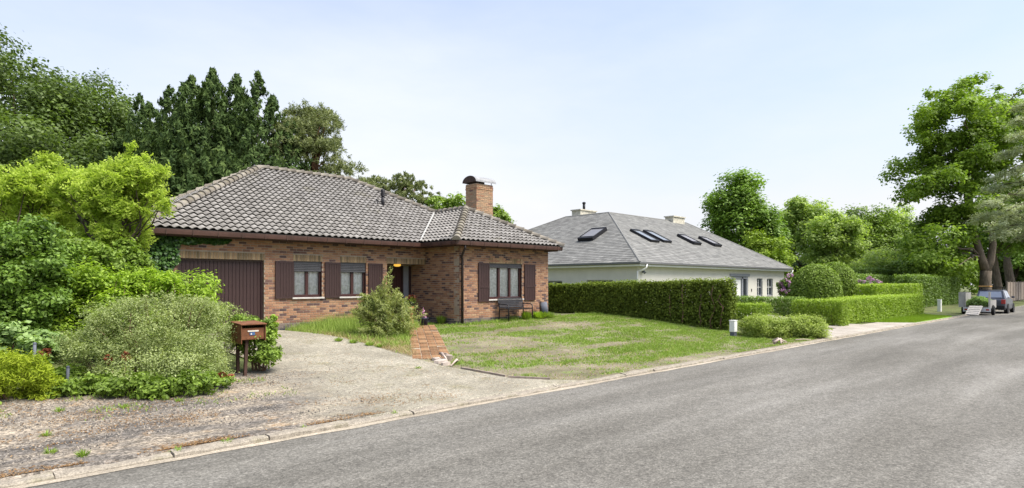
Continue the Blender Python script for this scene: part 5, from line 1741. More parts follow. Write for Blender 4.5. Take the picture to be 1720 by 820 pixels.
# blue cedar boughs reaching in from the right edge
def cedar():
    d = 34
    x, y = at(1765, d)
    b = groundz(x, 5.0) - 0.05
    y = min(y, 8.6)
    g = np.random.default_rng(290)
    x, y = at(1790, d)
    T = Thing('cedar_tree', 'blue-grey cedar reaching in with layered boughs at the right edge', 'tree', (x, y, 0.02))
    mb = MB()
    ht = zat(170, d)
    mb.tube([(x, y, 0.0), (x, y, ht * 0.5), (x + .1, y, ht)], [0.35, 0.24, 0.04], 10)
    parts = []
    tips = [(1640, 368, 0), (1655, 345, -1), (1650, 390, 1), (1668, 318, .5), (1672, 395, -1), (1690, 290, 0), (1685, 262, 1), (1695, 235, -.6), (1700, 372, 0.6), (1668, 300, 1.2), (1705, 205, 0), (1660, 378, -1.5), (1700, 330, -1), (1715, 180, .4), (1690, 355, -2), (1705, 402, 0)]
    for px, py, dd in tips:
        q = at(px, d + dd)
        tip = np.array([q[0], q[1], zat(py, d + dd)])
        root = np.array([x, y, min(tip[2] - 0.1 + 0.9, ht * 0.96)])
        limb_tube(mb, root, tip, 0.07, 0.012, g, 6, 0.04, 6)
        ax_ = tip - root
        L = np.linalg.norm(ax_)
        axn = ax_ / L
        side = np.cross(axn, [0, 0, 1])
        side /= np.linalg.norm(side)
        cc_, rr_ = [], []
        for k in range(16):
            f = 0.35 + 0.68 * g.random()
            w = 0.75 * math.sqrt(max(0.05, 1.1 - f)) * (g.random() * 2 - 1)
            cc_.append(root + axn * (f * L) + side * w + np.array([0, 0, 0.04 * L * math.sin(PI * f) - 0.2 * abs(w) + g.normal(0, .06)]))
            r_ = 0.34 * (0.6 + 0.7 * g.random())
            rr_.append((r_, r_, r_ * 0.42))
        parts.append(fol_clumps(cc_, rr_, 1700, 0.15, 0.042, int(300 + px), 0.7, 12, 0.3, 0.6))
    T.part('trunk', mb, 'bark', smooth=True)
    T.npart('crown', *join_np(parts), 'cedar')
cedar()
# far belt of woodland and undergrowth that reads as one mass
g = np.random.default_rng(300)
C, Rr = [], []
for px in np.arange(1320, 1800, 9):
    for k in range(2):
        d = 96 + g.normal(0, 4)
        q = at(px + g.normal(0, 5), d)
        h = 1.5 + 4.5 * g.random()
        C.append((q[0], q[1], h))
        Rr.append((2.0, 2.0, 1.8))
V, F, t = fol_clumps(C, Rr, 15000, 0.7, 0.46, 301, 0.4)
tag(link('far_woodland', mesh_np('far_woodland', V, F, t), 'oak'), 'dark belt of distant woodland at the end of the road', 'woodland', kind='stuff')
C, Rr = [], []
for px in np.arange(-120, 560, 10):
    for k in range(2):
        d = 48 + g.normal(0, 3)
        q = at(px, d)
        C.append((q[0], q[1], 1.2 + 5.5 * g.random()))
        Rr.append((1.6, 1.6, 1.5))
V, F, t = fol_clumps(C, Rr, 14000, 0.55, 0.36, 302, 0.4)
tag(link('far_undergrowth', mesh_np('far_undergrowth', V, F, t), 'oak'), 'dark leafy mass behind the oaks and cypresses on the left', 'woodland', kind='stuff')

# ================================================================== shrubs left of the driveway
def blob(px, d, py, w_px, h_px, depth=1.0):
    """ellipsoid from its picture size"""
    x, y = at(px, d)
    r = w_px / FPX * d / 2
    return ((x, y, zat(py, d)), (r, r * depth, h_px / FPX * d / 2))
def golden(label, px, d, spec, n, seed):
    x, y = at(px, d)
    b = groundz(x, y) - 0.03
    g = np.random.default_rng(seed)
    T = Thing('golden_tree', label, 'tree', (x, y, b), 'golden leaved trees beside the bungalow')
    mb = MB()
    C, Rr = [], []
    for sp_ in spec:
        c, r = blob(sp_[0], d + sp_[4], sp_[1], sp_[2], sp_[3])
        c2, r2 = crown_clumps(c, r, sp_[5], 0.33, int(seed + sp_[0]), 0.35, -0.9)
        C.append(c2)
        Rr.append(r2 * 0.85)
    C, Rr = np.concatenate(C), np.concatenate(Rr)
    for k in range(4):
        q = C[int(g.integers(len(C)))]
        mid = np.array([x + g.normal(0, .25), y + g.normal(0, .25), b + 1.7])
        limb_tube(mb, (x + g.normal(0, .06), y + g.normal(0, .06), b), mid, 0.055, 0.04, g, 7, 0)
        for i in range(7):
            limb_tube(mb, mid, C[int(g.integers(len(C)))], 0.032, 0.006, g, 5, 0.03)
    T.part('trunk', mb, 'bark', smooth=True)
    # leaflets hang in feathery rows: long thin sprays
    sub = 13
    ns = n // sub
    w = Rr.mean(1) ** 2
    k = g.choice(len(C), ns, p=w / w.sum())
    dd = rnd_dirs(g, ns)
    sp = C[k] + Rr[k] * dd * (0.4 + 0.75 * g.random(ns))[:, None]
    ax = dd + rnd_dirs(g, ns) * 0.6 + np.array([0, 0, -0.1])
    ax /= np.linalg.norm(ax, axis=1, keepdims=True)
    j = np.repeat(np.arange(ns), sub)
    s = (np.tile(np.arange(sub), ns) / sub - 0.5) * 0.30
    side = np.cross(ax, rnd_dirs(g, ns))
    side /= np.linalg.norm(side, axis=1, keepdims=True) + 1e-9
    sg = np.where(np.tile(np.arange(sub), ns) % 2, 1.0, -1.0)
    P = sp[j] + ax[j] * s[:, None] + side[j] * (sg * 0.035)[:, None] + g.normal(0, 0.01, (len(j), 3))
    N = np.cross(ax, side)[j] + rnd_dirs(g, len(j)) * 0.6 + np.array([0, 0, 0.5])
    tone = 0.5 + g.normal(0, 0.15, ns)[j] + g.normal(0, 0.12, len(j))
    V, F, t = leaves(P, N, 0.085, 0.04, tone, g, D=side[j] * sg[:, None] + ax[j] * 0.4)
    T.npart('crown', V, F, t, 'golden')
golden('golden yellow-green tree whose crown leans over the roof corner', 200, 14.2,
       [(205, 330, 130, 130, 0, 26), (245, 290, 80, 70, 0, 12), (140, 320, 110, 90, 0.3, 16), (265, 340, 60, 60, -0.2, 8), (190, 400, 140, 70, 0.2, 16), (232, 262, 40, 40, 0, 5)], 42000, 310)
golden('golden yellow-green tree at the left edge above the dark glossy shrub', 45, 14.8,
       [(40, 320, 120, 90, 0, 18), (95, 300, 90, 70, 0.2, 12), (-10, 330, 90, 100, 0, 12), (60, 370, 130, 70, 0.3, 14), (110, 360, 80, 60, 0.3, 8), (20, 290, 50, 40, 0.0, 5)], 32000, 320)
bush('leafy_shrub', 'dark glossy evergreen shrub at the left edge below the golden tree',
     [blob(15, 11.2, 450, 150, 200), blob(70, 11.8, 430, 110, 130), blob(-30, 11, 500, 120, 160), blob(50, 11.4, 530, 150, 130), blob(20, 11.0, 560, 120, 110)], 'holly', 40000, (0.075, 0.045), 330, clumps=30, size=0.3, stems=4, low=-0.9)
bush('leafy_shrub', 'shadowy shrub under the golden crowns left of the ivy corner',
     [blob(150, 13.2, 450, 130, 90), blob(215, 13.6, 445, 70, 80), blob(110, 13.2, 420, 90, 70)], 'shrubgreen', 16000, (0.10, 0.05), 335, clumps=24, size=0.32)
LB_, _c, _r = bush('laurel_bush', 'large fresh green bush spilling in front of the garage door',
     [blob(205, 12.6, 512, 200, 140), blob(290, 12.9, 512, 160, 115), blob(110, 12.2, 528, 180, 145), blob(340, 12.7, 545, 70, 70), blob(235, 12.3, 560, 180, 110)], 'laurel', 40000, (0.085, 0.042), 340, clumps=34, size=0.28, upb=0.6)
g = np.random.default_rng(341)
ro_, ti_ = [], []
for k in range(90):
    qx_ = 60 + 310 * g.random()
    top = np.interp(qx_, [40, 110, 200, 300, 350, 375], [480, 462, 452, 462, 485, 520])
    t_ = np.array(blob(qx_, 12.6 + g.normal(0, .3), top - 2 + 22 * g.random(), 10, 10)[0])
    ro_.append(t_ - np.array([g.normal(0, .1), g.normal(0, .1), 0.35]))
    ti_.append(t_)
shoots(LB_, ro_, ti_, 'laurel', (0.08, 0.04), 46, 342, 0.65, 0.006, 0.05, spread=0.03)
T_, C_, R_ = bush('cotoneaster_bush', 'big grey-green small-leaved bush beside the mailbox',
     [blob(235, 10.3, 560, 190, 130), blob(330, 10.7, 565, 170, 120), blob(165, 10.0, 590, 150, 110), blob(270, 9.9, 610, 220, 110), blob(343, 10.6, 600, 92, 100), blob(310, 10.0, 628, 150, 70), blob(250, 10.3, 515, 70, 40), blob(330, 10.9, 525, 90, 44), blob(180, 10.2, 545, 70, 50)], 'cotone', 52000, (0.036, 0.018), 350, clumps=26, size=0.25, upb=0.4, sub=22, spread=0.34, shell=0.75)
g = np.random.default_rng(351)
ro_, ti_ = [], []
for k in range(170):
    qx_ = 270 + 190 * (g.random() * 2 - 1)
    top = np.interp(qx_, [80, 150, 200, 260, 340, 400, 440, 470], [600, 548, 512, 496, 505, 520, 548, 590])
    qy_ = top + (8 if k < 90 else 130) * g.random() - (6 if k < 90 else 0)
    d_ = 10.4 - 0.9 * (qy_ - top) / 130 + g.normal(0, .25) if qx_ < 352 else 11.75 + 0.2 * g.random()
    t_ = np.array(blob(qx_, d_, qy_, 10, 10)[0])
    r_ = np.array(blob(270 + (qx_ - 270) * 0.72, d_ + 0.35, min(qy_ + 45, 640), 10, 10)[0])
    ro_.append(r_)
    ti_.append(t_)
shoots(T_, ro_, ti_, 'cotone', (0.042, 0.02), 85, 352, 0.62, 0.006, 0.16, spread=0.03)
bush('leafy_shrub', 'green bush right behind the mailbox at the driveway edge',
     [blob(436, 11.3, 590, 62, 90), blob(410, 11.5, 555, 60, 60), blob(445, 11.4, 560, 40, 60)], 'shrubgreen', 13000, (0.055, 0.03), 360, clumps=22, size=0.32)
bush('juniper_bush', 'low yellow-green feathery conifer at the left edge of the verge',
     [blob(30, 8.7, 640, 120, 85), blob(75, 8.9, 655, 70, 60), blob(-25, 8.6, 650, 90, 80)], 'juniper', 22000, (0.06, 0.013), 370, clumps=28, size=0.3, sub=18)
bush('leafy_shrub', 'pale broad-leaved shrub between glossy shrub and yellow conifer',
     [blob(30, 10.0, 585, 110, 70), blob(75, 10.0, 590, 60, 60)], 'pale', 7000, (0.10, 0.07), 375, clumps=20, size=0.32)
bush('leafy_shrub', 'low bright green growth at the foot of the grey-green bush',
     [blob(150, 9.3, 650, 140, 45), blob(240, 9.2, 655, 130, 45), blob(330, 9.5, 645, 120, 40), blob(370, 10.2, 640, 40, 30), blob(115, 9.15, 660, 90, 50), blob(75, 8.9, 672, 60, 30), blob(100, 9.6, 635, 80, 50), blob(-10, 8.6, 685, 120, 24)], 'shrubgreen', 20000, (0.065, 0.035), 380, clumps=18, size=0.34)
bush('leafy_shrub', 'small reddish-leaved shoots poking out of the grey-green bush',
     [blob(205, 9.55, 600, 26, 20), blob(180, 9.5, 605, 18, 14), blob(232, 9.3, 667, 40, 14), blob(75, 9.4, 590, 18, 18), blob(380, 9.9, 632, 24, 14), blob(305, 9.35, 645, 20, 10), blob(150, 9.3, 640, 20, 12)], 'red', 1500, (0.055, 0.03), 385, clumps=4, size=0.5, stems=6)
FS, _c, _r = bush('feathery_shrub', 'feathery shrub with tall shoots in front of the windows',
     [blob(645, 17.0, 530, 92, 62), blob(630, 17.1, 510, 54, 40), blob(665, 16.9, 540, 60, 48), blob(645, 16.8, 550, 96, 34)], 'feather', 17000, (0.08, 0.018), 390, clumps=26, size=0.3, sub=18, upb=0.5, spread=0.36, stems=3)
g = np.random.default_rng(391)
ro_, ti_ = [], []
for k in range(110):
    r_ = blob(645 + g.normal(0, 16), 17.0 + g.normal(0, 0.2), 540, 10, 10)[0]
    ex = [(656, 450), (652, 460), (660, 465), (643, 472), (648, 468), (636, 482), (668, 484), (625, 488), (612, 498), (676, 500), (684, 512), (604, 512)]
    qx_, qy_ = ex[k] if k < 12 else (645 + g.normal(0, 24), 482 + 45 * g.random())
    if k >= 12:
        qy_ = max(qy_, 478 + 0.75 * abs(qx_ - 650))
    ro_.append(r_)
    ti_.append(blob(qx_, 17.0 + g.normal(0, 0.25), qy_, 10, 10)[0])
shoots(FS, ro_, ti_, 'feather', (0.085, 0.02), 150, 392, 0.66, arch=0.02)
bush('leafy_shrub', 'small yellow-green sapling between mailbox bush and brick wall',
     [blob(457, 14.6, 545, 22, 30), blob(452, 14.6, 560, 26, 26)], 'laurel', 900, (0.08, 0.045), 395, clumps=8, size=0.4, stems=5)
# ivy on the corner of the bungalow
g = np.random.default_rng(400)
IV = Thing('ivy', 'dark green ivy climbing the left corner under the gutter', 'ivy', (4.6, 17.9, GZ))
n = 15000
x = 4.45 + g.random(n) * 2.3
z = 0.5 + g.random(n) * 2.6
lim = np.interp(z, [0.5, 1.3, 1.9, 2.4, 2.75, 2.95, 3.1], [5.0, 4.98, 5.02, 5.1, 5.45, 6.6, 6.7]) + (fnoise(z * 3, x * 0, 1.0) - 0.5) * 0.4
low = 2.98 - 0.16 * fnoise(x * 4, x * 0 + 3, 1.0)
keep = (x < lim) & ((x < 5.2) | (z > low)) 
x, z = x[keep], z[keep]
P = np.stack([x, WF - 0.03 - 0.22 * g.random(len(x)) ** 2 * (x < 5.6), z], 1)
n2 = 7000
P2 = np.stack([WL - 0.03 - 0.25 * g.random(n2) ** 2, WF + g.random(n2) * 1.3, 0.6 + g.random(n2) * 2.45], 1)
P = np.concatenate([P, P2])
N = np.concatenate([np.tile([0, -1.0, 0.5], (len(x), 1)), np.tile([-1.0, -0.2, 0.5], (n2, 1))]) + rnd_dirs(g, len(P)) * 0.6
sz = 0.7 + 0.6 * g.random(len(P))
V, F, t = leaves(P, N, 0.085 * sz, 0.075 * sz, 0.42 + g.normal(0, 0.22, len(P)), g)
IV.npart('foliage', V, F, t, 'ivy')
mb = MB()
for k in range(5):
    mb.tube([(4.62 + .08 * k, WF - 0.03, GZ), (4.7 + .09 * k, WF - 0.03, 1.5), (4.7 + 0.14 * k, WF - 0.03, 2.6)], [0.014, 0.01, 0.005], 5)
IV.part('stems', mb, 'stem', kind='stuff')

# ================================================================== small things in the garden
# mailbox on two steel posts
mx0, mx1, my0, my1 = 4.17, 4.60, 10.92, 11.40
MBX = Thing('mailbox', 'rusty brown steel mailbox on two posts at the driveway edge', 'mailbox', (4.4, 11.15, groundz(4.4, 11.1)))
t_ = 0.012
MBX.part('box', MB().box(mx0, mx0 + t_, my0, my1, 0.76, 1.09).box(mx1 - t_, mx1, my0, my1, 0.80, 1.09).box(mx0 + t_, mx1 - t_, my0 + 0.03, my0 + 0.03 + t_, 0.84, 1.03).box(mx0 + t_, mx1 - t_, my1 - t_, my1, 0.84, 1.08).box(mx0 + t_, mx1 - t_, my0 + 0.03, my1 - t_, 0.83, 0.842), 'rust')
MBX.part('lid', MB().hexa([(mx0 - 0.012, my0 - 0.02, 1.085), (mx1 + 0.012, my0 - 0.02, 1.085), (mx1 + 0.012, my1 + 0.01, 1.115), (mx0 - 0.012, my1 + 0.01, 1.115), (mx0 - 0.012, my0 - 0.02, 1.105), (mx1 + 0.012, my0 - 0.02, 1.105), (mx1 + 0.012, my1 + 0.01, 1.135), (mx0 - 0.012, my1 + 0.01, 1.135)]), 'rust', bevel=0.004)
MBX.part('name_strip', MB().box(mx0 + 0.12, mx1 - 0.12, my0 + 0.022, my0 + 0.029, 0.965, 0.99), 'paperlabel')
lb = MBX.part('label_plate', MB().box(mx0 + 0.155, mx0 + 0.245, my0 + 0.022, my0 + 0.029, 0.905, 0.955), 'bluelabel')
MBX.part('label_mark', MB().box(mx0 + 0.17, mx0 + 0.19, my0 + 0.019, my0 + 0.0215, 0.915, 0.94), 'paperlabel', lb)
MBX.part('post', MB().box(4.17 + 0.06, 4.17 + 0.11, 11.28, 11.33, groundz(4.2, 11.3) - 0.1, 0.83), 'rustdark')
MBX.part('post', MB().hexa([(4.235, 10.98, 0.05), (4.285, 10.98, 0.05), (4.285, 11.03, 0.05), (4.235, 11.03, 0.05), (4.285, 11.02, 0.83), (4.335, 11.02, 0.83), (4.335, 11.07, 0.83), (4.285, 11.07, 0.83)]), 'rustdark')
# wire-fence stakes in the bushes
for px, d, h, lab in ((113, 9.3, 0.34, 'short grey fence stake in front of the grey-green bush'), (57, 9.6, 0.62, 'short grey fence stake by the pale broad-leaved shrub')):
    x, y = at(px, d)
    S_T = Thing('fence_stake', lab, 'stake', (x, y, groundz(x, y)), 'fence stakes in the bushes')
    b = groundz(x, y)
    S_T.part('post', MB().tube([(x, y, b - 0.05), (x + 0.01, y, b + h)], 0.022, 10), 'greyplastic', smooth=True)
    S_T.part('cap', MB().lathe([(0.025, 0), (0.025, 0.015), (0.008, 0.03)], (x + 0.01, y, b + h), 10), 'greyplastic')
# bench below the wing's window
BN = Thing('bench', 'black metal garden bench with woven back below the large window', 'bench', (15.6, 15.65, groundz(15.6, 15.65)))
bz = groundz(15.6, 15.7)
bx0, bx1, by0, by1 = 14.98, 16.18, 15.38, 15.88
for x in (bx0, bx1):
    BN.part('leg', MB().tube([(x, by1, bz - 0.02), (x, by1 - 0.03, bz + 0.42), (x, by1 + 0.05, bz + 0.76)], 0.020, 8), 'darkmetal', smooth=True)
    BN.part('leg', MB().tube([(x, by0, bz - 0.02), (x, by0 + 0.02, bz + 0.42), (x, by0 + 0.03, bz + 0.55)], 0.020, 8), 'darkmetal', smooth=True)
    BN.part('armrest', MB().tube([(x, by0 + 0.02, bz + 0.54), (x, by0 + 0.12, bz + 0.585), (x, by1 - 0.1, bz + 0.585), (x, by1 + 0.0, bz + 0.6)], 0.019, 8), 'darkmetal', smooth=True)
st = BN.part('seat', MB().box(bx0, bx1, by0 + 0.02, by0 + 0.05, bz + 0.40, bz + 0.43).box(bx0, bx1, by1 - 0.06, by1 - 0.03, bz + 0.40, bz + 0.43).box(bx0, bx0 + 0.03, by0 + 0.05, by1 - 0.06, bz + 0.402, bz + 0.428).box(bx1 - 0.03, bx1, by0 + 0.05, by1 - 0.06, bz + 0.402, bz + 0.428), 'darkmetal')
for k in range(9):
    y = by0 + 0.065 + k * 0.041
    BN.part('seat_slat', MB().box(bx0 + 0.03, bx1 - 0.03, y, y + 0.03, bz + 0.408, bz + 0.424), 'darkmetal', st)
bk = BN.part('backrest', MB().tube([(bx0, by1 - 0.02, bz + 0.46), (bx0, by1 + 0.05, bz + 0.76), (bx0 + 0.06, by1 + 0.055, bz + 0.79), (bx1 - 0.06, by1 + 0.055, bz + 0.79), (bx1, by1 + 0.05, bz + 0.76), (bx1, by1 - 0.02, bz + 0.46), (bx0, by1 - 0.02, bz + 0.462)], 0.018, 7), 'darkmetal', smooth=True)
for k in range(19):
    x = bx0 + 0.06 + k * 0.06
    BN.part('back_strip', MB().bar((x, by1 - 0.015, bz + 0.47), (x, by1 + 0.05, bz + 0.78), 0.036, 0.006), 'benchgrey', bk)
for k in range(6):
    t = k / 5
    BN.part('back_strip', MB().bar((bx0, by1 - 0.025 + 0.06 * t, bz + 0.48 + 0.29 * t), (bx1, by1 - 0.025 + 0.06 * t, bz + 0.48 + 0.29 * t), 0.006, 0.024), 'benchgrey', bk)
# round grey tub standing on edge
tx, ty = 17.02, 15.62
tz = groundz(tx, ty)
TB = Thing('round_tub', 'round dark grey tub on its side right of the bench', 'tub', (tx, ty, tz))
def xl(prof, c, n=24):
    m = MB().lathe(prof, (0, 0, 0), n)
    m.v = [(c[0] + q[2] * 0.62 + q[0] * -0.10, c[1] + q[0] * 0.2 - q[2] * 0.78 + 0.0 * q[1], c[2] + 0.0) for q in m.v]
    return m
def disc(prof, c, ax, n=24):
    ax = Vector(ax).normalized()
    x = ax.cross(Vector((0, 0, 1))).normalized()
    y = x.cross(ax)
    m = MB().lathe(prof, (0, 0, 0), n)
    m.v = [tuple(Vector(c) + x * q[0] + y * q[1] + ax * q[2]) for q in m.v]
    return m
ta = (0.75, -0.66, 0.05)
TB.part('body', disc([(0.24, 0), (0.275, 0.02), (0.30, 0.22), (0.285, 0.24), (0.27, 0.22), (0.24, 0.05)], (tx - 0.08, ty + 0.08, tz + 0.29), ta), 'greyplastic', smooth=True)
TB.part('rim', disc([(0.27, 0), (0.31, 0.0), (0.31, 0.035), (0.27, 0.035), (0.27, 0.0)], (tx - 0.09, ty + 0.09, tz + 0.30), ta), 'darkmetal')
# pots at the porch
px_, py_ = at(690, 20.85)
pz = groundz(px_, py_) + 0.02
PD = Thing('plant_stand', 'terracotta pedestal with potted red flowers beside the porch', 'planter', (px_, py_, pz))
PD.part('pedestal', MB().lathe([(0.15, 0), (0.15, 0.05), (0.10, 0.10), (0.075, 0.2), (0.07, 0.4), (0.085, 0.52), (0.11, 0.56), (0.11, 0.60)], (px_, py_, pz), 16), 'terracotta', smooth=True)
PD.part('pot', MB().lathe([(0.09, 0), (0.12, 0.13), (0.13, 0.15), (0.11, 0.15), (0.1, 0.12)], (px_, py_, pz + 0.60), 16), 'blackpot', smooth=True)
g = np.random.default_rng(420)
c0 = np.array([px_, py_, pz + 0.80])
P = c0 + g.normal(0, 1, (420, 3)) * np.array([0.08, 0.08, 0.06])
PD.npart('foliage', *leaves(P, rnd_dirs(g, 420) + np.array([0, 0, .6]), 0.055, 0.035, 0.4 + g.normal(0, .2, 420), g), 'shrubgreen')
P = c0 + np.array([0, 0, 0.1]) + g.normal(0, 1, (160, 3)) * np.array([0.07, 0.07, 0.06])
PD.npart('blossom', *leaves(P, rnd_dirs(g, 160), 0.05, 0.045, 0.1 + g.normal(0, .2, 160), g), 'red')
qx, qy = at(711, 20.35)
qz = groundz(qx, qy)
PT = Thing('flower_pot', 'dark blue pot holding a pink spiral ornament by the brick wall', 'planter', (qx, qy, qz))
PT.part('pot', MB().lathe([(0.13, 0), (0.165, 0.22), (0.18, 0.24), (0.18, 0.28), (0.15, 0.28), (0.14, 0.24)], (qx, qy, qz), 20), 'blackpot', smooth=True)
M['pinkorn'] = plain('pink_ornament', (0.42, 0.20, 0.30), 0.5, 0, 0.25)
sp_pts = [(qx + 0.11 * (1 - t) * math.cos(t * 17) * 1.0, qy + 0.11 * (1 - t) * math.sin(t * 17), qz + 0.27 + 0.33 * t) for t in np.linspace(0, 1, 50)]
PT.part('spiral', MB().tube(sp_pts, [0.04 * (1 - 0.75 * t) for t in np.linspace(0, 1, 50)], 7), 'pinkorn', smooth=True)
# utility pillar and white post next door
ux, uy = 19.35, 9.35
uz = groundz(ux, uy)
UP = Thing('utility_box', 'small white box on a dark foot at the end of the tall hedge', 'utility box', (ux, uy, uz))
UP.part('box', MB().box(ux - 0.1, ux + 0.1, uy - 0.09, uy + 0.09, uz + 0.14, uz + 0.50), 'white', bevel=0.012)
UP.part('foot', MB().box(ux - 0.085, ux + 0.085, uy - 0.075, uy + 0.075, uz - 0.05, uz + 0.14), 'greyplastic')
UP.part('lid', MB().box(ux - 0.11, ux + 0.11, uy - 0.10, uy + 0.10, uz + 0.50, uz + 0.52), 'white')
wx, wy = at(1578, 39.3)
wz = groundz(wx, wy)
WP = Thing('white_post', 'white marker block on the verge left of the trailer', 'post', (wx, wy, wz))
WP.part('block', MB().box(wx - 0.13, wx + 0.13, wy - 0.1, wy + 0.1, wz - 0.05, wz + 0.72), 'white', bevel=0.02)
WP.part('cap', MB().box(wx - 0.14, wx + 0.14, wy - 0.11, wy + 0.11, wz + 0.72, wz + 0.75), 'white')
# broken stones and bleached wood where path meets driveway
def stone(label, x, y, w, l, h, rz, seed, mat='palestone', tilt=0.0):
    g = np.random.default_rng(seed)
    bm = bmesh.new()
    n = 7
    top, bot = [], []
    for i in range(n):
        a = 2 * PI * i / n
        r = 0.8 + 0.35 * g.random()
        px, py = w * r * math.cos(a), l * r * math.sin(a)
        bot.append(bm.verts.new((px, py, -0.01)))
        top.append(bm.verts.new((px * 0.92, py * 0.92, h * (0.8 + 0.4 * g.random()))))
    bm.faces.new(top)
    bm.faces.new(bot[::-1])
    for i in range(n):
        bm.faces.new((bot[i], bot[(i + 1) % n], top[(i + 1) % n], top[i]))
    me = bpy.data.meshes.new('broken_stone')
    bm.to_mesh(me)
    bm.free()
    o = link('broken_stone', me, mat, None, (x, y, groundz(x, y) + 0.012))
    o.rotation_euler = (tilt, 0, rz)
    tag(o, label, 'stone', 'broken stones at the end of the path')
stone('flat pale stone slab at the near end of the brick path', *at(741, 13.0), 0.20, 0.13, 0.05, 0.3, 1)
stone('pale stone slab beside the path end, nearest the driveway', *at(733, 13.25), 0.16, 0.10, 0.05, 1.1, 2)
stone('small pale stone between the slab and the bleached wood', *at(749, 12.7), 0.13, 0.08, 0.06, 0.1, 3)
stone('grey-brown stone behind the slabs at the lawn edge', *at(752, 13.4), 0.13, 0.09, 0.10, 0.8, 4, 'stonegrey', 0.25)
def twig(name, label, cat, pts, r0, mat, group):
    mb = MB()
    n = len(pts)
    mb.tube(pts, [r0 * (1 - 0.6 * i / (n - 1)) for i in range(n)], 7)
    b = pts[0]
    o = link(name, mb.mesh(name, b, True), mat, None, b)
    tag(o, label, cat, group)
g = np.random.default_rng(430)
def gp(px, d, h=0.0):
    x, y = at(px, d)
    return (x, y, groundz(x, y) + 0.02 + h)
DW = 'bleached wood scraps'
twig('driftwood', 'curved bleached root at the path end', 'wood', [gp(768, 13.1, .02), gp(767, 12.9, .07), gp(764, 12.7, .07), gp(757, 12.45, .01)], 0.035, 'bleached', DW)
twig('driftwood', 'bleached stick leaning on the stones at the path end', 'wood', [gp(742, 13.5, .10), gp(748, 13.2, .06), gp(752, 12.95, .01)], 0.035, 'bleached', DW)
twig('driftwood', 'brown bark strip lying behind the stones at the path end', 'wood', [gp(738, 13.9, .04), gp(750, 13.8, .05), gp(756, 13.6, .03)], 0.03, 'stonegrey', DW)
for k, (a, b, c) in enumerate((((1298, 18.4), (1307, 18.3), (1316, 18.0)), ((1304, 18.6), (1311, 18.2), (1312, 17.8)), ((1300, 18.0), (1309, 18.1), (1320, 18.4)), ((1336, 18.9), (1350, 19.0), (1362, 19.1)))):
    lab = ['pale root scrap on the lawn corner, left of the low bush', 'pale root scrap nearest the kerb, left of the low bush', 'pale root scrap crossing the other two near the low bush', 'pale stick lying along the kerb under the low bush'][k]
    twig('driftwood', lab, 'wood', [gp(*a, .03), gp(*b, .12 if k < 3 else .04), gp(*c, .02)], 0.045 if k < 3 else 0.02, 'bleached', DW)
# ================================================================== parked car, trailer
M['carpaint'] = plain('dark_blue_grey_car_paint', (0.075, 0.08, 0.10), 0.3, 0.4, 0.05, 2, 0, 0.6)
M['carglass'] = plain('car_glass', (0.20, 0.23, 0.30), 0.05, 0, 0.05, 2, 0, 1.0)  # sky reflection painted in as a lighter, bluish base colour
M['tyre'] = plain('tyre_rubber', (0.018, 0.018, 0.018), 0.9)
M['rim'] = plain('wheel_rim', (0.35, 0.35, 0.36), 0.35, 0.7, 0.05)
M['redlamp'] = plain('tail_lamp_red', (0.35, 0.015, 0.012), 0.25, 0, 0.1, 2, 0, 0.6)
M['plate'] = plain('number_plate', (0.62, 0.60, 0.55), 0.5, 0, 0.04, 2, 0)
M['trailermetal'] = plain('galvanised_panel', (0.36, 0.34, 0.32), 0.55, 0.3, 0.15, 4, 0.1)
M['plankwood'] = plain('orange_plank', (0.46, 0.26, 0.09), 0.8, 0, 0.15)
M['whitepanel'] = plain('dusty_white_panel', (0.58, 0.57, 0.56), 0.6, 0, 0.08)
M['rampwood'] = plain('pale_ramp_board', (0.52, 0.48, 0.43), 0.8, 0, 0.12)
def wheel(T, parent, x, y, r, w, z0):
    t = T.part('tyre', disc([(r * 0.62, 0), (r * 0.93, 0), (r, 0.03), (r, w - 0.03), (r * 0.93, w), (r * 0.62, w)], (x, y - w / 2, z0 + r), (0, 1, 0.0001), 22), 'tyre', parent, smooth=False)
    T.part('rim', disc([(0.04, -0.005), (r * 0.6, 0.01), (r * 0.62, w * 0.9), (0.04, w * 0.9)], (x, y - w / 2 + 0.004, z0 + r), (0, 1, 0.0001), 18), 'rim', t)
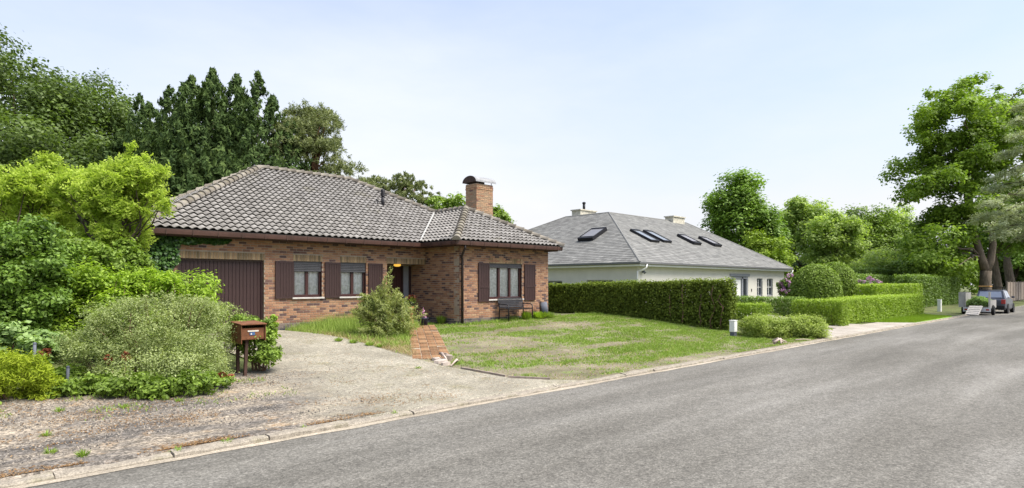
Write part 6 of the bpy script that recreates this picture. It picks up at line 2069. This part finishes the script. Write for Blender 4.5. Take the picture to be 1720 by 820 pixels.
def car():
    X0, Yc, W = 47.6, 6.52, 1.62
    L = 3.75
    T = Thing('parked_car', 'dark blue-grey hatchback parked ahead of the trailer', 'car', (X0 + L / 2, Yc, 0.0))
    # lower body lofted along its length: x, half width, bottom, shoulder, crown height
    st = [(0.0, 0.66, 0.42, 0.80, 0.84), (0.05, 0.74, 0.30, 0.88, 0.92), (0.25, 0.79, 0.22, 0.93, 0.97), (1.0, 0.81, 0.2, 0.92, 0.95), (2.3, 0.81, 0.2, 0.89, 0.93), (2.9, 0.79, 0.2, 0.82, 0.88), (3.5, 0.73, 0.24, 0.68, 0.73), (3.72, 0.60, 0.34, 0.55, 0.58)]
    mb = MB()
    vs_, m = [], 9
    for x, hw, zb, zs, zc in st:
        ring_ = [(-hw * 0.9, zb), (-hw, zb + 0.1), (-hw, (zb + zs) / 2), (-hw * 0.97, zs), (0, zc), (hw * 0.97, zs), (hw, (zb + zs) / 2), (hw, zb + 0.1), (hw * 0.9, zb)]
        vs_ += [(X0 + x, Yc + a, b) for a, b in ring_]
    fs = [(i * m + j, (i + 1) * m + j, (i + 1) * m + (j + 1) % m, i * m + (j + 1) % m) for i in range(len(st) - 1) for j in range(m)]
    fs += [tuple(range(m)), tuple((len(st) - 1) * m + j for j in range(m))[::-1]]
    B = T.part('body', mb.add(vs_, fs), 'carpaint', smooth=False, bevel=0.02)
    # cabin
    cb_ = [(0.10, 0.72, 0.92), (0.34, 0.60, 1.40), (0.55, 0.585, 1.455), (1.55, 0.58, 1.46), (1.85, 0.57, 1.42), (2.65, 0.70, 0.92)]
    vs_ = []
    for x, hw, z in cb_:
        vs_ += [(X0 + x, Yc - hw, z), (X0 + x, Yc + hw, z)]
    vs_ += [(X0 + 0.34, Yc - 0.74, 0.92), (X0 + 0.34, Yc + 0.74, 0.92), (X0 + 1.85, Yc - 0.74, 0.92), (X0 + 1.85, Yc + 0.74, 0.92)]
    fs = [(2 * i, 2 * i + 1, 2 * i + 3, 2 * i + 2) for i in range(5)]
    fs += [(0, 2, 12), (2, 4, 6, 8, 14, 12), (8, 10, 14), (1, 13, 3), (3, 13, 15, 9, 7, 5), (9, 15, 11)]
    T.part('cabin', MB().add(vs_, fs), 'carpaint', bevel=0.015)
    def lift(P, n=0.012):
        a, b, c = Vector(P[0]), Vector(P[1]), Vector(P[2])
        nn = (b - a).cross(c - a).normalized() * n
        cen = sum((Vector(p) for p in P), Vector()) / len(P)
        if nn.dot(cen - Vector((X0 + 1.3, Yc, 1.0))) < 0:
            nn = -nn
        return [tuple(Vector(p) + nn) for p in P]
    def pane(name, P):
        P = lift(P)
        T.part(name, MB().add(P, [tuple(range(len(P)))]), 'carglass')
    pane('rear_window', [(X0 + 0.13, Yc - 0.58, 0.98), (X0 + 0.13, Yc + 0.58, 0.98), (X0 + 0.31, Yc + 0.52, 1.34), (X0 + 0.31, Yc - 0.52, 1.34)])
    for s in (-1, 1):
        pane('side_window', [(X0 + 0.42, Yc + s * 0.725, 0.97), (X0 + 1.12, Yc + s * 0.725, 0.97), (X0 + 1.12, Yc + s * 0.605, 1.38), (X0 + 0.55, Yc + s * 0.605, 1.38)])
        pane('side_window', [(X0 + 1.18, Yc + s * 0.725, 0.97), (X0 + 2.2, Yc + s * 0.715, 0.97), (X0 + 1.8, Yc + s * 0.605, 1.37), (X0 + 1.18, Yc + s * 0.605, 1.38)])
        T.part('tail_lamp', MB().box(X0 - 0.012, X0 + 0.10, Yc + s * 0.66 - 0.10, Yc + s * 0.66 + 0.10, 0.60, 0.86), 'redlamp', bevel=0.012)
        T.part('mirror', MB().box(X0 + 2.25, X0 + 2.37, Yc + s * 0.86 - 0.08, Yc + s * 0.86 + 0.08, 0.93, 1.05), 'carpaint', bevel=0.02)
        for wx_ in (0.68, 3.02):
            w_ = T.part('wheel_arch', disc([(0.28, 0), (0.33, 0), (0.33, 0.02), (0.28, 0.02)], (X0 + wx_, Yc + s * 0.805, 0.28), (0, s, 0.0001), 20), 'tyre')
            wheel(T, w_, X0 + wx_, Yc + s * 0.72, 0.28, 0.18, 0.0)
        T.part('headlamp', MB().box(X0 + 3.58, X0 + 3.69, Yc + s * 0.5 - 0.1, Yc + s * 0.5 + 0.1, 0.48, 0.6), 'plate', bevel=0.02)
    T.part('bumper', MB().box(X0 - 0.08, X0 + 0.12, Yc - 0.74, Yc + 0.74, 0.30, 0.50), 'tyre', bevel=0.03)
    T.part('number_plate', MB().box(X0 - 0.03, X0 - 0.015, Yc - 0.26, Yc + 0.26, 0.53, 0.64), 'plate')
    PK = Thing('roof_plank', 'orange wooden plank tied across the roof of the parked car', 'plank', (X0 + 0.75, Yc, 1.5))
    PK.part('plank', MB().box(X0 + 0.35, X0 + 1.35, Yc + 0.05, Yc + 0.62, 1.64, 1.70), 'plankwood')
    for x in (X0 + 0.55, X0 + 1.2):
        PK.part('rack_bar', MB().box(x - 0.025, x + 0.025, Yc - 0.60, Yc + 0.66, 1.60, 1.638), 'darkmetal')
        for s in (-0.56, 0.56):
            PK.part('rack_foot', MB().box(x - 0.03, x + 0.03, Yc + s - 0.025, Yc + s + 0.025, 1.44, 1.60), 'darkmetal')
car()
def trailer():
    x0, x1, y0, y1 = 44.6, 46.7, 6.08, 7.34
    zb = 0.45
    T = Thing('trailer', 'open box trailer with raised side panels parked behind the car', 'trailer', (45.6, 6.7, 0.0))
    T.part('bed', MB().box(x0, x1, y0, y1, zb - 0.05, zb), 'trailermetal')
    T.part('side_panel', MB().box(x0 + 0.02, x1, y1 - 0.03, y1, zb, zb + 0.85), 'trailermetal')
    T.part('side_panel', MB().box(x0 + 0.02, x1, y0, y0 + 0.03, zb, zb + 0.42), 'trailermetal')
    T.part('front_panel', MB().box(x1 - 0.03, x1, y0 + 0.03, y1 - 0.03, zb, zb + 0.42), 'trailermetal')
    T.part('rear_door', MB().box(x0 - 0.02, x0 + 0.02, y1 - 0.02, y1 + 0.24, zb, zb + 0.88), 'trailermetal')
    T.part('corner_post', MB().box(x0, x0 + 0.06, y0 - 0.01, y0 + 0.09, zb, zb + 0.9), 'rampwood')
    T.part('corner_post', MB().box(x0, x0 + 0.05, y1 - 0.1, y1 - 0.04, zb, zb + 0.88), 'trailermetal')
    T.part('rear_beam', MB().box(x0 - 0.05, x0 - 0.005, y0 - 0.02, y1 + 0.02, 0.20, zb), 'whitepanel')
    T.part('drawbar', MB().bar((x1, (y0 + y1) / 2, zb - 0.03), (47.62, (y0 + y1) / 2 - 0.15, 0.42), 0.08, 0.06), 'darkmetal')
    for s, y in ((-1, y0 - 0.04), (1, y1 + 0.12)):
        w_ = T.part('mudguard', MB().tube([(45.3 + 0.3 * math.cos(a), y, 0.26 + 0.3 * math.sin(a)) for a in np.linspace(0.1, PI - 0.1, 7)], 0.03, 5), 'tyre')
        wheel(T, w_, 45.3, y, 0.26, 0.15, 0.0)
    for y in (y0 + 0.12, y1 - 0.12):
        T.part('tail_lamp', MB().box(x0 - 0.065, x0 - 0.051, y - 0.07, y + 0.07, 0.28, 0.36), 'redlamp')
    RP = Thing('ramp_board', 'pale board leaning as a ramp against the trailer', 'ramp', (44.2, 6.9, 0.02))
    RP.part('board', MB().hexa([(43.75, 6.50, 0.02), (43.75, 7.12, 0.05), (44.56, 7.05, 0.50), (44.56, 6.42, 0.50), (43.75, 6.50, 0.06), (43.75, 7.12, 0.09), (44.56, 7.05, 0.545), (44.56, 6.42, 0.545)]), 'rampwood')
    for k in range(4):
        a = 0.15 + 0.2 * k
        p, q = Vector((43.75, 6.53, 0.06)).lerp(Vector((44.56, 6.45, 0.545)), a), Vector((43.75, 7.09, 0.09)).lerp(Vector((44.56, 7.02, 0.545)), a)
        RP.part('cleat', MB().bar(p + Vector((0, 0, .01)), q + Vector((0, 0, .01)), 0.03, 0.02), 'rampwood')
    g = np.random.default_rng(440)
    n = 4500
    P = np.stack([x0 + 0.08 + 1.9 * g.random(n), y0 + 0.08 + 1.08 * g.random(n), np.zeros(n)], 1)
    hh = 0.55 * (1 - ((P[:, 1] - 6.7) / 0.78) ** 2) * (0.75 + 0.5 * fnoise(P[:, 0] * 3, P[:, 1] * 3, 1))
    P[:, 2] = zb + 0.02 + hh * g.random(n) ** 0.4
    o = link('hedge_clippings', mesh_np('hedge_clippings', *leaves(P, rnd_dirs(g, n) + np.array([0, 0, .5]), 0.11, 0.06, 0.6 + g.normal(0, .25, n), g)), 'pale')
    tag(o, 'heap of pale green hedge clippings lying in the trailer', 'clippings', kind='stuff')
trailer()
# fence at the far right
FN = Thing('panel_fence', 'weathered grey panel fence behind the roadside trunks', 'fence', (83, 8.95, 0.3))
for k in range(9):
    x = 75 + k * 1.9
    FN.part('fence_post', MB().box(x - 0.06, x + 0.06, 8.9, 9.02, 0.0, 2.1), 'stonegrey')
    FN.part('fence_panel', MB().box(x + 0.06, x + 1.84, 8.94, 8.98, 0.15, 2.0), 'stonegrey')

# ================================================================== grass, weeds, grit
def blades(P, h, w, tone, g, lean=0.35):
    n = len(P)
    a = g.random(n) * 2 * PI
    s = np.stack([np.cos(a), np.sin(a), np.zeros(n)], 1) * (w / 2)[:, None]
    b = g.random(n) * 2 * PI
    tip = P + np.stack([np.cos(b) * lean * h * g.random(n), np.sin(b) * lean * h * g.random(n), h], 1)
    V = np.stack([P - s, P + s, tip], 1).reshape(-1, 3)
    return V, np.arange(3 * n, dtype=np.int32).reshape(n, 3), np.repeat(np.clip(tone, 0, 1), 3)
def path_dist(x, y):
    rx, ry = x - PA.x, y - PA.y
    t = np.clip(rx * pd.x + ry * pd.y, 0, path_len)
    return np.abs(rx * pn.x + ry * pn.y), rx * pd.x + ry * pd.y
def drive_edge(y):
    return np.interp(y, [7.2, 7.6, 8.2, 10.6, 14, 18], [8.65, 8.4, 8.05, 7.98, 8.3, 8.3])
g = np.random.default_rng(500)
n = 260000
x = 7.9 + g.random(n) * 13.0
y = 7.22 + g.random(n) * 10.7
ll = np.interp(y, [7.2, 7.6, 8.2, 10.6, 14, 18], [8.65, 8.4, 8.05, 7.98, 8.3, 8.3])
off, along = path_dist(x, y)
right = (pn.x * (x - PA.x) + pn.y * (y - PA.y)) > 0
on_path = (off < 0.43) & (along > -0.05) & (along < path_len)
inhouse = ((x > 13.25) & (y > 16.0)) | (y > 17.93) | ((x > 11.6) & (y > 17.6))
# bare patches lying across the lawn
def pat(cx, cy, rx, ry, k):
    return k * np.exp(-(((x - cx) / rx) ** 2 + ((y - cy) / ry) ** 2))
bare = pat(10.6, 11.9, 2.2, 0.7, 0.75) + pat(10.2, 9.6, 1.3, 0.5, 0.5) + pat(14.0, 13.6, 2.2, 0.6, 0.5) + pat(12.3, 10.2, 2.0, 0.45, 0.5) + pat(9.0, 8.3, 1.0, 0.5, 0.6) + pat(16.8, 8.0, 1.6, 0.5, 0.35) + pat(16.5, 12.6, 1.6, 0.5, 0.3) + pat(12, 7.5, 5, 0.35, 0.45)
dens = np.clip(1.9 * fnoise(x * 0.8, y * 1.9, 1.0) - 0.33 - 1.25 * bare, 0, 1)
dens = dens * (0.65 + 0.7 * vnoise(x, y, 5.0))
dens = np.where(right, dens, 0.40 * sm((y - 10.5) / 3) + 0.25 * (x - drive_edge(y) > 1.0))
ll = ll + 0.7 * (fnoise(x * 0, y * 1.0, 2.2) - 0.5) + 0.25 * (g.random(n) - 0.3)
keep = (x > np.maximum(ll, drive_edge(y) - 0.35)) & ~on_path & ~inhouse & (g.random(n) < np.clip(dens * 1.35, 0.04, 1)) & (x < 20.6)
x, y, right, dens = x[keep], y[keep], right[keep], dens[keep]
edge = np.exp(-((y - 15.9) / 0.5) ** 2) * (x > 13.2)
left_z = ~right
h = (0.012 + 0.036 * g.random(len(x)) ** 1.6) * (0.6 + 0.9 * vnoise(x, y, 5.0)) * (0.75 + 0.5 * dens) * (1 + 1.6 * edge)
h = np.where(left_z, h * (1.5 + 2.2 * g.random(len(x)) * (y > 12.5)), h)
tone = 0.45 + 0.35 * (fnoise(x, y, 0.9) - 0.5) + g.normal(0, 0.17, len(x)) + 0.1 * left_z
P = np.stack([x, y, gz(x, y)], 1)
V, F, t = blades(P, h, 0.012 + 0.02 * g.random(len(x)), tone, g, 1.1)
tag(link('lawn_grass', mesh_np('lawn_grass', V, F, t), 'grass'), 'patchy weedy grass covering the front lawn', 'grass', kind='stuff')
# dry straw among the grass
n = 70000
x = 8.0 + 12.5 * g.random(n) ** 1.5
y = 7.2 + g.random(n) * 10.6
off, along = path_dist(x, y)
inh = ((x > 13.25) & (y > 16.0)) | (y > 17.93)
right = (pn.x * (x - PA.x) + pn.y * (y - PA.y)) > 0
keep = (~((off < 0.33) & (along > -0.05))) & ~inh & (g.random(n) < np.where(right, 0.2 * (fnoise(x, y * 1.4, 0.8) > 0.48) + 0.05, 0.8)) & (x > np.interp(y, [7.2, 8.2, 12, 18], [8.6, 8.0, 8.05, 8.3]))
x, y, right = x[keep], y[keep], right[keep]
V, F, t = blades(np.stack([x, y, gz(x, y)], 1), (0.015 + 0.045 * g.random(len(x))) * np.where(right, 1.0, 1.9), 0.008 + 0.008 * g.random(len(x)), 0.5 + g.normal(0, 0.25, len(x)), g, 2.2)
tag(link('dry_grass', mesh_np('dry_grass', V, F, t), 'drygrass'), 'dry straw scattered through the lawn and weeds', 'dry grass', kind='stuff')
# tall weeds against the brick wall, left of the path
n = 12000
x = 8.1 + g.random(n) * 3.5
y = 17.9 - 2.2 * g.random(n) ** 1.5
keep = g.random(n) < 1.3 * fnoise(x * 1.5, y, 1.2)
x, y = x[keep], y[keep]
V, F, t = blades(np.stack([x, y, gz(x, y)], 1), (0.12 + 0.38 * g.random(len(x)) ** 1.5) * np.clip(0.4 + (x - 8.0) / 2.0, 0.3, 1.1), 0.008 + 0.01 * g.random(len(x)), 0.78 + g.normal(0, 0.22, len(x)), g, 0.5)
tag(link('tall_weeds', mesh_np('tall_weeds', V, F, t), 'grass'), 'tall wispy weeds along the wall below the windows', 'weeds', kind='stuff')
# neighbour's turf
n = 24000
x = 31.0 + g.random(n) * 11
y = 7.22 + g.random(n) * 1.5
keep = (x > 31.2 + (8.7 - y)) & (x < 41.5 - 0.6 * (8.7 - y))
x, y = x[keep], y[keep]
V, F, t = blades(np.stack([x, y, gz(x, y)], 1), 0.03 + 0.03 * g.random(len(x)), 0.03 + 0.01 * g.random(len(x)), 0.5 + g.normal(0, 0.15, len(x)), g, 0.5)
tag(link('turf_grass', mesh_np('turf_grass', V, F, t), 'clip'), 'bright mown grass on the strip before the trailer', 'grass', kind='stuff')
# weed tufts, each a plant
def tuft(name, label, x, y, h, r, n, mat, seed, group, wide=0.012, lean=0.6):
    g = np.random.default_rng(seed)
    a = g.random(n) * 2 * PI
    rr = r * g.random(n) ** 0.7
    P = np.stack([x + rr * np.cos(a) * 0.45, y + rr * np.sin(a) * 0.45, gz(x + rr * np.cos(a) * 0.45, y + rr * np.sin(a) * 0.45)], 1)
    hh = h * (0.45 + 0.6 * g.random(n))
    tip = P + np.stack([rr * np.cos(a) * lean, rr * np.sin(a) * lean, hh], 1) + g.normal(0, 0.02, (n, 3))
    sd = np.stack([-np.sin(a), np.cos(a), np.zeros(n)], 1) * wide / 2
    mid = (P + tip) / 2 + np.array([0, 0, 1.0]) * (0.12 * hh)[:, None]
    V = np.stack([P, mid + sd, tip, mid - sd], 1).reshape(-1, 3)
    b = (x, y, groundz(x, y))
    o = link(name, mesh_np(name, V - np.array(b), np.arange(4 * n, dtype=np.int32).reshape(n, 4), np.repeat(np.clip(0.5 + g.normal(0, 0.2, n), 0, 1), 4)), mat, None, b)
    tag(o, label, 'plant', group)
LV = 'plants at the foot of the brick wall'
tuft('lavender_plant', 'grey-green lavender clump left of the downpipe', *at(762, 21.6), 0.40, 0.34, 700, 'lavender', 601, LV)
tuft('lavender_plant', 'grey-green lavender clump right of the downpipe', *at(793, 21.6), 0.42, 0.36, 800, 'lavender', 602, LV)
tuft('wall_plant', 'small dark plant at the wall between spiral pot and lavender', *at(741, 21.2), 0.30, 0.22, 300, 'shrubgreen', 603, LV, 0.02)
tuft('wall_plant', 'bright leafy weed clump between the bench and the tub', *at(884, 22.3), 0.32, 0.22, 320, 'laurel', 604, LV, 0.03)
tuft('wall_plant', 'bright leafy weed clump right of the tub', *at(906, 22.5), 0.28, 0.3, 360, 'laurel', 605, LV, 0.03)
tuft('wall_plant', 'grassy weed clump at the right corner of the brick wall', *at(922, 22.8), 0.24, 0.3, 360, 'grass', 606, LV, 0.02)
WV = 'weeds on the driveway and verge'
for k, (px, d, h, lab) in enumerate([(140, 6.25, 0.13, 'weed tuft on the kerb near the bottom left'), (77, 7.0, 0.06, 'flat weed on the verge at the far bottom left'), (278, 8.9, 0.10, 'weed tuft on the verge below the grey-green bush, left of two'), (300, 8.85, 0.09, 'weed tuft on the verge below the grey-green bush, right of two'),
        (386, 6.75, 0.10, 'dry weed tuft by the kerb left of the driveway'), (317, 6.25, 0.08, 'weed at the kerb joint in front of the verge'), (525, 7.35, 0.07, 'small weed at the kerb by the driveway mouth'), (705, 8.0, 0.05, 'small weed on the kerb right of the driveway mouth'),
        (702, 12.2, 0.08, 'low weed in the driveway in front of the brick path'), (100, 8.1, 0.08, 'weed tuft in the grit left of the red-leaved shoots'), (210, 8.4, 0.1, 'weed tuft in the grit below the red-leaved shoots'), (85, 6.35, 0.08, 'weed tuft in the grit just above the kerb at left')]):
    x, y = at(px, d)
    tuft('weed_tuft', lab, x, max(y, 7.1), h * 0.5, 0.06, 70, 'grass', 620 + k, WV, 0.012, 0.9)
for k, (px, d) in enumerate([(537, 15.1), (562, 14.9), (590, 14.6), (608, 14.4)]):
    x, y = at(px, d)
    x += 0.5
    tuft('weed_tuft', ['leftmost', 'second', 'third', 'rightmost'][k] + ' of four bright weed tufts at the driveway edge below the windows', x, y, 0.10, 0.13, 150, 'grass', 640 + k, WV, 0.014, 0.8)
# leaf litter and grit on the verge and along the kerb
n = 60000
x = -3 + g.random(n) * 9.5
y = 7.17 + g.random(n) ** 1.9 * 3.8
m = fnoise(x * 1.1, y * 2.0, 1.0)
keep = g.random(n) < np.clip((m - 0.42) * 2.6, 0, 1) * np.where(x > 4.5, 0.3, 1.0)
x, y = x[keep], y[keep]
n = len(x)
V, F, t = leaves(np.stack([x, y, gz(x, y) + 0.014 + 0.006 * g.random(n)], 1), np.array([0, 0, 1.0]) + rnd_dirs(g, n) * 0.35, 0.02 + 0.025 * g.random(n), 0.008 + 0.01 * g.random(n), 0.45 + g.normal(0, 0.25, n), g)
tag(link('leaf_litter', mesh_np('leaf_litter', V, F, t), 'litter'), 'dry needles and leaf litter strewn over the gritty verge', 'leaf litter', kind='stuff')
n = 20000
x = -4 + g.random(n) * 10
y = 7.2 + g.random(n) * 3.7
keep = (fnoise(x * 0.7, y * 1.6, 1.3) > 0.42) & (x < 4.6 + g.normal(0, .5, n))
x, y = x[keep], y[keep]
n = len(x)
r = 0.005 + 0.013 * g.random(n) ** 2
c = np.stack([x, y, gz(x, y) + 0.012], 1)
off3 = np.array([(1, 0, 0), (-0.5, 0.86, 0), (-0.5, -0.86, 0), (0.1, 0.1, 1.0)])
V = (c[:, None, :] + off3[None] * r[:, None, None] * (0.7 + 0.6 * g.random((n, 4, 1)))).reshape(-1, 3)
k = (np.arange(n) * 4)[:, None]
F = np.concatenate([k + np.array([[0, 1, 3]]), k + np.array([[1, 2, 3]]), k + np.array([[2, 0, 3]])])
M['grit'] = toned('dark_grit', [(0, (0.05, 0.047, 0.044)), (0.5, (0.13, 0.116, 0.10)), (1, (0.32, 0.28, 0.23))], 0.9, 0.2, 40, 0)
tag(link('grit', mesh_np('grit', V, F, np.repeat(g.random(n), 4)), 'grit'), 'dark grit and small stones on the verge', 'grit', kind='stuff')

# sparse weeds creeping from the bushes onto the verge
n = 9000
x = -3 + g.random(n) * 7.4
y = 9.0 + g.random(n) * 1.7
keep = (fnoise(x * 1.2, y * 2, 1.2) > 0.50) & (g.random(n) < sm((y - 8.9) / 1.2))
x, y = x[keep], y[keep]
V, F, t = blades(np.stack([x, y, gz(x, y) + 0.008], 1), 0.02 + 0.06 * g.random(len(x)) ** 2, 0.008 + 0.014 * g.random(len(x)), 0.5 + g.normal(0, 0.25, len(x)), g, 1.4)
tag(link('verge_weeds', mesh_np('verge_weeds', V, F, t), 'grass'), 'sparse low weeds at the foot of the bushes on the verge', 'weeds', kind='stuff')

# straw and needles blown over the driveway
n = 5000
y = 7.3 + g.random(n) * 10.3
x = 4.6 + g.random(n) * 3.5
keep = (g.random(n) < np.clip((fnoise(x * 1.3, y, 1.0) - 0.38) * 3, 0.05, 1)) & (x < np.interp(y, [7.2, 8.2, 12, 18], [8.4, 7.95, 7.95, 8.1]))
x, y = x[keep], y[keep]
n = len(x)
V, F, t = leaves(np.stack([x, y, gz(x, y) + 0.016], 1), np.array([0, 0, 1.0]) + rnd_dirs(g, n) * 0.3, 0.02 + 0.05 * g.random(n), 0.006 + 0.008 * g.random(n), 0.6 + g.normal(0, 0.3, n), g)
tag(link('driveway_straw', mesh_np('driveway_straw', V, F, t), 'litter'), 'dry straw and needles scattered over the driveway', 'leaf litter', kind='stuff')
